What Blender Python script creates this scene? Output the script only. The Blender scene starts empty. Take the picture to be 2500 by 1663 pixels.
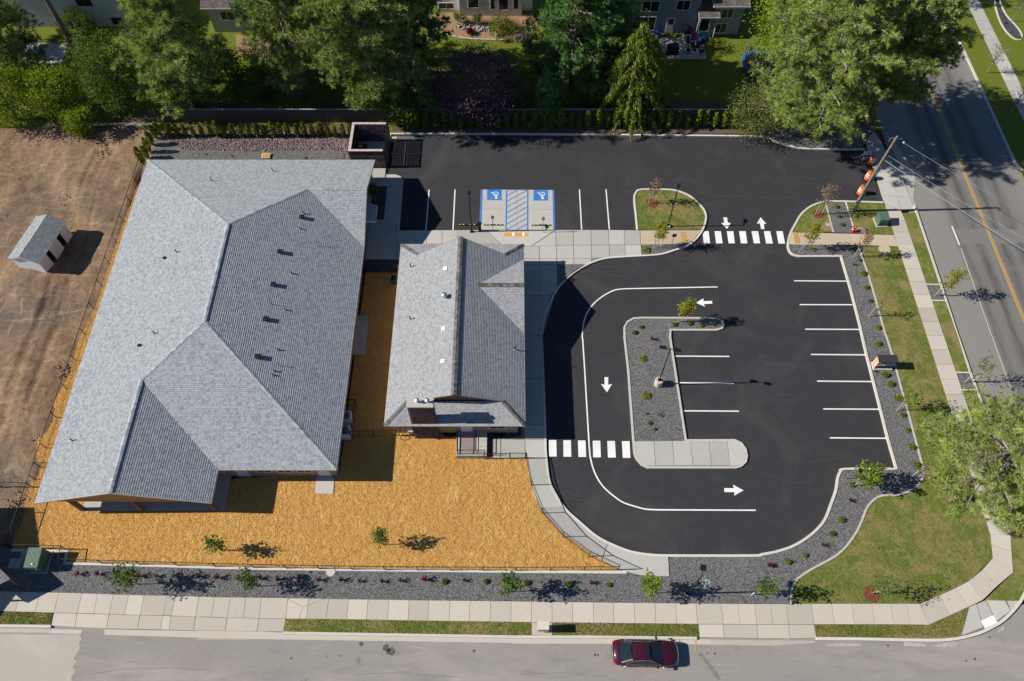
import bpy, math, random
import numpy as np
from mathutils import Vector, Matrix

# ------------------------------------------------------------------ camera, sky, sun, exposure
scene = bpy.context.scene
COL = scene.collection
CAM_H, CAM_TILT, CAM_F = 60.8, math.radians(31.0), 1880.0      # metres, angle off the plumb line, focal length in px of a 2500 px wide frame
cam_d = bpy.data.cameras.new('camera'); cam = bpy.data.objects.new('camera', cam_d); COL.objects.link(cam)
cam_d.sensor_width = 36.0; cam_d.lens = CAM_F / 2500 * 36.0; cam_d.clip_start = 0.5; cam_d.clip_end = 3000
cam.location = (0, 0, CAM_H); cam.rotation_euler = (CAM_TILT, 0, 0)
scene.camera = cam

SUN_EL, SUN_AZ = math.radians(34.6), math.radians(1.5)         # light travels towards +X
world = bpy.data.worlds.new('World'); scene.world = world; world.use_nodes = True
wn = world.node_tree; wn.nodes.clear()
wo = wn.nodes.new('ShaderNodeOutputWorld'); wb = wn.nodes.new('ShaderNodeBackground'); ws = wn.nodes.new('ShaderNodeTexSky')
ws.sky_type = 'NISHITA'; ws.sun_disc = False; ws.sun_elevation = SUN_EL; ws.sun_rotation = math.radians(-91.5)
ws.altitude = 600; ws.air_density = 1.0; ws.dust_density = 0.0; ws.ozone_density = 6.0
wb.inputs[1].default_value = 0.06
wn.links.new(ws.outputs[0], wb.inputs[0]); wn.links.new(wb.outputs[0], wo.inputs[0])
sun_d = bpy.data.lights.new('sun', 'SUN'); sun_d.energy = 4.6; sun_d.angle = math.radians(0.5); sun_d.color = (1.0, 0.945, 0.86)
sun = bpy.data.objects.new('sun', sun_d); COL.objects.link(sun)
sdir = Vector((math.cos(SUN_EL) * math.cos(SUN_AZ), math.cos(SUN_EL) * math.sin(SUN_AZ), -math.sin(SUN_EL)))
sun.rotation_euler = sdir.to_track_quat('-Z', 'Y').to_euler(); sun.location = (-60, 30, 60)
vs = scene.view_settings
vs.view_transform = 'Standard'; vs.look = 'None'; vs.exposure = 0.55; vs.gamma = 1.0; vs.use_curve_mapping = False
try:
    scene.cycles.max_bounces = 6; scene.cycles.diffuse_bounces = 3; scene.cycles.glossy_bounces = 2
    scene.cycles.transmission_bounces = 2; scene.cycles.transparent_max_bounces = 6
except Exception: pass

# ------------------------------------------------------------------ survey: plan points measured on the photograph, laid on level planes of the site
ct, st = math.cos(CAM_TILT), math.sin(CAM_TILT)
def at(px, py, z=0.0):
    u = (px - 1250) / CAM_F; v = -(py - 831.5) / CAM_F
    d = (u, st + v * ct, -ct + v * st); t = (z - CAM_H) / d[2]
    return Vector((d[0] * t, d[1] * t, z))
TILE = {r + c: (620 * int(c), 400 if r == 'b' else 820 if r == 'c' else 1240 if r == 'd' else 0) for r in 'abcd' for c in '0123'}
def S1(k, x, y, z=0.0):
    o = TILE[k]; return at(o[0] + x / 3.683, o[1] + y / 3.683, z)
def S(spec, z=0.0):                      # 'b2 1,2 3,4 c2 5,6' -> list of (x, y) metres
    out = []; k = None
    for tok in spec.split():
        if ',' in tok:
            x, y = tok.split(','); p = S1(k, float(x), float(y), z); out.append((p.x, p.y))
        else: k = tok
    return out
R3 = lambda x, y, z=0.0: at(1100 + x / 7.84, 440 + y / 7.84, z)

# ------------------------------------------------------------------ helpers
RND = random.Random(7)
def smooth(pts, n=5, closed=False):
    P = [Vector(p) for p in pts]; out = []; N = len(P)
    rng = range(N if closed else N - 1)
    for i in rng:
        p0 = P[(i - 1) % N] if (closed or i > 0) else P[0]; p1 = P[i]; p2 = P[(i + 1) % N]
        p3 = P[(i + 2) % N] if (closed or i + 2 < N) else P[-1]
        for j in range(n):
            t = j / n
            out.append(tuple(0.5 * ((2 * p1) + (p2 - p0) * t + (2 * p0 - 5 * p1 + 4 * p2 - p3) * t * t + (3 * p1 - p0 - 3 * p2 + p3) * t ** 3)))
    if not closed: out.append(tuple(P[-1]))
    return out
def area2(p): return sum(p[i][0] * p[(i + 1) % len(p)][1] - p[(i + 1) % len(p)][0] * p[i][1] for i in range(len(p)))
def inside(x, y, poly):
    c = False; j = len(poly) - 1
    for i in range(len(poly)):
        xi, yi = poly[i][0], poly[i][1]; xj, yj = poly[j][0], poly[j][1]
        if (yi > y) != (yj > y) and x < (xj - xi) * (y - yi) / (yj - yi) + xi: c = not c
        j = i
    return c
def wloc(o):
    v = Vector((0, 0, 0))
    while o is not None: v += o.location; o = o.parent
    return v
class MB:
    def __init__(s): s.v = []; s.f = []; s.uv = []
    def add(s, vs_, fs):
        n = len(s.v); s.v += [tuple(v) for v in vs_]; s.f += [tuple(i + n for i in f) for f in fs]; return s
    def box(s, x0, y0, z0, x1, y1, z1):
        return s.add([(x0, y0, z0), (x1, y0, z0), (x1, y1, z0), (x0, y1, z0), (x0, y0, z1), (x1, y0, z1), (x1, y1, z1), (x0, y1, z1)],
                     [(0, 3, 2, 1), (4, 5, 6, 7), (0, 1, 5, 4), (1, 2, 6, 5), (2, 3, 7, 6), (3, 0, 4, 7)])
    def obox(s, c, size, rz=0.0, rx=0.0, ry=0.0):
        m = Matrix.Translation(Vector(c)) @ Matrix.Rotation(rz, 4, 'Z') @ Matrix.Rotation(ry, 4, 'Y') @ Matrix.Rotation(rx, 4, 'X')
        a, b, d = size[0] / 2, size[1] / 2, size[2] / 2
        vv = [m @ Vector(q) for q in ((-a, -b, -d), (a, -b, -d), (a, b, -d), (-a, b, -d), (-a, -b, d), (a, -b, d), (a, b, d), (-a, b, d))]
        return s.add(vv, [(0, 3, 2, 1), (4, 5, 6, 7), (0, 1, 5, 4), (1, 2, 6, 5), (2, 3, 7, 6), (3, 0, 4, 7)])
    def bar(s, p, q, w, h=None):          # square bar between two points
        p = Vector(p); q = Vector(q); d = q - p; L = d.length
        if L < 1e-6: return s
        d /= L; up = Vector((0, 0, 1)) if abs(d.z) < 0.95 else Vector((0, 1, 0))
        a = d.cross(up).normalized() * (w / 2); b = a.cross(d).normalized() * ((h or w) / 2)
        return s.add([p - a - b, p + a - b, p + a + b, p - a + b, q - a - b, q + a - b, q + a + b, q - a + b],
                     [(0, 3, 2, 1), (4, 5, 6, 7), (0, 1, 5, 4), (1, 2, 6, 5), (2, 3, 7, 6), (3, 0, 4, 7)])
    def prism(s, poly, z0, z1):
        p = list(poly)
        if area2(p) < 0: p.reverse()
        n = len(p)
        return s.add([(x[0], x[1], z0) for x in p] + [(x[0], x[1], z1) for x in p],
                     [tuple(range(n - 1, -1, -1)), tuple(range(n, 2 * n))] + [(i, (i + 1) % n, n + (i + 1) % n, n + i) for i in range(n)])
    def tube(s, pts, rad, n=6):
        P = [Vector(p) for p in pts]; m = len(P); vv = []
        for i, p in enumerate(P):
            d = (P[min(i + 1, m - 1)] - P[max(i - 1, 0)])
            d = d.normalized() if d.length > 1e-6 else Vector((0, 0, 1))
            up = Vector((0, 0, 1)) if abs(d.z) < 0.9 else Vector((0, 1, 0))
            a = d.cross(up).normalized(); b = a.cross(d); r = rad[i] if hasattr(rad, '__len__') else rad
            vv += [p + (a * math.cos(2 * math.pi * k / n) + b * math.sin(2 * math.pi * k / n)) * r for k in range(n)]
        ff = [(i * n + k, i * n + (k + 1) % n, (i + 1) * n + (k + 1) % n, (i + 1) * n + k) for i in range(m - 1) for k in range(n)]
        ff += [tuple(range(n - 1, -1, -1)), tuple(range((m - 1) * n, m * n))]
        return s.add(vv, ff)
    def lathe(s, prof, c=(0, 0, 0), n=16, cap=True):
        vv = [(c[0] + r * math.cos(2 * math.pi * k / n), c[1] + r * math.sin(2 * math.pi * k / n), c[2] + z) for r, z in prof for k in range(n)]
        m = len(prof)
        ff = [(i * n + k, i * n + (k + 1) % n, (i + 1) * n + (k + 1) % n, (i + 1) * n + k) for i in range(m - 1) for k in range(n)]
        if cap: ff += [tuple(range(n - 1, -1, -1)), tuple(range((m - 1) * n, m * n))]
        return s.add(vv, ff)
    def ribbon(s, path, w, z0, z1, closed=False):     # box-section sweep along a plan path
        P = [Vector((p[0], p[1])) for p in path]; n = len(P); L = []; Rr = []
        for i in range(n):
            a = P[i - 1] if (closed or i) else None; b = P[(i + 1) % n] if (closed or i < n - 1) else None
            d1 = (P[i] - a).normalized() if a is not None and (P[i] - a).length > 1e-6 else None
            d2 = (b - P[i]).normalized() if b is not None and (b - P[i]).length > 1e-6 else None
            d1 = d1 or d2; d2 = d2 or d1
            n1 = Vector((-d1.y, d1.x)); n2 = Vector((-d2.y, d2.x)); m = (n1 + n2)
            m = m.normalized() if m.length > 1e-3 else n1
            k = min(1.6, 1 / max(0.3, m.dot(n1)))
            L.append(P[i] + m * (w / 2 * k)); Rr.append(P[i] - m * (w / 2 * k))
        vv = []
        for i in range(n):
            vv += [(L[i].x, L[i].y, z0), (L[i].x, L[i].y, z1), (Rr[i].x, Rr[i].y, z1), (Rr[i].x, Rr[i].y, z0)]
        ff = []
        for i in range(n if closed else n - 1):
            a = i * 4; b = ((i + 1) % n) * 4
            ff += [(a + 1, a + 2, b + 2, b + 1), (a, a + 1, b + 1, b), (a + 2, a + 3, b + 3, b + 2)]
        if not closed: ff += [(0, 3, 2, 1), ((n - 1) * 4, (n - 1) * 4 + 1, (n - 1) * 4 + 2, (n - 1) * 4 + 3)]
        return s.add(vv, ff)
    def build(s, name, mat, parent=None, local=False, smooth_=False):
        off = Vector((0, 0, 0)) if (local or parent is None) else wloc(parent)
        me = bpy.data.meshes.new(name)
        me.from_pydata([(v[0] - off.x, v[1] - off.y, v[2] - off.z) for v in s.v], [], s.f)
        me.materials.append(mat)
        if s.uv:
            ul = me.uv_layers.new(name='UVMap')
            flat = [c for f in s.uv for p in f for c in p]; ul.data.foreach_set('uv', flat)
        if smooth_: me.polygons.foreach_set('use_smooth', [True] * len(me.polygons))
        me.update()
        o = bpy.data.objects.new(name, me); COL.objects.link(o)
        if parent is not None: o.parent = parent
        return o
def trimesh(name, V, T, mat, parent=None, tint=None):
    V = np.asarray(V, dtype=np.float32); T = np.asarray(T, dtype=np.int32)
    me = bpy.data.meshes.new(name); me.vertices.add(len(V)); me.vertices.foreach_set('co', V.ravel())
    me.loops.add(T.size); me.loops.foreach_set('vertex_index', T.ravel())
    me.polygons.add(len(T)); me.polygons.foreach_set('loop_start', np.arange(0, T.size, T.shape[1], dtype=np.int32))
    me.materials.append(mat)
    if tint is not None:
        at_ = me.attributes.new('tint', 'FLOAT', 'FACE'); at_.data.foreach_set('value', np.asarray(tint, dtype=np.float32))
    me.update(calc_edges=True); me.validate()
    o = bpy.data.objects.new(name, me); COL.objects.link(o)
    if parent is not None: o.parent = parent
    return o
def tag(o, label=None, cat=None, group=None, kind=None):
    if label: o['label'] = label
    if cat: o['category'] = cat
    if group: o['group'] = group
    if kind: o['kind'] = kind
    return o
def thing(name, label, cat, loc=(0, 0, 0), rz=0.0, group=None):
    o = bpy.data.objects.new(name, None); COL.objects.link(o); o.location = loc; o.rotation_euler = (0, 0, rz); o.empty_display_size = 0.3
    return tag(o, label, cat, group)
KIDS = {}
def copy_tree(o, loc=None, rz=None, scale=None, label=None, group=None, parent=None):
    c = o.copy(); COL.objects.link(c)
    if parent is not None: c.parent = parent
    if loc is not None: c.location = loc
    if rz is not None: c.rotation_euler = (c.rotation_euler[0], c.rotation_euler[1], rz)
    if scale is not None: c.scale = scale if hasattr(scale, '__len__') else (scale,) * 3
    if label: c['label'] = label
    if group: c['group'] = group
    for ch in list(o.children): copy_tree(ch, parent=c)
    return c
def struct(o): o['kind'] = 'structure'; return o

# ------------------------------------------------------------------ materials
def nodes(name):
    m = bpy.data.materials.new(name); m.use_nodes = True; nt = m.node_tree; b = nt.nodes['Principled BSDF']
    b.inputs['Specular IOR Level'].default_value = 0.25
    return m, nt, b
def nd(nt, t, **kw):
    n = nt.nodes.new(t)
    for k, v in kw.items():
        if k.startswith('_'): setattr(n, k[1:], v)
        else:
            key = int(k[1:]) if k[0] == 'i' and k[1:].isdigit() else k
            if hasattr(v, 'is_linked') or hasattr(v, 'links'): nt.links.new(v, n.inputs[key])
            else: n.inputs[key].default_value = v
    return n
def col(c): return (c[0], c[1], c[2], 1.0)
def coord(nt, kind='pos'):
    if kind == 'pos': return nd(nt, 'ShaderNodeNewGeometry').outputs['Position']
    return nd(nt, 'ShaderNodeTexCoord').outputs['UV' if kind == 'uv' else 'Object']
def noise(nt, vec, scale, detail=4, rough=0.55, dist=0.0):
    n = nd(nt, 'ShaderNodeTexNoise', Scale=scale, Detail=detail, Roughness=rough, Distortion=dist); nt.links.new(vec, n.inputs['Vector']); return n.outputs['Fac']
def voro(nt, vec, scale, out='Color', rnd=1.0):
    n = nd(nt, 'ShaderNodeTexVoronoi', Scale=scale, Randomness=rnd); nt.links.new(vec, n.inputs['Vector']); return n.outputs[out]
def ramp(nt, fac, stops):
    r = nt.nodes.new('ShaderNodeValToRGB'); nt.links.new(fac, r.inputs[0]); e = r.color_ramp.elements
    while len(e) < len(stops): e.new(0.5)
    for i, (p, c) in enumerate(stops): e[i].position = p; e[i].color = col(c) if hasattr(c, '__len__') else (c, c, c, 1)
    return r.outputs[0]
def mix(nt, fac, a, b, mode='MIX'):
    n = nt.nodes.new('ShaderNodeMix'); n.data_type = 'RGBA'; n.blend_type = mode
    for sock, v in ((n.inputs[0], fac), (n.inputs[6], a), (n.inputs[7], b)):
        if hasattr(v, 'links'): nt.links.new(v, sock)
        else: sock.default_value = col(v) if hasattr(v, '__len__') else v
    return n.outputs[2]
def scaled(nt, vec, s, rz=0.0):
    n = nd(nt, 'ShaderNodeMapping'); nt.links.new(vec, n.inputs[0]); n.inputs['Scale'].default_value = s; n.inputs['Rotation'].default_value = (0, 0, rz); return n.outputs[0]
def bump(nt, b, h, strength=0.5, dist=0.03):
    n = nd(nt, 'ShaderNodeBump', Strength=strength, Distance=dist); nt.links.new(h, n.inputs['Height']); nt.links.new(n.outputs[0], b.inputs['Normal'])
def simple(name, c, rough=0.7, var=0.12, scale=3.0, metal=0.0, kind='obj', bmp=0.0, spec=None):
    m, nt, b = nodes(name); v = coord(nt, kind); f = noise(nt, v, scale, 5, 0.6)
    lo = tuple(x * (1 - var) for x in c); hi = tuple(min(1, x * (1 + var)) for x in c)
    nt.links.new(ramp(nt, f, [(0.3, lo), (0.7, hi)]), b.inputs['Base Color'])
    b.inputs['Roughness'].default_value = rough; b.inputs['Metallic'].default_value = metal
    if spec is not None: b.inputs['Specular IOR Level'].default_value = spec
    if bmp: bump(nt, b, noise(nt, v, scale * 6, 4, 0.7), bmp, 0.02)
    return m
MT = {}
def mk_ground(name, fine, fine_scale, c_lo, c_hi, patches=(), bmp=0.3, bscale=30, rough=0.95, vor=False):
    m, nt, b = nodes(name); p = coord(nt, 'pos')
    if vor:
        f = nd(nt, 'ShaderNodeSeparateColor'); nt.links.new(voro(nt, p, fine_scale), f.inputs[0]); f = f.outputs[0]
    else: f = noise(nt, p, fine_scale, 6, 0.68)
    c = ramp(nt, f, [(fine[0], c_lo), (fine[1], c_hi)])
    for (sc, dist, lo, hi, pc, amt, stretch) in patches:
        q = scaled(nt, p, stretch) if stretch else p
        k = ramp(nt, noise(nt, q, sc, 5, 0.6, dist), [(lo, 0.0), (hi, amt)])
        c = mix(nt, k, c, pc)
    nt.links.new(c, b.inputs['Base Color']); b.inputs['Roughness'].default_value = rough
    if bmp:
        hgt = voro(nt, p, bscale, 'Distance') if vor else noise(nt, p, bscale, 4, 0.7)
        if name == 'mulch': ad = nd(nt, 'ShaderNodeMath', _operation='MULTIPLY_ADD', i1=5.0); nt.links.new(noise(nt, p, 1.7, 5, 0.65, 0.5), ad.inputs[0]); nt.links.new(hgt, ad.inputs[2]); hgt = ad.outputs[0]
        bump(nt, b, hgt, bmp, 0.06)
    MT[name] = m; return m
mk_ground('asphalt_new', (0.25, 0.8), 26, (0.022, 0.022, 0.025), (0.052, 0.051, 0.055),
          [(0.16, 1.5, 0.50, 0.75, (0.070, 0.067, 0.066), 0.6, None), (0.9, 3.0, 0.58, 0.80, (0.09, 0.085, 0.08), 0.28, (0.25, 1, 1)),
           (1.2, 4.0, 0.60, 0.80, (0.09, 0.082, 0.076), 0.28, (1, 0.2, 1))], 0.25, 40, 0.82)
mk_ground('street_worn', (0.2, 0.8), 14, (0.20, 0.183, 0.165), (0.345, 0.318, 0.288),
          [(0.13, 1.0, 0.46, 0.70, (0.40, 0.355, 0.30), 0.75, (0.5, 1.2, 1)), (0.5, 2.0, 0.52, 0.72, (0.175, 0.165, 0.155), 0.6, (0.25, 1, 1)),
           (1.3, 1.0, 0.66, 0.76, (0.12, 0.105, 0.09), 0.5, None), (0.8, 5.0, 0.62, 0.72, (0.43, 0.39, 0.33), 0.55, (0.12, 1, 1)), (0.22, 2.0, 0.55, 0.66, (0.26, 0.235, 0.21), 0.6, (0.4, 1, 1))], 0.25, 30)
mk_ground('gravel', (0.05, 0.95), 15, (0.068, 0.068, 0.070), (0.235, 0.230, 0.222), [(0.4, 1, 0.5, 0.75, (0.20, 0.19, 0.18), 0.35, None)], 0.9, 15, vor=True)
mk_ground('gravel_dark', (0.05, 0.95), 12, (0.030, 0.032, 0.04), (0.11, 0.11, 0.12), [], 0.9, 12, vor=True)
mk_ground('mulch', (0.0, 1.0), 15, (0.42, 0.205, 0.048), (0.68, 0.400, 0.118), [(0.16, 1.5, 0.42, 0.72, (0.48, 0.235, 0.06), 0.7, None), (1.3, 2, 0.58, 0.75, (0.36, 0.20, 0.07), 0.5, None), (0.45, 4, 0.58, 0.72, (0.70, 0.47, 0.19), 0.5, (1, 0.4, 1))], 0.8, 15, vor=True)
mk_ground('red_mulch', (0.0, 1.0), 16, (0.10, 0.032, 0.015), (0.27, 0.09, 0.045), [], 0.8, 16, vor=True)
mk_ground('lawn', (0.25, 0.75), 9, (0.058, 0.100, 0.012), (0.170, 0.205, 0.034),
          [(0.28, 1.5, 0.46, 0.62, (0.255, 0.200, 0.075), 0.85, None), (1.1, 2, 0.50, 0.68, (0.30, 0.235, 0.105), 0.75, None), (0.7, 1, 0.58, 0.72, (0.065, 0.115, 0.010), 0.7, None), (4.5, 1, 0.60, 0.75, (0.07, 0.10, 0.012), 0.5, None)], 0.9, 22)
mk_ground('lawn_lush', (0.25, 0.75), 10, (0.065, 0.090, 0.008), (0.185, 0.215, 0.018), [(0.8, 2, 0.55, 0.8, (0.17, 0.16, 0.03), 0.45, None)], 0.9, 24)
mk_ground('dirt', (0.25, 0.75), 2.6, (0.140, 0.084, 0.048), (0.310, 0.202, 0.122),
          [(0.09, 1.2, 0.46, 0.66, (0.125, 0.100, 0.078), 0.9, None), (0.45, 3.0, 0.54, 0.68, (0.32, 0.225, 0.130), 0.8, (0.25, 1, 1)), (0.35, 3.0, 0.56, 0.66, (0.30, 0.22, 0.14), 0.7, (1, 0.3, 1)),
           (0.8, 4.0, 0.58, 0.70, (0.075, 0.052, 0.034), 0.75, (0.4, 1.3, 1)), (2.6, 2, 0.62, 0.72, (0.38, 0.30, 0.22), 0.6, None), (5, 1, 0.66, 0.74, (0.055, 0.042, 0.03), 0.6, None)], 1.0, 5.0)
mk_ground('bed_earth', (0.2, 0.8), 6, (0.075, 0.050, 0.035), (0.19, 0.125, 0.085), [], 0.8, 12)
mk_ground('bark_bed', (0.2, 0.8), 6, (0.20, 0.115, 0.065), (0.40, 0.25, 0.15), [], 0.8, 12)
def mk_concrete(name, lo, hi, stain, amt):
    m, nt, b = nodes(name); p = coord(nt, 'pos')
    c = ramp(nt, noise(nt, p, 18, 6, 0.7), [(0.25, lo), (0.75, hi)])
    c = mix(nt, ramp(nt, noise(nt, p, 0.9, 5, 0.6, 1.5), [(0.50, 0.0), (0.75, amt)]), c, stain)
    c = mix(nt, ramp(nt, noise(nt, p, 2.4, 4, 0.6, 0.8), [(0.64, 0.0), (0.78, amt)]), c, tuple(x * 0.5 for x in stain))
    oi = nd(nt, 'ShaderNodeObjectInfo'); rr = nd(nt, 'ShaderNodeMapRange', i3=0.84, i4=1.08); nt.links.new(oi.outputs['Random'], rr.inputs[0])
    h = nd(nt, 'ShaderNodeHueSaturation'); nt.links.new(rr.outputs[0], h.inputs['Value']); nt.links.new(c, h.inputs['Color'])
    nt.links.new(h.outputs[0], b.inputs['Base Color']); b.inputs['Roughness'].default_value = 0.9
    bump(nt, b, noise(nt, p, 40, 3, 0.6), 0.12, 0.02); MT[name] = m
mk_concrete('concrete', (0.44, 0.395, 0.33), (0.56, 0.51, 0.435), (0.50, 0.40, 0.28), 0.5)
mk_concrete('concrete_grey', (0.40, 0.385, 0.345), (0.50, 0.485, 0.44), (0.36, 0.34, 0.30), 0.4)
mk_concrete('concrete_tan', (0.46, 0.37, 0.27), (0.57, 0.47, 0.35), (0.50, 0.36, 0.22), 0.4)
mk_concrete('kerb', (0.50, 0.465, 0.41), (0.62, 0.58, 0.52), (0.45, 0.37, 0.29), 0.5)
MT['joint'] = simple('joint', (0.22, 0.195, 0.165), 0.95, 0.2, 5, kind='pos')
def mk_road():
    m, nt, b = nodes('road_east'); p = coord(nt, 'pos')
    c = ramp(nt, noise(nt, p, 16, 6, 0.7), [(0.25, (0.175, 0.163, 0.146)), (0.75, (0.300, 0.282, 0.255))])
    sx = nd(nt, 'ShaderNodeSeparateXYZ'); nt.links.new(p, sx.inputs[0])
    wob = nd(nt, 'ShaderNodeMath', _operation='MULTIPLY_ADD', i1=0.7, i2=-0.35); nt.links.new(noise(nt, scaled(nt, p, (0.3, 0.12, 1)), 1.0, 3, 0.6), wob.inputs[0])
    xa = nd(nt, 'ShaderNodeMath', _operation='ADD'); nt.links.new(sx.outputs[0], xa.inputs[0]); nt.links.new(wob.outputs[0], xa.inputs[1])
    mr = nd(nt, 'ShaderNodeMapRange', i1=41.4, i2=53.8); nt.links.new(xa.outputs[0], mr.inputs[0])
    k = ramp(nt, mr.outputs[0], [(0.0, 0.05), (0.22, 0.08), (0.28, 0.75), (0.33, 0.45), (0.37, 0.50), (0.42, 0.95), (0.47, 0.45), (0.55, 0.40), (0.60, 0.9), (0.66, 0.45), (0.74, 0.85), (0.80, 0.35), (0.88, 0.25), (1.0, 0.1)])
    k2 = mix(nt, k, (0, 0, 0), ramp(nt, noise(nt, scaled(nt, p, (1.8, 0.16, 1)), 1.2, 6, 0.75), [(0.25, 0.35), (0.55, 1.0)]))
    c = mix(nt, k2, c, (0.075, 0.073, 0.072))
    c = mix(nt, ramp(nt, noise(nt, p, 0.35, 4, 0.6, 1), [(0.55, 0), (0.8, 0.35)]), c, (0.26, 0.24, 0.21))
    nt.links.new(c, b.inputs['Base Color']); b.inputs['Roughness'].default_value = 0.92; bump(nt, b, noise(nt, p, 30, 3, 0.7), 0.2, 0.03); MT['road_east'] = m
mk_road()
def mk_shingle(name, c1, c2, dark, tab=0.30, row=0.145):
    m, nt, b = nodes(name); uv = coord(nt, 'uv')
    br = nd(nt, 'ShaderNodeTexBrick', Color1=col(c1), Color2=col(c2), Mortar=col(dark), Scale=1.0)
    br.inputs['Mortar Size'].default_value = 0.006; br.inputs['Brick Width'].default_value = tab; br.inputs['Row Height'].default_value = row
    br.inputs['Bias'].default_value = -0.05; br.offset = 0.37; br.offset_frequency = 2; nt.links.new(uv, br.inputs['Vector'])
    w = nd(nt, 'ShaderNodeTexWhiteNoise', _noise_dimensions='2D')
    sn = nd(nt, 'ShaderNodeVectorMath', _operation='SNAP'); nt.links.new(uv, sn.inputs[0]); sn.inputs[1].default_value = (tab * 0.5, row, 1); nt.links.new(sn.outputs[0], w.inputs['Vector'])
    c = mix(nt, ramp(nt, w.outputs['Value'], [(0.0, 0.0), (0.70, 0.0), (0.76, 0.40), (1.0, 0.55)]), br.outputs['Color'], dark)
    c = mix(nt, ramp(nt, noise(nt, uv, 0.35, 4, 0.6, 0.6), [(0.4, 0), (0.7, 0.12)]), c, tuple(x * 1.1 for x in c2))
    c = mix(nt, ramp(nt, noise(nt, uv, 40, 2, 0.6), [(0.3, 0.0), (0.7, 0.35)]), c, tuple(x * 0.7 for x in c1))
    nt.links.new(c, b.inputs['Base Color']); b.inputs['Roughness'].default_value = 0.9
    bump(nt, b, br.outputs['Fac'], -0.35, 0.012); MT[name] = m
mk_shingle('shingle_blue', (0.29, 0.312, 0.33), (0.40, 0.424, 0.44), (0.13, 0.147, 0.165), 0.30, 0.17)
mk_shingle('shingle_grey', (0.30, 0.307, 0.315), (0.395, 0.402, 0.41), (0.16, 0.165, 0.175), 0.30)
mk_shingle('shingle_old', (0.11, 0.09, 0.075), (0.21, 0.18, 0.15), (0.05, 0.04, 0.035), 0.33)
def mk_leaf(name, lo, hi, trans=0.3, scale=1.2, dark=None):
    m = bpy.data.materials.new(name); m.use_nodes = True; nt = m.node_tree; nt.nodes.clear()
    out = nd(nt, 'ShaderNodeOutputMaterial'); a = nd(nt, 'ShaderNodeAttribute', _attribute_name='tint')
    p = coord(nt, 'obj'); f = noise(nt, p, scale, 3, 0.6)
    mx = nd(nt, 'ShaderNodeMath', _operation='ADD'); nt.links.new(a.outputs['Fac'], mx.inputs[0]); nt.links.new(f, mx.inputs[1])
    hf = nd(nt, 'ShaderNodeMath', _operation='MULTIPLY', i1=0.5); nt.links.new(mx.outputs[0], hf.inputs[0])
    c = ramp(nt, hf.outputs[0], [(0.2, lo), (0.75, hi)])
    oi = nd(nt, 'ShaderNodeObjectInfo'); rr = nd(nt, 'ShaderNodeMapRange', i3=0.85, i4=1.15); nt.links.new(oi.outputs['Random'], rr.inputs[0])
    h = nd(nt, 'ShaderNodeHueSaturation'); nt.links.new(rr.outputs[0], h.inputs['Value']); nt.links.new(c, h.inputs['Color'])
    d = nd(nt, 'ShaderNodeBsdfDiffuse'); t = nd(nt, 'ShaderNodeBsdfTranslucent'); s = nd(nt, 'ShaderNodeMixShader', i0=trans)
    nt.links.new(h.outputs[0], d.inputs[0]); nt.links.new(h.outputs[0], t.inputs[0]); nt.links.new(d.outputs[0], s.inputs[1]); nt.links.new(t.outputs[0], s.inputs[2])
    nt.links.new(s.outputs[0], out.inputs[0]); MT[name] = m
mk_leaf('needles', (0.038, 0.088, 0.022), (0.40, 0.49, 0.12), 0.25, 0.9)
mk_leaf('needles_dark', (0.022, 0.080, 0.024), (0.20, 0.36, 0.09), 0.2, 0.9)
mk_leaf('needles_light', (0.07, 0.125, 0.025), (0.46, 0.53, 0.15), 0.25, 0.9)
MT['limb'] = simple('limb', (0.27, 0.22, 0.18), 0.9, 0.3, 6)
mk_leaf('cedar', (0.030, 0.080, 0.014), (0.34, 0.40, 0.07), 0.3, 1.2)
mk_leaf('leaf_bright', (0.085, 0.150, 0.012), (0.29, 0.37, 0.035), 0.4, 0.8)
mk_leaf('leaf_mid', (0.045, 0.090, 0.016), (0.15, 0.24, 0.04), 0.35, 0.8)
mk_leaf('leaf_olive', (0.085, 0.115, 0.03), (0.25, 0.27, 0.085), 0.3, 0.8)
mk_leaf('leaf_plum', (0.035, 0.016, 0.028), (0.16, 0.085, 0.12), 0.2, 0.9)
mk_leaf('leaf_red', (0.085, 0.010, 0.016), (0.20, 0.030, 0.040), 0.25, 2)
mk_leaf('leaf_yellow', (0.17, 0.17, 0.012), (0.36, 0.33, 0.030), 0.35, 2)
mk_leaf('leaf_lime', (0.085, 0.135, 0.010), (0.20, 0.255, 0.022), 0.35, 2)
mk_leaf('leaf_brown', (0.15, 0.085, 0.04), (0.38, 0.23, 0.12), 0.3, 2)
mk_leaf('arborvitae', (0.055, 0.095, 0.010), (0.26, 0.30, 0.03), 0.25, 3)
MT['bark'] = simple('bark', (0.14, 0.095, 0.07), 0.95, 0.45, 6, bmp=0.5)
MT['bark_grey'] = simple('bark_grey', (0.25, 0.215, 0.18), 0.95, 0.35, 8)
MT['stake'] = simple('stake', (0.50, 0.42, 0.32), 0.9, 0.2, 6)
def worn_paint(name, c, under, lo=0.60, hi=0.74, amt=0.55):
    m, nt, b = nodes(name); p = coord(nt, 'pos'); k = ramp(nt, noise(nt, p, 5.5, 6, 0.72, 0.6), [(lo, 0.0), (hi, amt)])
    k2 = ramp(nt, noise(nt, p, 0.7, 3, 0.6), [(0.35, 0.0), (0.75, 0.22)])
    nt.links.new(mix(nt, k2, mix(nt, k, c, under), under), b.inputs['Base Color']); b.inputs['Roughness'].default_value = 0.8; MT[name] = m
worn_paint('white_paint', (0.80, 0.80, 0.78), (0.16, 0.155, 0.15))
worn_paint('blue_paint', (0.022, 0.165, 0.50), (0.30, 0.32, 0.34), 0.62, 0.78, 0.4)
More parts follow.
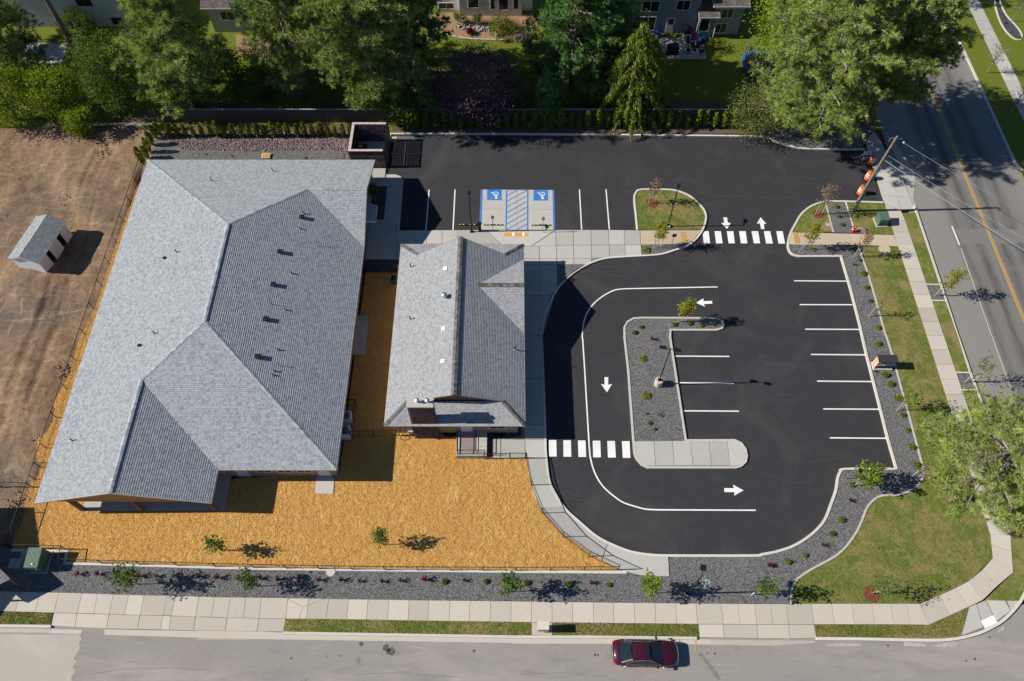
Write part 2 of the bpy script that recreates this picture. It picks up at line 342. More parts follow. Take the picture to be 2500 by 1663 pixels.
worn_paint('yellow_paint', (0.56, 0.33, 0.04), (0.18, 0.165, 0.14), 0.50, 0.68, 0.7)
MT['orange_tactile'] = simple('orange_tactile', (0.60, 0.31, 0.07), 0.85, 0.25, 6, kind='pos')
MT['tan_tactile'] = simple('tan_tactile', (0.46, 0.27, 0.10), 0.85, 0.3, 6, kind='pos')
MT['black_metal'] = simple('black_metal', (0.012, 0.012, 0.013), 0.5, 0.2, 5)
MT['grey_metal'] = simple('grey_metal', (0.32, 0.33, 0.34), 0.45, 0.15, 5, 0.6)
MT['bright_metal'] = simple('bright_metal', (0.62, 0.64, 0.66), 0.3, 0.1, 5, 0.85)
MT['white_trim'] = simple('white_trim', (0.72, 0.72, 0.70), 0.7, 0.06, 4)
MT['cream_trim'] = simple('cream_trim', (0.66, 0.55, 0.40), 0.7, 0.10, 4)
MT['brown_trim'] = simple('brown_trim', (0.17, 0.105, 0.075), 0.8, 0.15, 4)
MT['tan_wall'] = simple('tan_wall', (0.30, 0.225, 0.165), 0.85, 0.10, 3)
MT['wood_soffit'] = simple('wood_soffit', (0.40, 0.22, 0.09), 0.75, 0.15, 3)
MT['glass'] = simple('glass', (0.015, 0.018, 0.022), 0.08, 0.1, 2, spec=0.6)
MT['plain_white'] = simple('plain_white', (0.78, 0.78, 0.77), 0.6, 0.05, 4)
MT['green_box'] = simple('green_box', (0.075, 0.135, 0.095), 0.55, 0.10, 3)
MT['weathered_wood'] = simple('weathered_wood', (0.115, 0.095, 0.078), 0.95, 0.35, 5, kind='pos')
MT['grey_wood'] = simple('grey_wood', (0.36, 0.34, 0.32), 0.95, 0.3, 5, kind='pos')
# ------------------------------------------------------------------ the ground
def sheet(name, poly, z, mat, z0=None, kind='structure', parent=None):
    o = MB().prism(poly, z - 0.35 if z0 is None else z0, z).build(name, MT[mat], parent)
    if kind and parent is None: o['kind'] = kind
    return o
o = MB().add([(-900, -700, -0.35), (900, -700, -0.35), (900, 1100, -0.35), (-900, 1100, -0.35)], [(0, 1, 2, 3)]).build('ground', MT['dirt']); struct(o)
# streets
o = MB().prism([(-150, -60), (41.0, -60), (41.0, 9.2), (41.0, 13.0), (-150, 14.5)], -0.3, 0.0).build('south_street', MT['street_worn']); struct(o)
ROAD = MB().prism([(40.6, -60), (54.4, -60), (54.0, 160), (40.8, 160)], -0.3, 0.004).build('east_road', MT['road_east']); struct(ROAD)
# pale patch of newer surface across the mouth of the south street (left end)
mk_ground('street_pale', (0.2, 0.8), 12, (0.36, 0.32, 0.27), (0.46, 0.42, 0.36), [(0.3, 1, 0.5, 0.75, (0.50, 0.45, 0.37), 0.6, None)], 0.2, 30)
pp = S('d0 -400,1135 200,1138 712,1138 735,1180 712,1210 722,1260 690,1320 660,1360 690,1380 650,1430 680,1470 640,1530 655,1580 640,1660 -400,1660', 0.0)
struct(MB().prism(pp, -0.2, 0.006).build('street_patch', MT['street_pale']))
# east road centre lines, edge line, patch
def stripe(path, w, z, mat, name='painted_line', parent=None, h=0.012):
    return MB().ribbon(path, w, z - h, z).build(name, MT[mat], parent)
mk_ground('road_patch', (0.2, 0.8), 16, (0.14, 0.137, 0.13), (0.22, 0.215, 0.205), [], 0.2, 30)
struct(MB().prism(S('b3 1735,585 2420,592 2420,715 1800,718'), -0.2, 0.007).build('road_patch', MT['road_patch']))
xm = S1('b3', 2000, 530).x
for dx in (-0.09, 0.09):
    stripe([(xm + dx + 0.1, -50), (xm + dx + 0.02, 60), (xm + dx, 150)], 0.10, 0.012, 'yellow_paint', 'centre_line', ROAD)
edge = S('b3 1540,120 1690,500'); e2 = S('b3 1695,500 1710,562 1775,730 1790,760')
stripe(S('b3 1708,562 1777,730'), 0.13, 0.012, 'white_paint', 'lane_line', ROAD)
stripe([(edge[0][0], 150), (edge[0][0], 62), edge[1]], 0.05, 0.010, 'joint', 'surface_seam', ROAD)
ex = S('b3 1790,760 2060,1530 c3 2080,30 2235,470')
stripe(ex, 0.07, 0.011, 'concrete', 'edge_line', ROAD)
# the car park
LOT = MB().prism(S('a1 1180,1205 2357,1205 a2 1240,1205 2357,1225 a3 250,1305 370,1330 930,1335 985,1470 b3 1095,345 1250,700 c3 1300,1250 900,1290 d3 560,200 0,450 d2 1300,470 640,200 c2 250,1340 250,0 b1 1900,1300 1100,900 1150,500 1150,0 a1 1150,1420'), -0.3, 0.006).build('parking_lot', MT['asphalt_new']); struct(LOT)
mk_ground('asphalt_apron', (0.2, 0.8), 20, (0.09, 0.088, 0.085), (0.16, 0.155, 0.15), [], 0.2, 30)
struct(MB().prism(S('a1 1228,1225 1465,1225 1460,1272 1215,1272'), -0.1, 0.010).build('dumpster_pad', MT['asphalt_apron']))
# dirt lot, yards behind the fence
def lump(x, y):
    r = np.random.default_rng(3); h = np.zeros_like(x)
    for k in range(34):
        f = 0.25 * 1.13 ** k; a = r.uniform(0, 6.28); h += math.pow(f, -0.85) * 0.060 * np.sin(x * f * math.cos(a) + y * f * math.sin(a) + r.uniform(0, 6.28)) * (0.4 + 0.6 * np.sin(x * 0.31 * r.uniform(.5, 2) + y * 0.27 * r.uniform(.5, 2) + r.uniform(0, 6)))
    return h
gx, gy_ = np.meshgrid(np.arange(-66, -38.6, 0.22), np.arange(12.9, 64.8, 0.22), indexing='ij'); zz0 = lump(gx, gy_)
for (rx0, ry0, rx1, ry1) in ((-64, 52, -41.5, 60), (-64, 50, -41.5, 57.5), (-60, 40, -41, 34), (-60, 38, -41.2, 32), (-43.2, 62, -42, 14), (-44.9, 62, -43.8, 14)):
    L2 = (rx1 - rx0) ** 2 + (ry1 - ry0) ** 2; tt = np.clip(((gx - rx0) * (rx1 - rx0) + (gy_ - ry0) * (ry1 - ry0)) / L2, 0, 1); wv = 0.35 * np.sin(tt * 9 + rx0); dd_ = np.abs((gx - rx0) * (ry1 - ry0) - (gy_ - ry0) * (rx1 - rx0)) / math.sqrt(L2) + wv * 0.5
    zz0 -= 0.085 * np.exp(-(dd_ / 0.22) ** 2) - 0.03 * np.exp(-((dd_ - 0.42) / 0.18) ** 2)
zz0 = np.where(gx > -39.6, np.minimum(zz0, 0.0) - 0.02, zz0) - 0.02; nx_, ny_ = gx.shape; ii = np.arange(nx_ * ny_).reshape(nx_, ny_)
DIRT = trimesh('dirt_lot', np.stack([gx, gy_, zz0], 2).reshape(-1, 3), np.stack([ii[:-1, :-1], ii[1:, :-1], ii[1:, 1:], ii[:-1, 1:]], 2).reshape(-1, 4), MT['dirt']); struct(DIRT)
sheet('back_yards', [(-150, 64.2), (-16, 64.2), (-16, 63.2), (31, 63.2), (40.9, 63.6), (40.9, 160), (-150, 160)], -0.01, 'lawn_lush')
sheet('pine_duff', [(-45, 64.9), (28, 64.9), (28, 67.5), (12, 69), (2, 66.5), (-12, 70.5), (-25, 67.0), (-36, 68.2)], 0.02, 'bed_earth')
# mulch yard
W_X = -39.5
YARD = [(-38.9, 57.2), (-39.35, 52), (-39.45, 46), (-39.4, 40), (-39.9, 36), (-39.6, 33), (-40.3, 30), (-40.6, 27), (-39.9, 24), (-39.7, 20), (-39.75, 17.2)] + S('d0 105,375 600,390 590,500 d1 0,545 2357,575 d2 1060,575 900,505 730,405 495,240 300,40 c2 205,1340 165,1100', 0.05) + \
       [S1('c1', 1820, 1080).to_2d()[:], S1('c1', 1820, 850).to_2d()[:], (-6, 28), (-9.5, 45.2), (-14.2, 45.2), (-14.4, 24), (-24, 23), (-36.5, 24), (-36.5, 56.5)]
YARD = [(float(p[0]), float(p[1])) for p in YARD]
sheet('mulch_yard', YARD, 0.05, 'mulch')
# gravel beds
SG = S('d0 -60,370 100,372 600,385 590,500 d1 0,545 2357,575 d2 1060,580 1190,605 1450,618 1450,435 2190,432 2357,405 d3 0,430 160,385 300,335 450,235 560,115 620,0 c3 670,1400 690,1270 720,1215 1215,1200 905,10 b3 890,1480 720,840 330,825 260,790 245,720 860,742 1030,1210 1115,1535 c3 1120,0 1185,200 1325,700 1445,1170 1450,1260 1410,1330 1340,1390 1230,1430 1090,1435 1010,1470 945,1530 d3 905,100 860,200 780,320 680,420 560,490 450,550 370,600 300,660 270,740 266,862 d2 1700,862 d1 2357,842 1200,828 300,814 d0 1500,792 735,770 -60,748', 0.1)
sheet('gravel_bed', SG, 0.085, 'gravel')
# lawns along the two streets
LN = S('b3 905,745 1225,740 c3 1490,0 1720,730 d3 2056,240 2075,450 1868,655 1745,720 1420,862 262,866 268,740 300,660 370,600 450,550 560,490 680,420 780,320 860,200 905,100 945,0 c3 1010,1470 1090,1435 1230,1430 1340,1390 1410,1330 1450,1260 1440,1150 1400,1000 1320,700 1250,450 1180,190 1120,0 b3 1110,1530 1020,1200 950,970', 0.1)
LAWN = sheet('front_lawn', LN, 0.092, 'lawn')
sheet('verge_lawn', S('b3 1265,440 1385,440 1600,1085 1485,1085', 0.1), 0.095, 'lawn')
sheet('verge_lawn', S('b3 1535,1238 1655,1238 1760,1547 c3 1860,325 1752,325 1640,0 b3 1630,1500', 0.1), 0.095, 'lawn')
sheet('verge_lawn', S('c3 1808,490 1935,490 2090,860 2200,1150 2357,1547 d3 2400,280 2420,700 2250,900 2010,828 2260,582 2235,240 c3 1990,1000', 0.1), 0.095, 'lawn')
sheet('verge_lawn', S('d3 475,1050 1500,1053 1862,893 1792,1155 1600,1172 495,1166', 0.1), 0.095, 'lawn')
sheet('verge_lawn', S('d2 398,1030 1710,1046 1722,1160 398,1148', 0.1), 0.095, 'lawn')
sheet('verge_lawn', S('d1 285,996 d2 213,1028 213,1145 d1 262,1112', 0.1), 0.095, 'lawn')
sheet('verge_lawn', S('d0 -60,932 472,942 455,1052 -60,1046', 0.1), 0.095, 'lawn')
for sp in ('b3 1490,1090 1605,1092 1650,1225 1530,1224', 'c3 1758,335 1885,337 1925,482 1808,482'):
    sheet('tree_pit', S(sp, 0.1), 0.098, 'gravel')
for sp in ('b3 1480,1084 1605,1086', 'b3 1528,1230 1655,1231', 'c3 1752,330 1878,331', 'c3 1802,486 1935,487'):
    struct(MB().ribbon(S(sp, 0.1), 0.13, -0.1, 0.13).build('kerb_strip', MT['kerb']))
# grass island beside the accessible bays and the bulb of walk and gravel at its foot
GI = smooth(S('b2 1165,592 1150,400 1140,300 1155,255 1200,232 1420,230 1520,243 1620,282 1700,342 1765,420 1778,500 1745,592', 0.1), 4)
sheet('island_lawn', GI, 0.09, 'lawn')
sheet('gravel_bed', S('b2 1195,728 1625,722 1480,778 1350,812 1205,822', 0.1), 0.088, 'gravel')
sheet('gravel_bed', S('b2 440,905 700,905 560,1000 445,1105', 0.1), 0.15, 'gravel')
# north-east island: lawn, gravel stripe, lawn
sheet('island_lawn', S('b3 1095,345 640,335 540,345 440,385 360,455 305,540 275,612 640,615 1190,635', 0.1), 0.09, 'lawn')
sheet('gravel_bed', S('b3 585,345 760,340 825,560 842,620 650,618', 0.1), 0.097, 'gravel')
for sp in ('b3 572,345 643,615', 'b3 752,338 822,565'):
    struct(MB().ribbon(S(sp, 0.1), 0.14, -0.1, 0.125).build('kerb_strip', MT['kerb']))
sheet('bare_earth', S('b3 560,520 600,505 628,600 560,602 535,570', 0.1), 0.1, 'bark_bed')
# centre island
CI = S('b2 1050,1547 1048,1470 1075,1420 1130,1390 1200,1384 1870,1388 1925,1412 1940,1450 1925,1478 1875,1493 1462,1493 1458,1547 c2 1460,20 1600,940 2040,938 2100,967 2138,1020 2148,1080 2138,1130 2098,1168 2050,1184 1260,1184 1205,1158 1155,1100 1138,1050 1126,900 1082,300 1048,5', 0.12)
sheet('gravel_bed', CI, 0.10, 'gravel')
# beds around the buildings
sheet('cobble_bed', [(-39.0, 62.9), (-16.8, 62.9), (-16.8, 56), (-38.6, 56)], 0.03, 'gravel')
sheet('hedge_bed', [(-39.0, 64.4), (-16.8, 64.4), (-16.8, 62.5), (-39, 62.5)], 0.034, 'bed_earth')
sheet('hedge_bed', [(-13.2, 64.6), (31, 64.6), (30, 63.0), (-13.2, 63.0)], 0.034, 'bed_earth')
# corner by the big pine, north of the entrance
sheet('gravel_bed', S('a2 2200,1225 2357,1235 a3 120,1270 250,1302 370,1326 900,1328 1030,1140 600,1060 0,1120', 0.1) , 0.09, 'gravel')
# far side of the east road
sheet('far_lawn', [(54.0, -60), (140, -60), (140, 160), (53.9, 160)], 0.09, 'lawn_lush')

# ---------------- kerbs
KB = MB
def kerb(name, path, w=0.17, z1=0.15, mat='kerb', closed=False):
    o = MB().ribbon(path, w, -0.2, z1, closed).build(name, MT[mat]); return struct(o)
K1 = smooth(S('b3 1093,345 640,334 540,343 435,384 352,454 302,538 262,612 238,700 240,760 270,808 335,829', 0.15), 4) + S('b3 712,828 800,1128 880,1440 c3 908,20 943,170 1063,640 1133,920 1210,1189', 0.15)
K1 += smooth(S('c3 1190,1194 760,1196 710,1218 688,1262 680,1300 667,1385 620,1520 d3 562,112 452,232 302,332 152,387 0,418 d2 2190,429 1450,429', 0.15), 4)
kerb('kerb', K1, 0.20)
kerb('kerb', smooth(S('d2 1450,429 1270,420 1090,388 900,312 780,242 640,122 505,-5 c2 383,1340 347,1120 338,1000', 0.15), 4) + S('c2 335,800 312,0 b2 312,1547', 0.15) + smooth(S('b2 330,1372 380,1250 450,1112 560,1000 690,915 800,868 910,843 1100,830 1350,814 1480,780 1640,718 1740,610 1780,500 1768,420 1702,340 1622,280 1522,241 1422,229 1200,229 1152,255 1136,310 1150,450', 0.15), 4) + S('b2 1163,592', 0.15), 0.18)
kerb('kerb', CI, 0.18, closed=True)
kerb('kerb', smooth(S('d3 266,862 268,740 300,660 370,600 450,550 560,490 680,420 780,320 860,200 905,100 945,0 c3 1010,1470 1090,1435 1230,1430 1340,1390 1410,1330 1455,1255 1442,1150', 0.12), 3) + S('c3 1400,1000 1320,700 1250,450 1180,190 1120,0 b3 1110,1530 1020,1200 950,970 870,750', 0.12), 0.16, 0.13)
kerb('kerb', [(-13.35, 62.2), (-13.35, 62.92), (0, 62.92)] + smooth(S('a2 1240,1212 2100,1220 2250,1224 2357,1240 a3 120,1268 250,1306 370,1332 600,1338 930,1338', 0.15), 3), 0.20)
kerb('kerb', S('b3 1372,372 1480,690 1600,1050 1770,1547 c3 1770,0 1880,340 2080,850 2210,1180 2357,1500', 0.15), 0.20)
kx = S1('a3', 2060, 1000).x
kerb('kerb', [(kx, 160), (kx, 58.5), (kx + 0.6, 57.2), (kx + 3.5, 56.2)], 0.24)
kerb('kerb', S('d0 -80,1058 0,1060 455,1065', 0.15), 0.20)
kerb('kerb', S('d1 262,1125 1200,1140 2357,1160 d2 720,1160 1700,1172', 0.15), 0.20)
kerb('kerb', S('d3 490,1175', 0.15) + smooth(S('d3 900,1178 1250,1186 1550,1190 1700,1182 1850,1155 2000,1107 2150,1025 2250,935 2330,835 2400,700', 0.15), 4), 0.20)
# concrete mow strip along the yard fence
kerb('mow_strip', S('d0 100,378 600,393 577,497 1200,512 d1 0,545 2357,572 d2 990,578 1065,578', 0.1), 0.22, 0.11)
# gutters
g = S('d0 -80,1082 450,1090 455,1125 -80,1118'); sheet('gutter', g, 0.012, 'concrete_grey')
g = S('d0 455,1090 740,1098 730,1135 455,1128'); sheet('gutter', g, 0.012, 'concrete_grey')
g = S('d0 940,1095 1735,1108 d1 0,1105 270,1125 2357,1165 d2 720,1170 1830,1183 1835,1230 720,1222 0,1222 d1 2357,1215 0,1180 d0 1700,1165 940,1142'); sheet('gutter', g, 0.012, 'concrete')
g = S('d2 1835,1183 2357,1190 d3 480,1195 470,1215 d2 2357,1240 1835,1232'); sheet('gutter', g, 0.010, 'street_pale')

# ---------------- walks, poured in slabs
def slabs(name, quads, z, mat, base=None, gap=0.014, basem='joint'):
    q0 = base or None
    root = MB().prism(q0, -0.3, z - 0.025).build(name, MT[basem]); struct(root)
    for q in quads:
        c = Vector((sum(p[0] for p in q) / len(q), sum(p[1] for p in q) / len(q)))
        poly = []
        for p in q:
            d = Vector((p[0], p[1])) - c; L = d.length; poly.append(tuple(c + d * max(0.2, 1 - gap * 1.4 / max(L, 0.1))))
        MB().prism(poly, z - 0.10, z).build('slab', MT[mat], root)
    return root
def pairs(spec, z):
    p = S(spec, z); return [(p[i], p[i + 1]) for i in range(0, len(p), 2)]
def strip(pr): return [(pr[i][0], pr[i + 1][0], pr[i + 1][1], pr[i][1]) for i in range(len(pr) - 1)]
def outline(pr): return [p[0] for p in pr] + [p[1] for p in reversed(pr)]
SW = pairs('d0 -120,748 -160,925 45,750 5,928 183,755 137,933 357,758 315,937 525,762 485,943 737,768 693,948 877,772 843,950 1018,778 982,957 1158,782 1118,960 1295,786 1258,965 1500,790 1467,968 1578,793 1538,970 1790,797 1757,980 1930,802 1900,982 2070,804 2042,988 2210,806 2187,990 '
           'd1 68,808 45,993 305,812 285,997 490,815 470,998 672,818 647,1000 850,822 833,1003 1027,824 1010,1005 1213,826 1198,1008 1395,830 1385,1012 1570,832 1563,1015 1763,834 1755,1018 1943,836 1937,1020 2127,838 2122,1022 2312,840 2310,1026 '
           'd2 212,843 213,1028 397,846 398,1030 578,848 582,1032 768,850 772,1034 947,852 954,1036 1137,854 1143,1038 1322,856 1330,1040 1508,858 1522,1042 1692,860 1706,1045 1918,862 1937,1046 2068,863 2087,1047 2217,864 2240,1048 '
           'd3 82,864 100,1048 218,864 240,1048 445,862 470,1048 627,862 655,1048 807,862 835,1048 987,862 1020,1048 1158,862 1190,1048 1300,862 1335,1050 1420,862 1500,1052 1600,785 1690,968 1745,720 1862,890 1868,655 1985,830 1985,555 2125,695 2078,450 2260,580 2066,330 2246,390 2056,240 2236,230', 0.13)
slabs('south_sidewalk', strip(SW), 0.13, 'concrete', outline(SW))
# east sidewalk, continuing north from the corner
pw = S1('d3', 2056, 240, 0.13); pe = S1('d3', 2236, 230, 0.13); bw = S1('b3', 1225, 735, 0.13); be = S1('b3', 1365, 735, 0.13)
ys_ = np.arange(21.8, 52.0, 1.52); EW = [((pw.x, pw.y), (pe.x, pe.y))] if False else []
def ewx(y):
    t = (y - pw.y) / (bw.y - pw.y); return (pw.x + (bw.x - pw.x) * min(t * 1.0, 1.0), pe.x + (be.x - pe.x) * min(t, 1.0))
for y in [pw.y] + [yy for yy in ys_ if yy > pw.y + 0.6]: a, b_ = ewx(y); EW.append(((a, y), (b_, y)))
EW.append(tuple(S('b3 1112,372 1250,418', .13)))
slabs('east_sidewalk', strip(EW), 0.13, 'concrete', outline(EW))
# driveway apron at the east entrance
AP = S('a3 985,1470 1045,1400 1200,1240 1400,1240 b3 1255,105 1375,372 1250,418 1098,345', 0.05)
top = EW[-1]
ap = pairs('a3 890,1185 1020,1190 930,1270 1080,1290 985,1470 1180,1470 b3 1040,160 1180,165 1075,280 1215,290 1110,370 1250,415', 0.06)
slabs('driveway_apron', strip(ap), 0.06, 'concrete_grey', outline(ap))
ap2 = pairs('b3 1150,20 1240,20 1180,165 1285,180 1215,290 1330,300 1252,415 1372,410', 0.05)
slabs('driveway_apron', strip(ap2), 0.052, 'concrete_grey', outline(ap2))
g = S('a3 1105,1170 1165,1240 1380,1540 b3 1360,330 1410,420 1372,420 1330,300 1240,20 a3 1160,1320'); sheet('gutter', g, 0.014, 'concrete_grey')
# apron slabs of the two south driveways
A1 = pairs('d0 485,945 460,1060 690,950 677,1072 980,958 957,1085 1258,966 1238,1090 1465,970 1447,1095 1535,972 1520,1098 1757,981 1740,1103 2042,989 2025,1107 2325,994 2308,1109 d1 45,995 30,1110 284,999 265,1112', 0.08)
slabs('south_apron', strip(A1), 0.09, 'concrete', outline(A1))
A2 = pairs('d2 1712,1047 1722,1162 1937,1048 1945,1168 2240,1050 2250,1172 d3 240,1050 255,1175 470,1050 492,1170', 0.08)
slabs('south_apron', strip(A2), 0.09, 'concrete', outline(A2))
A3 = pairs('d2 213,1030 213,1144 398,1032 397,1150', 0.1); slabs('mailbox_pad', strip(A3), 0.11, 'concrete', outline(A3))
CR = S('d3 1862,892 2012,830 2312,836 2255,920 2105,1032 1955,1102 1795,1152', 0.1)
slabs('corner_ramp', [S('d3 1862,892 1930,862 1990,1075 1795,1150', 0.1), S('d3 1935,862 2012,830 2105,1020 1998,1072', 0.1), S('d3 2020,830 2190,834 2235,925 2112,1018', 0.1), S('d3 2200,834 2312,836 2255,915 2240,920', 0.1)], 0.10, 'concrete_grey', CR)
MB().prism(S('d3 1970,1015 2085,965 2118,1030 2010,1085', 0.1), 0.05, 0.112).build('warning_plate', MT['plain_white'], bpy.data.objects['corner_ramp'])
# front walk: slabs from the buildings to the bulb
FW = []; TAN = set()
for sp in ('b1 1045,40 1190,40 1190,148 1020,148', 'b1 1192,95 1270,95 1320,112 1345,148 1192,148', 'b1 1018,150 1345,150 1338,203 1018,203', 'b1 1198,205 1338,205 1308,595 1290,598 1250,500 1168,500',
           'b1 1038,502 1250,502 1282,600 1280,858 1000,858', 'b1 1284,600 1555,600 1550,720 1284,720', 'b1 1557,600 1690,598 1690,720 1552,720', 'b1 1692,598 1825,597 1825,720 1692,720', 'b1 1827,597 2080,595 2225,720 1827,720',
           'b1 2085,595 2357,597 b2 410,605 205,740 80,740 b1 2230,722', 'b1 1284,722 1700,722 1700,820 1284,860', 'b1 1702,724 2230,726 b2 80,745 122,745 122,800 b1 1702,800',
           'b2 415,610 430,600 430,735 210,742', 'b2 433,595 585,595 588,732 433,732', 'b2 588,595 745,595 748,730 591,732', 'b2 748,595 902,595 907,728 750,730', 'b2 905,595 1045,597 1050,727 909,728', 'b2 1048,597 1185,600 1193,726 1052,727',
           'b2 125,744 282,742 284,852 125,852', 'b2 285,741 433,735 436,850 287,852', 'b2 436,735 588,734 592,850 438,850', 'b2 591,734 748,732 752,850 595,850', 'b2 751,732 908,730 914,838 755,850', 'b2 911,730 1050,729 1056,832 917,836', 'b2 1053,729 1195,728 1203,822 1059,832',
           'b2 125,854 284,854 286,903 125,903', 'b2 287,854 436,852 438,903 289,903', 'b2 439,852 592,852 594,903 441,903', 'b2 595,852 752,852 750,880 700,905 597,903',
           'b2 125,906 286,906 290,1182 135,1182', 'b2 289,906 438,906 444,1108 385,1182 293,1182', 'b2 135,1185 385,1185 335,1340 312,1545 140,1545', 'c2 120,0 312,0 318,380 130,380', 'c2 130,383 318,383 330,800 150,800', 'c2 150,803 330,803 335,932 152,932',
           'c2 155,936 335,936 338,1098 160,1098', 'c2 -60,930 153,936 155,1098 -60,1098', 'c1 2157,930 2216,930 2216,1098 2152,1098', 'b2 1190,600 1318,598 1325,726 1195,727', 'b2 1320,598 1740,598 1640,715 1328,726',
           'c2 167,1103 338,1103 360,1200 393,1335 210,1335 183,1220', 'c2 208,1340 395,1340 450,1440 505,1545 300,1547 240,1440', 'd2 305,5 508,-2 640,120 780,240 895,318 845,470 735,402 500,232', 'd2 898,320 1090,386 1270,420 1440,430 1452,614 1300,612 1190,603 1065,575 1000,548 850,472'):
    FW.append(S(sp, 0.14))
    if sp.startswith(('b2 1190,600', 'b2 1320,598')): TAN.add(len(FW) - 1)
root = MB().prism(S('b1 1045,40 1190,40 1190,95 1270,95 1320,112 1345,148 1310,595 b2 1180,595 1740,597 1640,715 1195,728 1203,822 910,843 800,868 700,905 440,1108 312,1547 c2 335,932 338,1100 130,1103 -60,1100 c1 2150,1100 2150,930 c2 120,900 b2 110,1000 b1 1280,862 1000,860 1020,150', 0.14), -0.3, 0.105).build('front_walk', MT['joint']); struct(root)
root2 = MB().prism(S('c2 167,1100 338,1100 360,1200 395,1340 505,1545 d2 640,122 780,242 900,314 1090,388 1270,422 1443,432 1453,616 1300,614 1190,605 1065,577 1000,550 735,404 497,235 303,40 c2 205,1340', 0.14), -0.3, 0.105).build('ramp_walk', MT['joint']); struct(root2)
for i, q in enumerate(FW):
    c = Vector((sum(p[0] for p in q) / len(q), sum(p[1] for p in q) / len(q)))
    poly = [tuple(c + (Vector(p) - c) * (1 - 0.012 / max((Vector(p) - c).length, 0.1))) for p in q]
    MB().prism(poly, 0.04, 0.14).build('slab', MT['concrete_tan' if i in TAN else 'concrete_grey'], root2 if i >= len(FW) - 4 else root)
sheet('planter_bed', S('c1 1822,800 2400,800 2400,1104 1822,1104', .05), 0.06, 'gravel_dark')
sheet('planter_bed', S('b1 1030,205 1195,205 1165,500 1040,500', 0.14), 0.143, 'gravel_dark')
sheet('planter_bed', S('b1 1000,860 1285,860 1280,972 990,972', 0.1), 0.12, 'gravel_dark')
# east spur walk across the verge
EX = pairs('b3 262,612 245,722 350,618 330,728 780,628 812,728 1190,640 1228,742', 0.13)
slabs('entry_walk', strip(EX), 0.128, 'concrete_tan', outline(EX))
MB().prism(S('b3 278,618 328,618 348,718 298,718', 0.13), 0.1, 0.134).build('tactile_plate', MT['tan_tactile'], bpy.data.objects['entry_walk'])
MB().prism(S('b2 1550,612 1600,612 1618,712 1565,712', 0.14), 0.1, 0.145).build('tactile_plate', MT['tan_tactile'], root)
MB().prism([R3(1025, 1005, .14)[:2], R3(1490, 1005, .14)[:2], R3(1490, 1080, .14)[:2], R3(1030, 1080, .14)[:2]], 0.1, 0.146).build('tactile_plate', MT['orange_tactile'], root)
for x in (1175, 1370):
    MB().prism([R3(x, 1006, .14)[:2], R3(x + 46, 1006, .14)[:2], R3(x + 46, 1068, .14)[:2], R3(x + 2, 1068, .14)[:2]], 0.1, 0.149).build('unpainted_patch', MT['plain_white'], root)
# end slabs of the centre island
IS = [S(sp, 0.15) for sp in ('c2 1140,948 1312,946 1328,1168 1245,1170 1190,1140 1150,1080', 'c2 1314,946 1478,945 1497,1166 1330,1168', 'c2 1480,945 1640,944 1665,1165 1499,1166', 'c2 1642,944 1806,943 1830,1165 1667,1165', 'c2 1808,943 1972,942 1996,1165 1832,1165', 'c2 1974,942 2040,942 2098,972 2132,1022 2140,1080 2128,1130 2095,1160 2045,1170 1998,1170')]
slabs('island_walk', IS, 0.145, 'concrete_grey', S('c2 1138,946 2040,940 2100,970 2135,1022 2143,1080 2132,1130 2097,1165 2048,1176 1260,1176 1208,1152 1155,1090', 0.15))
# far sidewalk and planter across the east road
FS = []; a0, b0 = S1('a3', 1830, 0, .1), S1('a3', 1935, 0, .1); a1, b1 = S1('a3', 2250, 870, .1), S1('a3', 2350, 780, .1)
fw0, fw1 = (a0.x + a1.x) / 2, (b0.x + b1.x) / 2
FSp = [((fw0, y), (fw1, y)) for y in np.arange(30, 110, 1.8)]
slabs('far_sidewalk', strip(FSp), 0.12, 'concrete_grey', outline(FSp))
fp = smooth(S('a3 2090,-60 2100,60 2140,190 2200,290 2270,350 2320,355 2335,310 2290,240 2200,140 2150,40 2130,-60', 0.1), 4)
sheet('gravel_bed', fp, 0.10, 'gravel_dark'); kerb('kerb', fp, 0.2, 0.16, closed=True)

# ---------------- paint on the car park
ZP = 0.012
def paint(poly, mat='white_paint', name='painted_mark', z=ZP): return MB().prism(poly, -0.05, z).build(name, MT[mat], LOT)
for sp in ('b3 290,1053 757,1056', 'b3 340,1267 812,1268', 'b3 390,1488 872,1490', 'c3 442,168 930,172', 'c3 497,408 998,412', 'c3 553,658 1065,661', 'c3 612,918 1128,922',
           'c2 1505,183 1992,186', 'c2 1540,422 2032,428', 'c2 1572,675 2077,678', 'b1 1575,232 1547,595', 'b1 1808,232 1790,595', 'b2 643,232 663,592', 'b2 882,230 912,592'):
    stripe(S(sp), 0.115, ZP, 'white_paint', 'stall_line', LOT)
stripe(S('b2 1885,1108 1400,1117 1060,1124') + smooth(S('b2 1040,1125 960,1136 870,1180 790,1240 730,1310 692,1390 673,1480 668,1547 c2 672,30', 0), 4) + S('c2 690,300 710,650 730,980') +
       smooth(S('c2 738,1080 765,1190 810,1290 870,1370 950,1440 1040,1500 1180,1545 d2 1250,13 1350,18'), 4) + S('d2 1500,19 2228,22'), 0.115, ZP, 'white_paint', 'lane_line', LOT)
for xa, xb, xc, xd in ((1748, 1805, 1818, 1762), (1858, 1915, 1930, 1872), (1968, 2027, 2040, 1985), (2078, 2138, 2152, 2095), (2190, 2250, 2268, 2212)):
    paint(S('b2 %d,607 %d,607 %d,716 %d,716' % (xa, xb, xc, xd)), name='crosswalk_bar')
for xa, xb, xc, xd in ((18, 75, 98, 38), (130, 187, 208, 150)): paint(S('b3 %d,607 %d,607 %d,718 %d,718' % (xa, xb, xc, xd)), name='crosswalk_bar')
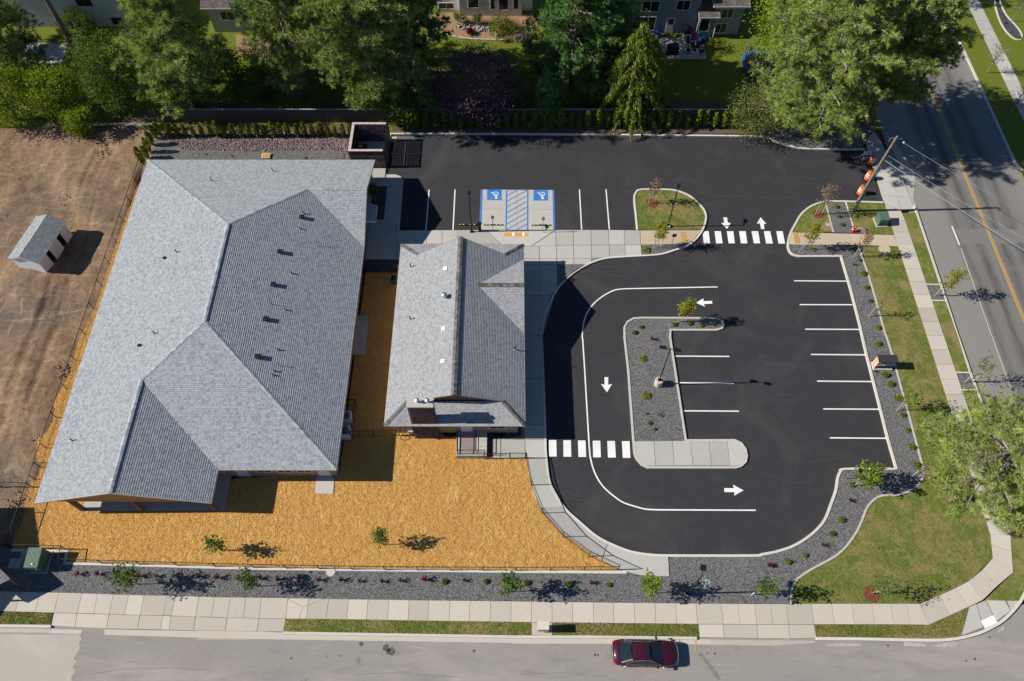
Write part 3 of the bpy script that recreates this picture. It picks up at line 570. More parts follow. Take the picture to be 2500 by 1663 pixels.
for i, (xa, xb, xc, xd) in enumerate(((368, 435, 438, 370), (498, 566, 570, 500), (630, 697, 704, 634), (762, 830, 836, 767), (893, 962, 970, 900), (1025, 1093, 1102, 1033))):
    paint(S('c2 %d,%d %d,%d %d,%d %d,%d' % (xa, 938 + i * 2, xb, 938 + i * 2, xc, 1086 + i * 2.4, xd, 1086 + i * 2.4)), name='crosswalk_bar', z=ZP + 0.003)
for sp in ('b2 1937,482 1970,482 1977,530 2002,533 1971,586 1918,533 1945,532', 'b2 2277,588 2307,588 2300,540 2323,540 2271,482 2238,540 2266,535', 'b2 1838,1258 1760,1262 1774,1286 1689,1250 1757,1211 1759,1236 1835,1233',
           'c2 868,372 902,372 901,442 936,434 890,508 838,434 870,442', 'c2 1945,1370 2033,1371 2022,1339 2119,1390 2034,1438 2038,1406 1947,1405'):
    paint(S(sp), name='direction_arrow')
# accessible bays: concrete pad, blue lines, hatching, symbols
PAD = MB().prism([R3(600, 180)[:2], R3(1968, 190)[:2], R3(1988, 950)[:2], R3(575, 950)[:2]], -0.2, 0.011).build('accessible_pad', MT['concrete_grey']); struct(PAD)
def r3line(pts, w, mat='blue_paint', z=0.016, name='painted_line'): return MB().ribbon([R3(*p)[:2] for p in pts], w, -0.05, z).build(name, MT[mat], PAD)
r3line([(595, 180), (575, 830)], 0.22); r3line([(1968, 190), (1983, 950)], 0.20); r3line([(1075, 192), (1063, 950)], 0.14); r3line([(1478, 190), (1475, 950)], 0.14)
r3line([(1075, 193), (1475, 193)], 0.05)
r3line([(600, 552), (1968, 565)], 0.03, 'joint', 0.0125, 'pad_joint'); r3line([(1268, 195), (1270, 955)], 0.03, 'joint', 0.0125, 'pad_joint')
for ya, yb, xa, xb in ((300, 195, 1080, 1268), (405, 195, 1080, 1465), (515, 300, 1080, 1465), (625, 405, 1078, 1465), (730, 515, 1078, 1463), (840, 625, 1078, 1463), (945, 732, 1078, 1463), (948, 838, 1272, 1463)):
    r3line([(xa, ya), (xb, yb)], 0.10, name='hatch_line')
def arc(cx, cy, r, a0, a1, n=18): return [(cx + r * math.cos(math.radians(a0 + (a1 - a0) * i / n)), cy + r * 0.72 * math.sin(math.radians(a0 + (a1 - a0) * i / n))) for i in range(n + 1)]
for dx, dy in ((0, 0), (888, 8)):
    MB().prism([R3(x + dx, y + dy)[:2] for x, y in ((700, 180), (980, 184), (978, 385), (698, 385))], -0.05, 0.016).build('blue_square', MT['blue_paint'], PAD)
    T = lambda L: [(x + dx, y + dy) for x, y in L]
    r3line(T(arc(865, 262, 48, -165, 70)), 0.07, 'white_paint', 0.021, 'wheelchair_mark')
    r3line(T([(772, 240), (795, 240), (830, 275), (872, 275)]), 0.08, 'white_paint', 0.022, 'wheelchair_mark')
    r3line(T([(872, 268), (873, 335)]), 0.10, 'white_paint', 0.0235, 'wheelchair_mark')
    r3line(T([(825, 298), (872, 298)]), 0.07, 'white_paint', 0.0205, 'wheelchair_mark')
    c = R3(873 + dx, 338 + dy); MB().lathe([(0.14, -0.05), (0.14, 0.025)], (c.x, c.y, 0), 14).build('wheelchair_mark', MT['white_paint'], PAD)
# drain grates
for sp in ('b1 1300,566 1362,566 1360,592 1298,592', 'b2 535,1060 580,1020 608,1045 575,1082'):
    MB().prism(S(sp), -0.05, 0.02).build('drain_grate', MT['black_metal'], LOT)

mk_ground('tyre_scuff', (0.3, 0.75), 3.0, (0.040, 0.039, 0.041), (0.062, 0.060, 0.060), [], 0.1, 30, 0.85)
for sp, w in (('c2 400,1290 440,1370 520,1440 640,1478 740,1480 840,1440', .10), ('c2 430,1250 480,1350 560,1415 680,1450', .08), ('b2 560,1010 760,960 900,1000 1050,1010', .12), ('b2 700,880 850,930 1020,920', .10), ('b2 1380,1000 1560,900 1700,940', .08),
              ('b3 0,300 180,310 330,280', .10), ('b3 60,200 200,140 360,120 520,150', .09), ('b3 150,250 320,180 480,180', .08), ('a3 0,1330 200,1420 420,1460 640,1440', .12), ('b2 1700,250 1900,290 2150,285', .14), ('c3 0,1230 150,1290 330,1320 480,1300', .10), ('c3 420,1140 560,1115 760,1105', .08),
              ('d2 740,160 800,60', .10), ('d2 1050,20 1180,250 1270,400', .05), ('d3 0,100 200,140', .06), ('c2 380,1160 500,1150', .06), ('c2 1600,905 1850,900 2050,870', .10), ('b2 940,80 1060,110 1160,160', .06)):
    zt = globals().get('zt', .0078) + .0001; MB().ribbon(smooth(S(sp), 5), w, -.05, zt).build('tyre_mark', MT['tyre_scuff'], LOT)
for sp in ('b2 1830,760 1850,900 1880,1380', 'b1 1400,232 b2 1160,235', 'c2 1140,1240 1140,1500'): MB().ribbon(S(sp), .035, -.05, .0078).build('paving_seam', MT['tyre_scuff'], LOT)
STS = bpy.data.objects['south_street']; rs = random.Random(11)
MT['oil'] = simple('oil', (.10, .088, .075), .6, .3, 3, kind='pos'); MT['oil_faint'] = simple('oil_faint', (.20, .18, .155), .85, .2, 3, kind='pos'); MT['chalk'] = simple('chalk', (.40, .37, .33), .95, .2, 4, kind='pos')
def blot(k, x, y, r, mat, asp=1.0, z=.003, par=STS):
    c = S1(k, x, y); n = 18; ph = [rs.uniform(0, 6.28) for _ in range(3)]; MB().prism([(c.x + r * asp * (1 + .22 * math.sin(2 * t + ph[0]) + .12 * math.sin(5 * t + ph[1])) * math.cos(t), c.y + r * (1 + .22 * math.sin(3 * t + ph[2])) * math.sin(t)) for t in [6.2832 * i / n for i in range(n)]], -.05, z).build('stain', MT[mat], par)
for a in (('d1', 965, 1222, .16, 'oil'), ('d1', 1190, 1262, .26, 'oil'), ('d1', 1232, 1292, .28, 'oil'), ('d1', 1295, 1308, .12, 'oil_faint'), ('d1', 940, 1372, .24, 'oil_faint', .6), ('d1', 1978, 1285, .12, 'oil'), ('d1', 655, 1335, .10, 'oil_faint'), ('d1', 335, 1352, .09, 'oil'), ('d1', 780, 1330, .13, 'oil_faint'), ('d0', 525, 1192, .12, 'oil'), ('d0', 545, 1170, .08, 'oil_faint'),
          ('d2', 785, 1322, .10, 'oil'), ('d2', 810, 1322, .08, 'oil'), ('d2', 1792, 1308, .07, 'oil'), ('d2', 1862, 1312, .08, 'oil'), ('d3', 1135, 1240, .08, 'oil'), ('d3', 1915, 1358, .09, 'oil'), ('d3', 1837, 1377, .07, 'oil'), ('d3', 2047, 1162, .08, 'oil'), ('d3', 75, 1317, .08, 'oil_faint'), ('d2', 425, 1285, .06, 'oil_faint')): blot(*a)
MB().ribbon(smooth(S('d2 1725,1310 1800,1400 1860,1480 1900,1545'), 4), .28, -.05, .0035).build('skid_mark', MT['oil_faint'], STS)
for sp in ('d1 235,1450 260,1400', 'd0 800,1500 1100,1450 1500,1440 1900,1460', 'd2 100,1500 500,1480 900,1520', 'd3 640,1420 760,1445', 'd1 900,1500 1300,1480 1800,1520'): MB().ribbon(S(sp), .035, -.05, .0042).build('crack', MT['oil_faint'], STS)
for sp in ('d3 585,1228 700,1218 880,1222 890,1240 600,1245', 'd3 1275,1205 1420,1220 1480,1230 1470,1248 1280,1245', 'd3 1520,1240 1700,1205 1762,1220 1740,1245 1600,1252', 'd3 2120,1110 2170,1065 2180,1090 2130,1122', 'd0 2280,1185 1830,1165 1745,1185'): MB().prism(S(sp), -.05, .005).build('worn_patch', MT['chalk'], STS)
for sp, mt in (('d2 1538,1165 1545,1200', 'hyd'), ('d2 1690,1165 1690,1280', 'yel')): MB().ribbon(S(sp, .02), .10, -.05, .016).build('survey_mark', MT['yellow_paint'] if mt == 'yel' else simple('pink_mark', (.6, .12, .12), .9), STS)
for i, sp in enumerate(('d1 310,822 440,893 635,818', 'd1 440,893 405,990')): MB().ribbon(S(sp, .13), .03, .05, .1335).build('crack', MT['joint'], bpy.data.objects['south_sidewalk'])
# ------------------------------------------------------------------ buildings
def clip_v(poly, v0, keep_above):
    out = []
    for i in range(len(poly)):
        a = poly[i]; b = poly[(i + 1) % len(poly)]; ia = (a[1] >= v0 - 1e-9) == keep_above or abs(a[1] - v0) < 1e-9; ib = (b[1] >= v0 - 1e-9) == keep_above or abs(b[1] - v0) < 1e-9
        if ia: out.append(a)
        if ia != ib:
            t = (v0 - a[1]) / (b[1] - a[1]); out.append((a[0] + (b[0] - a[0]) * t, v0))
    return out
def roof_plane(poly, mat, parent, row=0.145, t=0.016, name='roof_slope'):
    P = [Vector(p) for p in poly]; n = Vector((0, 0, 0))
    for i in range(len(P)): n += (P[i] - P[0]).cross(P[(i + 1) % len(P)] - P[0])
    n.normalize()
    if n.z < 0: n = -n
    u = Vector((-n.y, n.x, 0)).normalized(); v = n.cross(u)
    if v.z < 0: v = -v
    o = P[0]; q = [((p - o).dot(u), (p - o).dot(v)) for p in P]
    vmin = min(c[1] for c in q); vmax = max(c[1] for c in q); mb = MB(); k = 0
    if (Vector((q[1][0] - q[0][0], q[1][1] - q[0][1], 0))).length == 0: pass
    while vmin + k * row < vmax - 1e-4:
        a, b = vmin + k * row, min(vmin + (k + 1) * row, vmax); k += 1
        c = clip_v(clip_v(q, a, True), b, False)
        if len(c) < 3 or abs(area2(c)) < 1e-5: continue
        pts = [o + u * x + v * y + n * (t * (1 - (y - a) / row)) for x, y in c]; s = len(mb.v); m = len(pts)
        nn = (pts[1] - pts[0]).cross(pts[2] - pts[0]); idx = list(range(s, s + m))
        if area2(c) * (1 if u.cross(v).dot(n) > 0 else -1) < 0: idx.reverse(); cc = list(reversed(c))
        else: cc = c
        mb.v += [tuple(p) for p in pts]; mb.f.append(tuple(idx)); mb.uv.append([(x, y) for x, y in cc])
        xs = [x for x, y in c if abs(y - a) < 1e-6]
        if len(xs) >= 2 and k > 1:
            x0, x1 = min(xs), max(xs); s = len(mb.v)
            mb.v += [tuple(o + u * x0 + v * a - n * 0.002), tuple(o + u * x1 + v * a - n * 0.002), tuple(o + u * x1 + v * a + n * t), tuple(o + u * x0 + v * a + n * t)]
            mb.f.append((s, s + 1, s + 2, s + 3)); mb.uv.append([(x0, a), (x1, a), (x1, a), (x0, a)])
    return mb.build(name, mat, parent)
def soffit(polys, parent, drop, mat, name='soffit'):
    mb = MB()
    for poly in polys:
        s = len(mb.v); mb.v += [(p[0], p[1], p[2] - drop) for p in poly]; mb.f.append(tuple(range(s, s + len(poly))))
    return mb.build(name, mat, parent)
def fascia(edges, parent, mat, h=0.20, w=0.06, name='fascia'):
    for p, q in edges:
        p = Vector(p); q = Vector(q); d = (q - p).normalized() * 0.02
        mb = MB(); a = Vector((-(q - p).y, (q - p).x, 0)).normalized() * (w / 2); z = Vector((0, 0, h))
        p0, q0 = p - d, q + d
        mb.add([p0 - a - z, p0 + a - z, p0 + a, p0 - a, q0 - a - z, q0 + a - z, q0 + a, q0 - a], [(0, 3, 2, 1), (4, 5, 6, 7), (0, 1, 5, 4), (1, 2, 6, 5), (2, 3, 7, 6), (3, 0, 4, 7)])
        mb.build(name, mat, parent)
def ridge_cap(p, q, parent, mat, w=0.32, slope=0.33, lift=0.04, step=0.26, th=0.03):
    p = Vector(p); q = Vector(q); d = q - p; L = d.length; d /= L; a = Vector((-d.y, d.x, 0)).normalized(); mb = MB(); n = max(1, int(L / step))
    for i in range(n):
        s0 = p + d * (L * i / n); s1 = p + d * (L * (i + 1.12) / n) if i < n - 1 else q
        up0 = Vector((0, 0, lift + 0.022)); up1 = Vector((0, 0, lift)); dr = Vector((0, 0, slope * w / 2)); hw = a * (w / 2); tz = Vector((0, 0, th + lift))
        vv = []
        for s_, up in ((s0, up0), (s1, up1)):
            vv += [s_ - hw - dr + up, s_ + up, s_ + hw - dr + up, s_ + hw - dr + up - tz, s_ - hw - dr + up - tz]
        mb.add(vv, [(0, 1, 6, 5), (1, 2, 7, 6), (2, 3, 8, 7), (4, 0, 5, 9), (0, 4, 3, 2, 1), (5, 6, 7, 8, 9)])
    o = mb.build('ridge_cap', mat, parent); return o
def mk_cap(name, lo, hi):
    m, nt, b = nodes(name); oi = coord(nt, 'pos'); f = voro(nt, oi, 3.2); s = nd(nt, 'ShaderNodeSeparateColor'); nt.links.new(f, s.inputs[0])
    nt.links.new(ramp(nt, s.outputs[0], [(0.1, lo), (0.9, hi)]), b.inputs['Base Color']); b.inputs['Roughness'].default_value = 0.9; MT[name] = m
mk_cap('cap_blue', (0.24, 0.265, 0.285), (0.40, 0.425, 0.44)); mk_cap('cap_taupe', (0.085, 0.08, 0.075), (0.19, 0.178, 0.165))
def on_roof(px, py, zf):
    z = 4.0
    for _ in range(12): p = at(px, py, z); z = zf(p.x, p.y)
    return at(px, py, z)
def window(parent, x0, x1, z0, z1, y, mat='white_trim', face=-1, mull=1, name='window'):
    """window in a wall that runs along X at plane y; face -1 looks south"""
    t = 0.07; f = MB(); yo = y + face * 0.045; ya, yb = sorted((y - face * 0.02, yo))
    f.box(x0 - t, ya, z0 - t, x1 + t, yb, z0); f.box(x0 - t, ya, z1, x1 + t, yb, z1 + t); f.box(x0 - t, ya, z0, x0, yb, z1); f.box(x1, ya, z0, x1 + t, yb, z1)
    for k in range(mull):
        xm_ = x0 + (x1 - x0) * (k + 1) / (mull + 1); f.box(xm_ - 0.025, ya, z0, xm_ + 0.025, yb - 0.004 if face > 0 else yb, z1)
    w = f.build(name, MT[mat], parent)
    g = MB(); ga, gb = sorted((y - face * 0.01, y + face * 0.012)); g.box(x0, ga, z0, x1, gb, z1); g.build('pane', MT['glass'], w)
    return w
def mk_siding(name, c, pitch=0.18, vertical=False, var=0.06):
    m, nt, b = nodes(name); p = coord(nt, 'pos'); s = nd(nt, 'ShaderNodeSeparateXYZ'); nt.links.new(p, s.inputs[0])
    if vertical:
        a = nd(nt, 'ShaderNodeMath', _operation='ADD'); nt.links.new(s.outputs[0], a.inputs[0]); nt.links.new(s.outputs[1], a.inputs[1]); src = a.outputs[0]
    else: src = s.outputs[2]
    mdl = nd(nt, 'ShaderNodeMath', _operation='MODULO', i1=pitch); nt.links.new(src, mdl.inputs[0]); k = nd(nt, 'ShaderNodeMath', _operation='DIVIDE', i1=pitch); nt.links.new(mdl.outputs[0], k.inputs[0])
    f = noise(nt, p, 2.5, 4, 0.6); cc = ramp(nt, f, [(0.3, tuple(x * (1 - var) for x in c)), (0.7, tuple(min(1, x * (1 + var)) for x in c))])
    nt.links.new(cc, b.inputs['Base Color']); b.inputs['Roughness'].default_value = 0.75; bump(nt, b, k.outputs[0], 0.7, 0.02); MT[name] = m
mk_siding('tan_siding', (0.30, 0.235, 0.18)); mk_siding('white_siding', (0.66, 0.67, 0.68)); mk_siding('blue_siding', (0.24, 0.285, 0.32)); mk_siding('grey_siding', (0.36, 0.38, 0.40)); mk_siding('pale_siding', (0.55, 0.58, 0.62))
mk_siding('shed_siding', (0.70, 0.66, 0.65), 0.2, True); mk_siding('shed_lap', (0.82, 0.83, 0.85), 0.16)

# ======== large hipped building
z0, m_ = 2.85, 1 / 3; xW, xE, yN, yS, yG, xH = -37.2, -14.0, 56.35, 22.8, 20.05, -23.45
xr = (xW + xE) / 2; run = xr - xW; zr = z0 + run * m_
A_ = (xr, yN - run, zr); B_ = (xr, yS + run, zr)
yE = 45.1; yrn = (yN + yE) / 2; zn = z0 + (yN - yrn) * m_; tC = (zr - zn) / m_; C_ = (xr + tC, yN - run + tC, zn); D_ = (xE, yrn, zn)
xg = (xW + xH) / 2; zg = z0 + (xg - xW) * m_; tF = (zr - zg) / m_; F_ = (xr - tF, yS + run - tF, zg); G_ = (xg, yG, zg)
NW = (xW, yN, z0); NE = (xE, yN, z0); E_ = (xE, yE, z0); SE = (xE, yS, z0); H_ = (xH, yS, z0); J_ = (xH, yG, z0); I_ = (xW, yG, z0)
HALL = thing('hipped_building', 'large one-storey building with a light grey hipped shingle roof beside the dirt lot', 'building', ((xW + xE) / 2, 38, 0))
planes = [[NW, I_, G_, F_, B_, A_], [NE, NW, A_, C_, D_], [SE, E_, C_, A_, B_], [H_, SE, B_, F_], [J_, H_, F_, G_], [E_, D_, C_]]
for p in planes: roof_plane(p, MT['shingle_blue'], HALL, row=0.17, t=0.024)
soffit(planes, HALL, 0.20, MT['wood_soffit'])
fascia([(NW, NE), (NE, D_), (D_, E_), (E_, SE), (SE, H_), (H_, J_), (J_, G_), (G_, I_), (I_, NW)], HALL, MT['cream_trim'], 0.17, 0.05)
for a, b, w, l in ((A_, B_, 0.36, 0.075), (F_, G_, 0.36, 0.075), (A_, NW, 0.28, 0.03), (A_, C_, 0.28, 0.03), (C_, D_, 0.30, 0.05), (B_, F_, 0.28, 0.03), (B_, SE, 0.28, 0.03)):
    ridge_cap(a, b, HALL, MT['cap_blue'], w, 0.30, l)
wx0, wx1, wy0, wy1 = xW + 0.55, xE - 0.5, yS + 0.55, yN - 0.5
for nm, bx in (('wall', (wx0, wy0, 0, wx1, wy0 + 0.2, 2.66)), ('wall', (wx0, wy1 - 0.2, 0, wx1, wy1, 2.66)), ('wall', (wx0, wy0 + 0.2, 0, wx0 + 0.2, wy1 - 0.2, 2.66)), ('wall', (wx1 - 0.2, wy0 + 0.2, 0, wx1, wy1 - 0.2, 2.66))):
    MB().box(*bx).build(nm, MT['tan_siding'], HALL)
g = MB(); zc = 0.22
g.add([(wx1 - 0.05, yN - 0.2, z0 - zc), (wx1 - 0.05, yE + 0.2, z0 - zc), (wx1 - 0.05, yrn, zn - zc), (wx1 - 0.2, yN - 0.2, z0 - zc), (wx1 - 0.2, yE + 0.2, z0 - zc), (wx1 - 0.2, yrn, zn - zc)], [(0, 1, 2), (5, 4, 3), (0, 2, 5, 3), (1, 4, 5, 2), (0, 3, 4, 1)]); g.build('gable_wall', MT['grey_siding'], HALL)
g = MB(); yy = yG + 0.3
g.add([(xW + 0.5, yy, z0 - zc), (xH - 0.5, yy, z0 - zc), (xg, yy, zg - zc - 0.05), (xW + 0.5, yy + 0.15, z0 - zc), (xH - 0.5, yy + 0.15, z0 - zc), (xg, yy + 0.15, zg - zc - 0.05)], [(0, 1, 2), (5, 4, 3), (0, 2, 5, 3), (1, 4, 5, 2), (0, 3, 4, 1)]); g.build('gable_wall', MT['wood_soffit'], HALL)
MB().box(xW + 0.5, yy - 0.02, 2.38, xH - 0.5, yy + 0.2, z0 - 0.16).build('beam', MT['wood_soffit'], HALL)
for px_ in (xW + 2.35, (xW + xH) / 2 + 0.3, xH - 0.6):
    MB().box(px_ - 0.16, yy - 0.03, 0, px_ + 0.16, yy + 0.27, 2.38).build('post', MT['brown_trim'], HALL)
# covered patio slabs
PT = [((x, 20.35), (x, wy0)) for x in np.linspace(xW + 2.3, xH + 0.1, 6)]
pr_ = slabs('covered_patio', strip(PT), 0.10, 'concrete_grey', outline(PT))
# doors, windows
def door(parent, x0, x1, y, z1=2.1, mat='pale_siding', face=-1):
    ya, yb = sorted((y, y + face * 0.05)); d = MB().box(x0, ya, 0.05, x1, yb, z1).build('door', MT[mat], parent)
    MB().box(x1 - 0.14, yb if face > 0 else ya - 0.05, 1.0, x1 - 0.10, (yb if face > 0 else ya) + 0.03, 1.12).build('handle', MT['grey_metal'], d)
door(HALL, -22.7, -21.7, wy0); door(HALL, -16.0, -15.0, wy0); door(HALL, -30.9, -29.9, wy0)
for x in (-20.9, -19.2, -17.6): window(HALL, x, x + 1.15, 1.0, 2.15, wy0)
for y in (27, 31, 38, 42.5):
    w = MB().box(wx1, y, 1.0, wx1 + 0.05, y + 1.4, 2.1).build('window', MT['white_trim'], HALL); MB().box(wx1 + 0.05, y + 0.08, 1.08, wx1 + 0.062, y + 1.32, 2.02).build('pane', MT['glass'], w)
# small canopy over the east entrance
cn = [(xE - 0.3, 50.0, 3.55), (xE - 0.3, 47.75, 3.55), (xE + 0.85, 48.0, 3.15), (xE + 0.85, 50.0, 3.15)]
CAN = roof_plane(cn, MT['shingle_blue'], HALL, name='entry_canopy')
fascia([(cn[3], cn[2]), (cn[2], cn[1]), (cn[0], cn[3])], CAN, MT['cream_trim'], 0.16, 0.05)
# roof furniture
zE = lambda x, y: z0 + (xE - x) * m_; zWf = lambda x, y: z0 + (x - xW) * m_; zNf = lambda x, y: z0 + (yN - y) * m_
def box_vent(p, parent, s=0.34, h=0.19): 
    o = MB().box(p.x - s / 2, p.y - s / 2, p.z - 0.1, p.x + s / 2, p.y + s / 2, p.z + h).build('roof_vent', MT['black_metal'], parent)
    MB().box(p.x - s / 2 - 0.05, p.y - s / 2 - 0.05, p.z + h, p.x + s / 2 + 0.05, p.y + s / 2 + 0.05, p.z + h + 0.05).build('vent_cap', MT['black_metal'], o)
def pipe(p, parent, h=0.45, r=0.05, mat='black_metal', boot=True):
    o = MB().tube([(p.x, p.y, p.z - 0.1), (p.x, p.y, p.z + h)], r, 8).build('vent_pipe', MT[mat], parent)
    if boot: MB().lathe([(r * 1.9, -0.05), (r * 1.8, 0.03), (r * 1.1, 0.10)], (p.x, p.y, p.z), 10).build('pipe_boot', MT['cap_blue'], o)
for k, x, y in (('b1', 435, 487), ('b1', 240, 798), ('b1', 180, 1092), ('b1', 110, 1403), ('c1', 40, 195)): q = TILE[k]; box_vent(on_roof(q[0] + x / 3.683, q[1] + y / 3.683, zE), HALL)
for k, x, y, h in (('b1', 447, 448, .3), ('b1', 412, 585, .3), ('b1', 337, 987, .3), ('b1', 278, 1315, .3), ('c1', 212, 127, .3), ('c1', 180, 318, .3), ('c1', 168, 356, .3), ('b1', 610, 742, .6), ('b1', 165, 1268, .6), ('c1', 228, 270, .6)):
    q = TILE[k]; pipe(on_roof(q[0] + x / 3.683, q[1] + y / 3.683, zE), HALL, h * .7, 0.06 if h < .5 else 0.03, boot=h < .5)
for k, x, y in (('b0', 1590, 797), ('b0', 1390, 1527), ('c0', 650, 943)): q = TILE[k]; pipe(on_roof(q[0] + x / 3.683, q[1] + y / 3.683, zWf), HALL, 0.4, 0.05)
for k, x, y in (('b0', 1480, 852), ('c0', 1255, 90)): q = TILE[k]; box_vent(on_roof(q[0] + x / 3.683, q[1] + y / 3.683, zWf), HALL, 0.16, 0.10)
for k, x, y in (('b0', 1905, 155), ('b1', 170, 68)): q = TILE[k]; pipe(on_roof(q[0] + x / 3.683, q[1] + y / 3.683, zNf), HALL, 0.5, 0.045)
# stoops
S3 = S('c1 560,1262 725,1268 712,1422 545,1420', 0.1); slabs('door_stoop', [S3], 0.10, 'concrete_grey', S3)
S4 = S('b1 925,1362 1035,1362 1020,1547 c1 1000,172 880,172', 0.1); slabs('door_stoop', [S('b1 925,1362 1035,1362 1030,1400 922,1400', 0.1), S('b1 920,1404 1030,1404 1020,1547 c1 1000,172 880,172', 0.1)], 0.10, 'concrete_grey', S4)

# ======== centre building
z0c, mc = 2.95, 5 / 12; cx0, cx1, cy0, cy1 = -10.5, 1.1, 26.6, 45.4; cr = (cx0 + cx1) / 2; zc_ = z0c + (cx1 - cr) * mc
dn, ds = 1.78, 1.85; fz = lambda d: z0c + d * mc
NWc, NEc, SEc, SWc = (cx0, cy1, z0c), (cx1, cy1, z0c), (cx1, cy0, z0c), (cx0, cy0, z0c)
n1, n2 = (cx0 + dn, cy1 - dn, fz(dn)), (cx1 - dn, cy1 - dn, fz(dn)); s1, s2 = (cx0 + ds, cy0 + ds, fz(ds)), (cx1 - ds, cy0 + ds, fz(ds))
rN, rS = (cr, 44.35, zc_), (cr, 28.2, zc_)
gN, gS, gy = 43.64, 35.36, 39.5; gh = (gN - gS) / 2; gz = z0c + gh * mc; CWp = (cx1 - gh, gy, gz); CEp = (cx1 - 0.02, gy, gz)
GNp, GSp = (cx1, gN, z0c), (cx1, gS, z0c)
HOUSE = thing('gabled_building', 'older one-storey building with grey shingle roof, brown ridge caps and brick chimney', 'building', (cr, 36, 0))
zz = lambda x: z0c + (cx1 - x) * mc
W1 = [NWc, SWc, s1, rS, rN, n1]
E1 = [(cx1, gS, z0c), SEc, s2, (s2[0], gS, s2[2])]
pl = [W1, [NEc, NWc, n1, n2], [SWc, SEc, s2, s1],
      [(CWp[0], gy, gz), GSp, (cx1, gS, z0c), SEc, s2, rS, (cr, gy, zc_)], [GNp, (CWp[0], gy, gz), (cr, gy, zc_), rN, n2, NEc], [GNp, CEp, CWp], [CEp, GSp, CWp]]
pl[3] = [CWp, GSp, SEc, s2, rS, (cr, gy, zc_)]; pl[4] = [NEc, GNp, CWp, (cr, gy, zc_), rN, n2]
for p in pl: roof_plane(p, MT['shingle_grey'], HOUSE, t=0.022)
soffit(pl, HOUSE, 0.18, MT['white_trim'])
fascia([(NWc, NEc), (NEc, SEc), (SEc, SWc), (SWc, NWc)], HOUSE, MT['cream_trim'], 0.16, 0.06)
fascia([(s1, rS), (rS, s2), (n1, rN), (rN, n2)], HOUSE, MT['brown_trim'], 0.16, 0.08)
for y, a, b, cpt, yo in ((cy1 - dn - 0.12, n1, n2, rN, -1), (cy0 + ds + 0.12, s1, s2, rS, 1)):
    g = MB(); g.add([(a[0] + .1, y, a[2] - 0.1), (b[0] - .1, y, b[2] - 0.1), (cr, y, zc_ - 0.16), (a[0] + .1, y + yo * .15, a[2] - 0.1), (b[0] - .1, y + yo * .15, b[2] - 0.1), (cr, y + yo * .15, zc_ - 0.16)], [(0, 1, 2), (5, 4, 3), (0, 2, 5, 3), (1, 4, 5, 2), (0, 3, 4, 1)]); g.build('gable_wall', MT['brown_trim'], HOUSE)
g = MB(); xx = cx1 - 0.35; g.add([(xx, gN - .5, z0c - .05), (xx, gS + .5, z0c - .05), (xx, gy, gz - .25), (xx - .15, gN - .5, z0c - .05), (xx - .15, gS + .5, z0c - .05), (xx - .15, gy, gz - .25)], [(0, 1, 2), (5, 4, 3), (0, 2, 5, 3), (1, 4, 5, 2), (0, 3, 4, 1)]); g.build('gable_wall', MT['tan_siding'], HOUSE)
ridge_cap(rN, rS, HOUSE, MT['cap_taupe'], 0.46, 0.36, 0.09, 0.2); ridge_cap(CWp, CEp, HOUSE, MT['cap_taupe'], 0.42, 0.36, 0.05, 0.2)
ridge_cap(n1, NWc, HOUSE, MT['cap_taupe'], 0.34, 0.30, 0.03, 0.16); ridge_cap(n2, NEc, HOUSE, MT['cap_taupe'], 0.34, 0.30, 0.03, 0.16)
ridge_cap(s1, SWc, HOUSE, MT['cap_taupe'], 0.34, 0.30, 0.03, 0.16); ridge_cap(s2, SEc, HOUSE, MT['cap_taupe'], 0.34, 0.30, 0.03, 0.16)
vx0, vx1, vy0, vy1 = cx0 + 0.6, cx1 - 0.6, cy0 + 0.65, cy1 - 0.6
for bx in ((vx0, vy0, 0, vx1, vy0 + 0.2, 2.80), (vx0, vy1 - 0.2, 0, vx1, vy1, 2.80), (vx0, vy0 + 0.2, 0, vx0 + 0.2, vy1 - 0.2, 2.80), (vx1 - 0.2, vy0 + 0.2, 0, vx1, vy1 - 0.2, 2.80)):
    MB().box(*bx).build('wall', MT['tan_siding'], HOUSE)
for x in (-1.9,): window(HOUSE, x, x + 1.3, 1.0, 2.1, vy0)
door(HOUSE, -4.35, -3.35, vy0, 2.1, 'white_trim')
for y in (29, 31.5, 34):
    w = MB().box(vx1, y, 1.0, vx1 + 0.05, y + 1.2, 2.1).build('window', MT['white_trim'], HOUSE); MB().box(vx1 + 0.05, y + 0.08, 1.08, vx1 + 0.062, y + 1.12, 2.02).build('pane', MT['glass'], w)
# chimney of brick courses
CH = MB().box(-8.2, 26.78, 0, -6.3, 27.38, 6.18).build('chimney', MT['joint'], HOUSE)
m, nt, b = nodes('chimney_brick'); oi = nd(nt, 'ShaderNodeObjectInfo'); p = coord(nt, 'pos')
nt.links.new(mix(nt, ramp(nt, noise(nt, p, 7, 4, .6), [(0.55, 0), (0.8, .5)]), ramp(nt, oi.outputs['Random'], [(0, (0.075, 0.045, 0.055)), (1, (0.155, 0.095, 0.105))]), (0.30, 0.24, 0.24)), b.inputs['Base Color']); b.inputs['Roughness'].default_value = 0.85; MT['chimney_brick'] = m
brick = MB().box(-0.145, -0.05, 0, 0.145, 0.05, 0.085).build('brick', m); brick_me = brick.data; COL.objects.unlink(brick); bpy.data.objects.remove(brick)
off = wloc(CH)
def put_brick(x, y, z, rz, s=1.0):
    o = bpy.data.objects.new('brick', brick_me); COL.objects.link(o); o.parent = CH; o.location = (x - off.x, y - off.y, z - off.z); o.rotation_euler = (0, 0, rz); o.scale = (s, 1, 1)
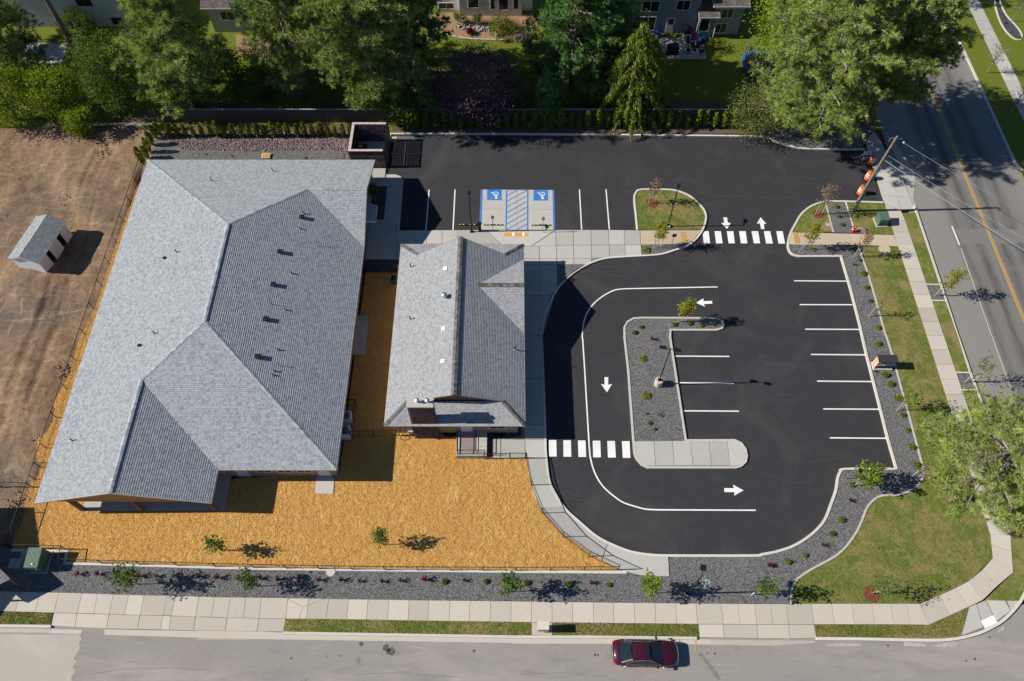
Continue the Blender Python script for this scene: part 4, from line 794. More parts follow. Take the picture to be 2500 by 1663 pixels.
for r in range(44):                        # south face; the end faces carry courses in one mesh
    z = 0.02 + r * 0.14; sh = 0.15 * (r % 2)
    for k in range(6 + (r % 2)):
        x = -8.2 + 0.16 + k * 0.316 - sh
        sc = 1.05
        if x < -8.06: x = -8.125; sc = 0.5
        if x > -6.42: x = -6.375; sc = 0.5
        put_brick(x, 26.765, z, 0, sc)
em = MB()
for r in range(44):
    z = 0.02 + r * 0.14
    for xx in (-8.235, -6.265):
        for k in range(2): em.box(xx - 0.035, 26.74 + k * 0.33, z, xx + 0.035, 27.04 + k * 0.33, z + 0.118)
tag(em.build('end_bricks', m, CH), kind='stuff')
MB().box(-8.32, 26.62, 6.18, -6.18, 27.5, 6.32).build('chimney_cap', MT['concrete_grey'], CH)
for x in (-7.45, -6.65):
    f = MB().tube([(x, 27.08, 6.3), (x, 27.08, 6.62)], 0.10, 10).build('flue', MT['bright_metal'], CH)
    MB().lathe([(0.16, 6.62), (0.18, 6.72), (0.03, 6.80)], (x, 27.08, 0), 12).build('flue_cap', MT['bright_metal'], CH)
# skylight tubes and pipes on the west slope
zw = lambda x, y: z0c + (x - cx0) * mc; ze = lambda x, y: z0c + (cx1 - x) * mc
for k, x, y in (('b1', 1720, 945), ('b1', 1705, 1484), ('c1', 1698, 231)):
    q = TILE[k]; p = on_roof(q[0] + x / 3.683, q[1] + y / 3.683, zw); s = MB().obox((p.x, p.y, p.z + 0.04), (0.36, 0.36, 0.10), 0, 0, -math.atan(mc)).build('skylight', MT['plain_white'], HOUSE)
p = on_roof(620 + 1715 / 3.683, 400 + 1205 / 3.683, zw); tv = MB().tube([(p.x, p.y, p.z - .1), (p.x, p.y, p.z + .35)], .11, 12).build('turbine_vent', MT['bright_metal'], HOUSE)
MB().lathe([(0.12, .30), (0.24, .38), (0.24, .55), (0.05, .64)], (p.x, p.y, p.z), 16).build('turbine_head', MT['bright_metal'], tv)
for k, x, y in (('b1', 1410, 930), ('b1', 1405, 1400)): q = TILE[k]; pipe(on_roof(q[0] + x / 3.683, q[1] + y / 3.683, zw), HOUSE, 0.55, 0.05)
p = on_roof(1240 + 65 / 3.683, 820 + 125 / 3.683, ze); pipe(p, HOUSE, 0.5, 0.045)
# downspouts at the south wall
for x in (-9.6, -9.2): MB().tube([(x, 26.95, 0.3), (x, 26.95, 2.7)], 0.05, 6).build('downspout', MT['grey_metal'], HOUSE)
# rear porch: landing, slatted deck, rails
R4 = lambda x, y, z=0.0: at(960 + x / 6.533, 940 + y / 6.533, z)
a, b_, c, d = R4(1015, 830, .35), R4(1490, 830, .35), R4(1490, 1130, .35), R4(1015, 1130, .35)
PORCH = thing('rear_porch', 'raised concrete porch with slatted deck and black railing below the gabled building', 'porch', ((a.x + b_.x) / 2, (a.y + d.y) / 2, 0))
MB().box(a.x, d.y, 0, a.x + 0.25, vy0 - 0.0, 0.40).build('side_wall', MT['concrete_grey'], PORCH)
MB().box(a.x + 0.25, d.y, 0, c.x, d.y + 0.25, 0.40).build('front_wall', MT['concrete_grey'], PORCH)
x2 = R4(1325, 830, .35).x; MB().box(x2, d.y + 0.25, 0, c.x, vy0, 0.40).build('landing', MT['concrete_grey'], PORCH)
MB().box(a.x + 0.25, d.y + 0.25, 0, x2, vy0, 0.30).build('deck_base', MT['joint'], PORCH)
m = simple('deck_board', (0.42, 0.33, 0.32), 0.8, 0.12, 4); MT['deck_board'] = m
n = 17; L_ = (vy0 - d.y - 0.3) / n
for k in range(n): MB().box(a.x + 0.27, d.y + 0.28 + k * L_, 0.30, x2 - 0.02, d.y + 0.28 + (k + 0.72) * L_, 0.36).build('deck_board', MT['deck_board'], PORCH)
def railing(parent, p, q, h=0.95, z=0.0, pick=0.12, w=0.035, mat='black_metal', posts=True):
    p = Vector(p); q = Vector(q); L = (q - p).length; rl = MB().bar(p + Vector((0, 0, z + h)), q + Vector((0, 0, z + h)), 0.05).build('top_rail', MT[mat], parent)
    MB().bar(p + Vector((0, 0, z + 0.12)), q + Vector((0, 0, z + 0.12)), w).build('bottom_rail', MT[mat], parent)
    n = int(L / pick); pm = MB()
    for i in range(1, n): c = p.lerp(q, i / n); pm.bar(c + Vector((0, 0, z + 0.12)), c + Vector((0, 0, z + h)), 0.018)
    if n > 1: tag(pm.build('pickets', MT[mat], parent), kind='stuff')
    for c in ((p, q) if posts else ()): MB().bar(c + Vector((0, 0, z)), c + Vector((0, 0, z + h + 0.04)), 0.06).build('rail_post', MT[mat], parent)
railing(PORCH, (a.x + 0.12, d.y + 0.12, 0), (c.x - 0.15, d.y + 0.12, 0), 0.9, 0.40)
railing(PORCH, (a.x + 0.12, d.y + 0.12, 0), (a.x + 0.12, vy0 - 0.3, 0), 0.9, 0.40)
railing(PORCH, (x2 + 0.02, d.y + 0.3, 0), (x2 + 0.02, vy0 - 0.4, 0), 0.9, 0.40, 0.5)
# half-round window wells
for nm, x, y in (('w', 915, 765), ('e', 1680, 760)):
    p = R4(x, y, 0.05); ww = thing('window_well', 'black half-round window well against the ' + ('chimney side of the rear wall' if nm == 'w' else 'rear wall right of the porch'), 'window well', (p.x, p.y, 0))
    pts = [(p.x + 0.62 * math.cos(t), p.y - 0.38 * math.sin(t)) for t in np.linspace(0, math.pi, 14)]
    MB().ribbon(pts, 0.05, 0, 0.16).build('rim', MT['black_metal'], ww); MB().prism(pts, -0.1, 0.075).build('well_floor', MT['black_metal'], ww)

# ======== garden shed on the dirt lot
ang = math.atan2(48.97 - 44.09, -43.99 + 44.99) - math.pi / 2; Wd, Ln = 2.85, 4.95
SH = thing('garden_shed', 'small white gabled shed with two dark openings standing alone on the dirt lot', 'shed', (-45.95, 46.75, 0), ang)
hw, hl, ez, rz_ = Wd / 2, Ln / 2, 1.98, 2.58
def L_(mb, nm, mat, par=None): return mb.build(nm, MT[mat], par or SH, local=True)
for sx in (-1, 1):
    g = MB(); y = sx * hl; g.add([(-hw, y, 0), (hw, y, 0), (hw, y, ez), (0, y, rz_ - 0.05), (-hw, y, ez), (-hw, y - sx * .08, 0), (hw, y - sx * .08, 0), (hw, y - sx * .08, ez), (0, y - sx * .08, rz_ - .05), (-hw, y - sx * .08, ez)], [(0, 1, 2, 3, 4), (9, 8, 7, 6, 5), (0, 5, 6, 1), (1, 6, 7, 2), (4, 9, 5, 0)]); L_(g, 'end_wall', 'shed_lap')
L_(MB().box(-hw, -hl + .08, 0, -hw + .08, hl - .08, ez), 'side_wall', 'shed_lap')
ops = [(-1.25, -0.65), (0.75, 1.4)]; segs = [(-hl + .08, ops[0][0]), (ops[0][1], ops[1][0]), (ops[1][1], hl - .08)]
for y0_, y1_ in segs: L_(MB().box(hw - .08, y0_, 0, hw, y1_, ez), 'side_wall', 'shed_siding')
for y0_, y1_ in ops: L_(MB().box(hw - .08, y0_, 1.85, hw, y1_, ez), 'lintel', 'shed_siding')
for y0_, y1_ in ((-2.0, -1.27), (0.02, 0.73)):
    dr = L_(MB().box(hw + .005, y0_, .1, hw + .045, y1_, 1.88), 'door', 'shed_siding')
    bm_ = MB(); bm_.bar((hw + .05, y0_ + .05, .15), (hw + .05, (y0_ + y1_) / 2, 1.0), .05); bm_.bar((hw + .05, (y0_ + y1_) / 2, 1.0), (hw + .05, y1_ - .05, .15), .05); bm_.bar((hw + .05, y0_ + .05, 1.88), (hw + .05, (y0_ + y1_) / 2, 1.0), .05); bm_.bar((hw + .05, (y0_ + y1_) / 2, 1.0), (hw + .05, y1_ - .05, 1.88), .05)
    L_(bm_, 'brace', 'plain_white', dr)
L_(MB().box(-hw + .1, -hl + .1, .02, hw - .1, hl - .1, .12), 'floor', 'weathered_wood')
ov = .18; k = (rz_ - ez) / hw
for sx, mt in ((-1, 'shingle_pale'), (1, 'shingle_pale')):
    if 'shingle_pale' not in MT: mk_shingle('shingle_pale', (0.27, 0.285, 0.285), (0.40, 0.42, 0.415), (0.13, 0.14, 0.15), 0.3, 0.14)
    pts = [(0, -hl - ov, rz_ + .03), (sx * (hw + ov), -hl - ov, ez - k * ov + .03), (sx * (hw + ov), hl + ov, ez - k * ov + .03), (0, hl + ov, rz_ + .03)]
    r = roof_plane(pts, MT[mt], None, t=0.02); r.parent = SH
    L_(MB().add([tuple(Vector(q) - Vector((0, 0, .03 + d_))) for d_ in (0, .09) for q in pts], [(0, 1, 2, 3), (7, 6, 5, 4), (0, 4, 5, 1), (1, 5, 6, 2), (2, 6, 7, 3)]), 'roof_board', 'white_trim')
# ------------------------------------------------------------------ vegetation
def unit(a): return a / np.maximum(np.linalg.norm(a, axis=1, keepdims=True), 1e-6)
def needle_tufts(P, D, n, L, W, rng):
    P = np.repeat(np.asarray(P), n, 0); D = np.repeat(np.asarray(D), n, 0); N = len(P)
    d = unit(D * 0.55 + rng.normal(size=(N, 3)) * 0.62 + np.array([0, 0, 0.12])); s = unit(np.cross(d, rng.normal(size=(N, 3))))
    l = (L * rng.uniform(0.7, 1.2, (N, 1))); p = P + rng.normal(size=(N, 3)) * 0.04
    V = np.stack([p - s * W / 2, p + s * W / 2, p + d * l + s * W * 0.3, p + d * l - s * W * 0.3], 1).reshape(-1, 3)
    T = np.arange(N * 4).reshape(N, 4); tint = np.repeat(rng.uniform(0.1, 1.0, N // n), n) * 0.7 + rng.uniform(0, 0.3, N)
    return V, T, tint
def leaf_quads(P, size, rng, up=0.5, asp=0.6, droop=0.0):
    P = np.asarray(P); N = len(P); nrm = unit(rng.normal(size=(N, 3)) + np.array([0, 0, up])); a = unit(np.cross(nrm, rng.normal(size=(N, 3)))); b = np.cross(nrm, a)
    if droop: a = unit(a * (1 - droop) + np.array([0, 0, -1]) * droop); b = unit(np.cross(a, nrm))
    s = size * rng.uniform(0.6, 1.25, (N, 1))
    V = np.stack([P - a * s * 0.5, P + b * s * asp * 0.5, P + a * s * 0.5, P - b * s * asp * 0.5], 1).reshape(-1, 3)
    return V, np.arange(N * 4).reshape(N, 4), rng.uniform(0, 1, N)
def trunk_path(h, rng, lean=0.02, n=9):
    return [(rng.normal() * lean * h * 0.25 * (i / n), rng.normal() * lean * h * 0.25 * (i / n), h * i / n) for i in range(n + 1)]
def pine_tree(name, label, loc, h, rmax, cb, seed, mat='needles', tuft=0.34, dens=1.0, droop=0.12, shape=1.0, group=None, lean=(0, 0), width=0.05, pk=0.72, nn=17):
    rng = np.random.default_rng(seed); root = thing(name, label, 'tree', loc, 0, group); wood = MB(); limb = MB()
    tr = [(lean[0] * (i / 9), lean[1] * (i / 9), h * i / 9) for i in range(10)]; r0 = 0.016 * h + 0.06
    wood.tube(tr, [r0 * (1 - 0.88 * i / 9) + 0.02 for i in range(10)], 8)
    P, D = [], []; nb = int(9.5 * (h - cb) * dens)
    for i in range(nb):
        t = (i + rng.uniform(0, 1)) / nb; z = cb + (h - cb) * t; az = i * 2.399 + rng.normal() * 0.5
        if rng.uniform() < 0.12: continue
        prof = (math.sin(math.pi * min(1, (0.16 + 0.84 * t) ** pk))) if shape > 0.5 else (1 - t) * 0.95 + 0.06
        ln = max(0.35, rmax * prof * rng.uniform(0.42, 1.25)); rise = (0.42 * t - 0.10) - droop * rng.uniform(0, 1)
        dx, dy = math.cos(az), math.sin(az); o = Vector((lean[0] * z / h, lean[1] * z / h, z)); pts = []
        for k in range(6):
            s = k / 5; pts.append((o.x + dx * ln * s + rng.normal() * 0.05 * ln * s, o.y + dy * ln * s + rng.normal() * 0.05 * ln * s, z + rise * ln * s + 0.10 * ln * s * s))
        limb.tube(pts, [0.018 * ln * (1 - 0.85 * k / 5) + 0.014 for k in range(6)], 4)
        nt_ = max(3, int(ln * 5.2))
        for k in range(nt_):
            s = 0.30 + 0.70 * (k + rng.uniform(0, 1)) / nt_; j = min(4, int(s * 5)); f = s * 5 - j; b = np.array(pts[j]) * (1 - f) + np.array(pts[j + 1]) * f
            side = rng.choice([-1, 1]); ta = az + side * rng.uniform(0.5, 1.25); tl = min(1.35, ln * 0.34) * (1.15 - 0.55 * s) * rng.uniform(0.6, 1.3)
            e = b + np.array([math.cos(ta) * tl, math.sin(ta) * tl, rng.normal() * 0.15 + 0.10 * tl])
            if k % 2 == 0: limb.tube([tuple(b), tuple(e)], [0.018, 0.008], 3)
            m = 2
            for q in range(m):
                w = (q + 1) / m; P.append(b * (1 - w) + e * w + rng.normal(size=3) * 0.07); D.append(unit((e - b)[None])[0])
        P.append(np.array(pts[-1])); D.append(np.array([dx, dy, 0.2]))
    V, T, ti = needle_tufts(P, D, nn, tuft, width, rng)
    trimesh('crown', V, T, MT[mat], root, ti); wood.build('trunk', MT['bark'], root, local=True); limb.build('limbs', MT['limb'], root, local=True); return root
def broad_tree(name, label, loc, h, rx, rz, seed, mat='leaf_mid', leaf=0.20, nclump=60, per=110, cat='tree', trunk=True, group=None, cz=None, sq=1.0):
    rng = np.random.default_rng(seed); root = thing(name, label, cat, loc, 0, group); cz = cz if cz is not None else h - rz
    wood = MB(); P = []; r0 = 0.02 * h + 0.03
    if trunk: wood.tube([(0, 0, 0), (0.05, 0.03, cz * 0.5), (0.0, 0.08, cz), (0.1, 0, cz + rz * 0.5)], [r0, r0 * 0.8, r0 * 0.6, r0 * 0.2], 7)
    for i in range(nclump):
        v = unit(rng.normal(size=(1, 3)))[0]; rr = rng.uniform(0.45, 1.0) ** 0.55; c = np.array([v[0] * rx * rr * rng.uniform(.8, 1.15), v[1] * rx * sq * rr, cz + v[2] * rz * rr]) * np.array([1, 1, 1])
        if c[2] < 0.25: c[2] = rng.uniform(0.25, 0.7)
        if trunk and i % 2 == 0: s0 = (0, 0, max(0.2, min(cz, c[2] - 0.4 * rx))); wood.tube([s0, tuple((np.array(s0) + c) / 2 + rng.normal(size=3) * 0.15), tuple(c)], [r0 * 0.35, r0 * 0.2, 0.012], 4)
        cs = rng.uniform(0.20, 0.36) * min(rx, rz) + 0.10; P.append(c + rng.normal(size=(per, 3)) * np.array([cs, cs, cs * 0.72]) * 0.62)
    P = np.concatenate(P); P[:, 2] = np.maximum(P[:, 2], 0.06); V, T, ti = leaf_quads(P, leaf, rng)
    ti = ti * 0.5 + np.repeat(rng.uniform(0, 0.5, nclump), per)
    trimesh('crown', V, T, MT[mat], root, ti)
    if not wood.v: wood.tube([(0, 0, 0), (0, 0, 0.4 * h)], [0.04, 0.02], 5)
    wood.build('trunk', MT['bark'], root, local=True); return root
def cedar_tree(name, label, loc, h, rmax, seed, leaders=((0, 0, 1.0),)):
    rng = np.random.default_rng(seed); root = thing(name, label, 'tree', loc); wood = MB(); P = []; Dn = []
    for lx, ly, sc in leaders:
        H = h * sc; wood.tube([(lx * .3, ly * .3, 0), (lx, ly, H * 0.6), (lx * 1.05, ly, H)], [0.22, 0.1, 0.02], 6); nb = int(26 * H * 0.5)
        for i in range(nb):
            t = (i + rng.uniform(0, 1)) / nb; z = H * (0.06 + 0.94 * t); az = i * 2.399 + rng.normal() * 0.3; ln = (rmax * sc * (1 - t) ** 0.62 + 0.2) * rng.uniform(0.45, 1.15); pts = []
            for k in range(6):
                s = k / 5; pts.append(np.array([lx + math.cos(az) * ln * s, ly + math.sin(az) * ln * s, z + 0.35 * ln * s - 0.85 * ln * s * s]))
            wood.tube([tuple(p) for p in pts], [0.03, 0.025, 0.02, 0.015, 0.01, 0.005], 3); nn = int(ln * 16) + 6
            for k in range(nn):
                s = rng.uniform(0.25, 1.0); j = min(4, int(s * 5)); f = s * 5 - j; b = pts[j] * (1 - f) + pts[j + 1] * f; hang = rng.uniform(0.1, 0.75) * (0.5 + 0.5 * s)
                for q in range(3): P.append(b + rng.normal(size=3) * 0.09 - np.array([0, 0, hang * q / 3]))
    V, T, ti = leaf_quads(P, 0.34, rng, 0.1, 0.34, 0.72); ti = np.clip(ti, 0, 1)
    trimesh('crown', V, T, MT['cedar'], root, ti); wood.build('trunk', MT['bark'], root, local=True); return root
g2 = lambda px, py: tuple(at(px, py, 0.0))
pine_tree('pine_tree', 'huge spreading pine at the corner beside the east road entrance', g2(1958, 334), 21, 6.8, 2.6, 1, pk=1.1, dens=1.25, group=None, tuft=0.34, width=0.04, nn=22)
pine_tree('pine_tree', 'tall pine overhanging the east road behind the utility pole', g2(2112, 304), 21, 4.5, 4.5, 2, pk=1.0, dens=1.1, tuft=0.36, width=0.06)
pine_tree('pine_tree', 'bright pine on the corner lawn shading the east sidewalk', g2(2318, 1222), 14, 4.5, 4.4, 3, 'needles_light', dens=1.0, tuft=0.32, width=0.032, nn=26, lean=(0.6, 0.6))
pine_tree('pine_tree', 'pine hanging over the plank fence above the trash enclosure', (-15.0, 66.6, 0), 21, 5.9, 2.6, 4, pk=1.1, dens=1.05, tuft=0.40, width=0.06)
pine_tree('pine_tree', 'bare-trunked pine just behind the plank fence left of the trash enclosure', g2(856, 240), 21, 3.6, 8.5, 5, dens=1.0)
pine_tree('pine_tree', 'pine with a pale trunk in the yard of the grey shingled house', g2(739, 241), 19, 3.7, 4.0, 6, dens=0.95)
pine_tree('pine_tree', 'pine against the plank fence behind the hipped building', g2(485, 258), 17, 4.4, 1.6, 7, dens=1.25, tuft=0.38)
pine_tree('pine_tree', 'leaning dark-trunked pine among the leafy bushes', g2(232, 205), 22, 4.0, 13.5, 8, dens=0.9)
pine_tree('pine_tree', 'pine in front of the pale blue-white house patio', g2(72, 196), 15, 3.6, 2.6, 9, dens=0.95, tuft=0.36)
pine_tree('pine_tree', 'dark pine between the flower-bed house and the blue-grey house', g2(1395, 215), 18, 4.6, 3.0, 10, 'needles_dark', dens=1.2, tuft=0.36, width=0.06)
pine_tree('pine_tree', 'dark pine right of the flower bed behind the purple plum', g2(1020, 180), 20, 3.9, 4.0, 11, 'needles_dark', dens=1.1, width=0.06)
cedar_tree('weeping_cedar', 'weeping cedar with drooping yellow-green sprays by the lot kerb', g2(1535, 286), 12.0, 4.1, 12, ((0, 0, 1.0), (1.6, 1.0, 0.80), (-1.3, 0.6, 0.68)))
broad_tree('maple_tree', 'bright green maple beside the huge corner pine', g2(1905, 190), 11, 4.3, 4.6, 13, 'leaf_bright', 0.26, 90, 150)
broad_tree('plum_tree', 'purple-leaved plum tree leaning over the plank fence', g2(1165, 282), 8.2, 4.4, 3.6, 14, 'leaf_plum', 0.20, 95, 150)
broad_tree('olive_tree', 'olive green bushy tree at the end of the hedge by the corner pine', g2(1828, 318), 5.6, 3.0, 2.6, 15, 'leaf_olive', 0.17, 60, 130)
broad_tree('olive_tree', 'low olive green tree tucked under the huge corner pine', g2(1890, 316), 4.6, 2.1, 2.2, 16, 'leaf_olive', 0.17, 40, 110)
broad_tree('leafy_bush', 'large yellow-green bush at the frame edge of the dirt lot', g2(45, 292), 6.4, 3.0, 3.0, 17, 'leaf_bright', 0.24, 70, 120, 'bush')
broad_tree('leafy_bush', 'yellow-green bush around the foot of the leaning pine', g2(175, 268), 5.4, 3.0, 2.6, 18, 'leaf_bright', 0.24, 70, 110, 'bush')
broad_tree('leafy_bush', 'small bright bush hanging over the dirt lot next to the tilted fence panel', g2(212, 322), 3.4, 1.6, 1.6, 19, 'leaf_bright', 0.22, 36, 100, 'bush')
broad_tree('shade_tree', 'dense dark green tree between the leaning pine and the fence pine', g2(318, 262), 10.0, 2.8, 4.9, 20, 'leaf_mid', 0.24, 85, 130)
broad_tree('leafy_bush', 'mid green bush at the base of the pine over the trash enclosure', g2(985, 302), 4.6, 1.9, 2.2, 21, 'leaf_mid', 0.20, 45, 110, 'bush')
broad_tree('leafy_bush', 'shaded bush cluster under the pale-trunked pine', g2(800, 205), 5.4, 2.6, 2.6, 22, 'leaf_mid', 0.22, 50, 100, 'bush')
broad_tree('leafy_bush', 'bright bush on the shaded lawn behind the plank fence', g2(625, 190), 3.6, 1.7, 1.7, 23, 'leaf_bright', 0.22, 30, 100, 'bush')
broad_tree('clipped_bush', 'round dark bush against the wall of the pale blue-white house', g2(198, 88), 3.2, 1.9, 1.6, 24, 'leaf_mid', 0.16, 50, 120, 'bush')
broad_tree('flowering_bush', 'spreading light green bush in front of the bay window', g2(1228, 82), 2.3, 1.7, 1.2, 25, 'leaf_lime', 0.16, 40, 90, 'bush')
broad_tree('shade_tree', 'dark tree wedged beside the wall of the blue-grey house', g2(1490, 120), 10, 2.6, 4.6, 26, 'leaf_mid', 0.26, 70, 110)
pine_tree('spruce_tree', 'small blue-green spruce between the fence pine and the plum', g2(1045, 288), 7.2, 2.0, 0.5, 27, 'needles_dark', dens=1.2, shape=0.0, tuft=0.26)
pine_tree('spruce_tree', 'low dark spruce behind the fence between plum and cedar', g2(1330, 286), 6.0, 2.7, 0.4, 28, 'needles_dark', dens=1.5, shape=0.0, tuft=0.28)
broad_tree('shade_tree', 'shaded understorey tree between fence pine and grey house', g2(575, 232), 6.0, 2.2, 2.6, 29, 'leaf_mid', 0.24, 45, 100)
pine_tree('pine_tree', 'dark pine standing close to the grey house corner', g2(690, 150), 18, 3.4, 4.0, 63, 'needles_dark', dens=0.9, tuft=0.36)
pine_tree('pine_tree', 'shadowy pine between dark pine and weeping cedar', g2(1462, 190), 15, 3.4, 2.0, 64, 'needles_dark', dens=1.0, tuft=0.36)
broad_tree('leafy_bush', 'shaded bush beneath the shadowy pine by the cedar', g2(1440, 245), 4.2, 2.3, 2.0, 65, 'leaf_mid', 0.22, 40, 90, 'bush')
broad_tree('leafy_bush', 'dark bush behind the fence left of the purple plum', g2(1035, 240), 5.0, 2.4, 2.5, 66, 'leaf_mid', 0.22, 45, 90, 'bush')
broad_tree('leafy_bush', 'dark bush behind the fence right of the purple plum', g2(1270, 255), 4.6, 2.4, 2.3, 67, 'leaf_mid', 0.22, 45, 90, 'bush')
broad_tree('leafy_bush', 'dark bush behind the fence between the two fence pines', g2(660, 235), 3.8, 2.0, 1.9, 68, 'leaf_mid', 0.22, 36, 90, 'bush')
# trees just beyond the top of the frame whose shade falls on the yards
for i, (x, y, h, r) in enumerate(((-68, 74, 17, 5), (-30, 92, 18, 5), (-8, 96, 18, 5), (40, 88, 17, 5))):
    pine_tree('pine_tree', ('pine beyond the dirt lot at the far side of the pale house', 'pine behind the roof of the grey shingled house', 'pine behind the flower-bed house', 'pine behind the maple next to the east road')[i], (x, y, 0), h, r, 3, 40 + i, 'needles_dark', dens=0.7)

# ---- arborvitae hedge
def arbor_mesh(seed, h=1.5, r=0.22):
    rng = np.random.default_rng(seed); n = 520; t = rng.uniform(0, 1, n) ** 0.9; az = rng.uniform(0, 2 * math.pi, n); rr = r * np.sqrt(np.maximum(0.02, np.sin(np.pi * np.clip(0.12 + 0.85 * t, 0, 1)))) * rng.uniform(0.75, 1.12, n)
    P = np.stack([np.cos(az) * rr, np.sin(az) * rr, 0.06 + t * h], 1); V, T, ti = leaf_quads(P, 0.17, rng, 0.2, 0.5, -0.6); return V, T, ti
AV = []
def arbor(loc, k, s, label, group):
    if k >= len(AV):
        root = thing('arborvitae', label, 'shrub', loc, 0, group); V, T, ti = arbor_mesh(100 + k, 1.45 + 0.15 * (k % 3)); trimesh('foliage', V, T, MT['arborvitae'], root, ti)
        MB().tube([(0, 0, 0), (0, 0, 1.2)], [0.03, 0.012], 5).build('stem', MT['bark'], root, local=True); root.scale = (s, s, s); AV.append(root)
    else: copy_tree(AV[k % 4], loc, RND.uniform(0, 6), s, label, group)
cnt = 0
for i in range(25):
    x = -37.2 + i * 0.86 + RND.uniform(-.1, .1); y = 62.55 + RND.uniform(-.15, .15)
    arbor((x, y, 0.03), cnt if cnt < 4 else cnt % 4, RND.uniform(1.0, 1.32), 'young arborvitae in the row between the plank fence and the cobble bed', 'arborvitae along the cobble bed'); cnt += 1
    AV[:] = AV[:4]
for i in range(42):
    x = -12.4 + i * 0.99 + RND.uniform(-.12, .12); y = 64.0 + RND.uniform(-.12, .12)
    copy_tree(AV[i % 4], (x, y, 0.03), RND.uniform(0, 6), RND.uniform(1.2, 1.5), 'shaded arborvitae in the hedge behind the car park kerb', 'arborvitae hedge behind the lot kerb')
for k, x, y in (('a0', 1480, 1165), ('a0', 1440, 1215), ('a0', 1405, 1245), ('a0', 1375, 1305), ('a0', 1350, 1370), ('a0', 1330, 1425), ('a0', 1295, 1475)):
    p = S1(k, x, y, 0.03); copy_tree(AV[RND.randint(0, 3)], (p.x, p.y, 0.03), RND.uniform(0, 6), RND.uniform(1.15, 1.4), 'bushy arborvitae in the slanted row at the corner of the hipped roof', 'arborvitae turning the fence corner')

# ---- bedding shrubs
def shrub_proto(name, label, group, seed, mat, r, h, n, leaf, upright=False, cat='shrub'):
    rng = np.random.default_rng(seed); root = thing(name, label, cat, (0, 0, -50), 0, group)
    if upright:
        az = rng.uniform(0, 2 * math.pi, n); t = rng.uniform(0.1, 1, n); P = np.stack([np.cos(az) * r * t * rng.uniform(.3, 1.1, n), np.sin(az) * r * t * rng.uniform(.3, 1.1, n), h * t ** 0.8], 1)
    else:
        v = unit(rng.normal(size=(n, 3))); v[:, 2] = np.abs(v[:, 2]); P = v * np.array([r, r, h]) * rng.uniform(0.72, 1.1, (n, 1))
    V, T, ti = leaf_quads(P, leaf, rng, 0.5); trimesh('foliage', V, T, MT[mat], root, ti)
    sm = MB()
    for k in range(5): a = k * 1.257; sm.tube([(0, 0, 0), (math.cos(a) * r * .6, math.sin(a) * r * .6, h * .7)], [0.02, 0.008], 4)
    sm.build('stems', MT['bark'], root, local=True); return root
PR = {}
def shrub(kind, loc, label, group, s=None):
    spec = dict(green=('leaf_lime', .30, .30, 260, .13, False), red=('leaf_red', .34, .55, 170, .12, True), yellow=('leaf_yellow', .40, .22, 200, .15, False), small=('leaf_mid', .20, .18, 130, .11, False), brown=('leaf_brown', .40, .26, 130, .13, True))[kind]
    sc = (s or 1.0) * RND.uniform(0.62, 1.0); nm = dict(green='green_shrub', red='red_barberry', yellow='golden_shrub', small='green_seedling', brown='dry_shrub')[kind]
    if kind not in PR:
        PR[kind] = shrub_proto(nm, label, group, 200 + len(PR), *spec); PR[kind].location = loc; PR[kind].scale = (sc,) * 3
    else: copy_tree(PR[kind], loc, RND.uniform(0, 6), sc, label, group)
def shrubs(kind, spec, label, group, s=None, z=0.1):
    for x, y in S(spec, z): shrub(kind, (x, y, z - 0.01), label, group, s)
shrubs('green', 'b2 1200,1470 1140,1522 1497,1447 1635,1437 1740,1457 1850,1444', 'low green shrub in the gravel of the centre island', 'green shrubs on the centre island')
shrubs('yellow', 'b2 1245,772', 'golden shrub on the gravel tip beside the crosswalk sign', 'golden shrubs')
shrubs('green', 'b3 670,390 697,476 725,552', 'low green shrub in the gravel stripe between the two island lawns', 'shrubs in the island gravel stripe', 0.9)
shrubs('yellow', 'b3 465,772', 'golden shrub below the entry walk by the staked yellow sapling', 'golden shrubs')
shrubs('green', 'b3 835,766 877,868 912,990 942,1115 975,1235 1050,1475 c3 1045,76 1050,192 1112,352 1155,437 1225,560 1270,715 1312,850 1350,1005 1395,1160', 'low green shrub in the gravel strip between stalls and lawn', 'green shrubs in the east gravel strip')
shrubs('green', 'c3 810,1342', 'low green shrub by the silver sign post at the lot corner', 'green shrubs in the east gravel strip')
shrubs('red', 'b3 823,912', 'small dark red barberry at the top of the east gravel strip', 'red barberries', 0.6)
shrubs('red', 'c3 985,232 1018,326', 'small dark red barberry beside the monument sign', 'barberries at the monument sign', 0.55)
shrubs('red', 'c3 790,1487 d3 548,340 78,520', 'red barberry in the curving gravel between lot and corner lawn', 'barberries in the curved gravel')
shrubs('green', 'd3 715,106 633,232 390,428 238,490', 'low green shrub in the curving gravel between lot and corner lawn', 'green shrubs in the curved gravel')
shrubs('red', 'c2 1295,36', 'dark red barberry near the lamp on the centre island', 'red barberries', 0.9)
shrubs('yellow', 'c2 1215,206 1240,542', 'golden shrub in the gravel of the centre island', 'golden shrubs on the centre island')
shrubs('small', 'c2 1250,700 1278,785 1325,842', 'tiny green seedling in the lower gravel of the centre island', 'seedlings on the centre island', 1.0)
shrubs('brown', 'c2 1365,712', 'dry orange-brown shrub on the centre island')if False else shrubs('brown', 'c2 1365,712', 'dry orange-brown shrub on the centre island', 'dry shrubs')
shrubs('green', 'd2 168,676 552,690 912,694 1308,699 d1 1715,664 2088,664', 'round green shrub in the south gravel strip', 'green shrubs in the south gravel strip', 0.95)
shrubs('red', 'd0 712,598 888,598 1258,614 1418,618 1615,634 1795,621 1963,631 2160,638 2345,636 d1 222,642 413,630 595,652 790,651 955,661 1157,666 1320,657 1543,648 1895,656 d2 382,668 752,678 2345,522', 'red barberry in the south gravel strip', 'barberries in the south gravel strip')
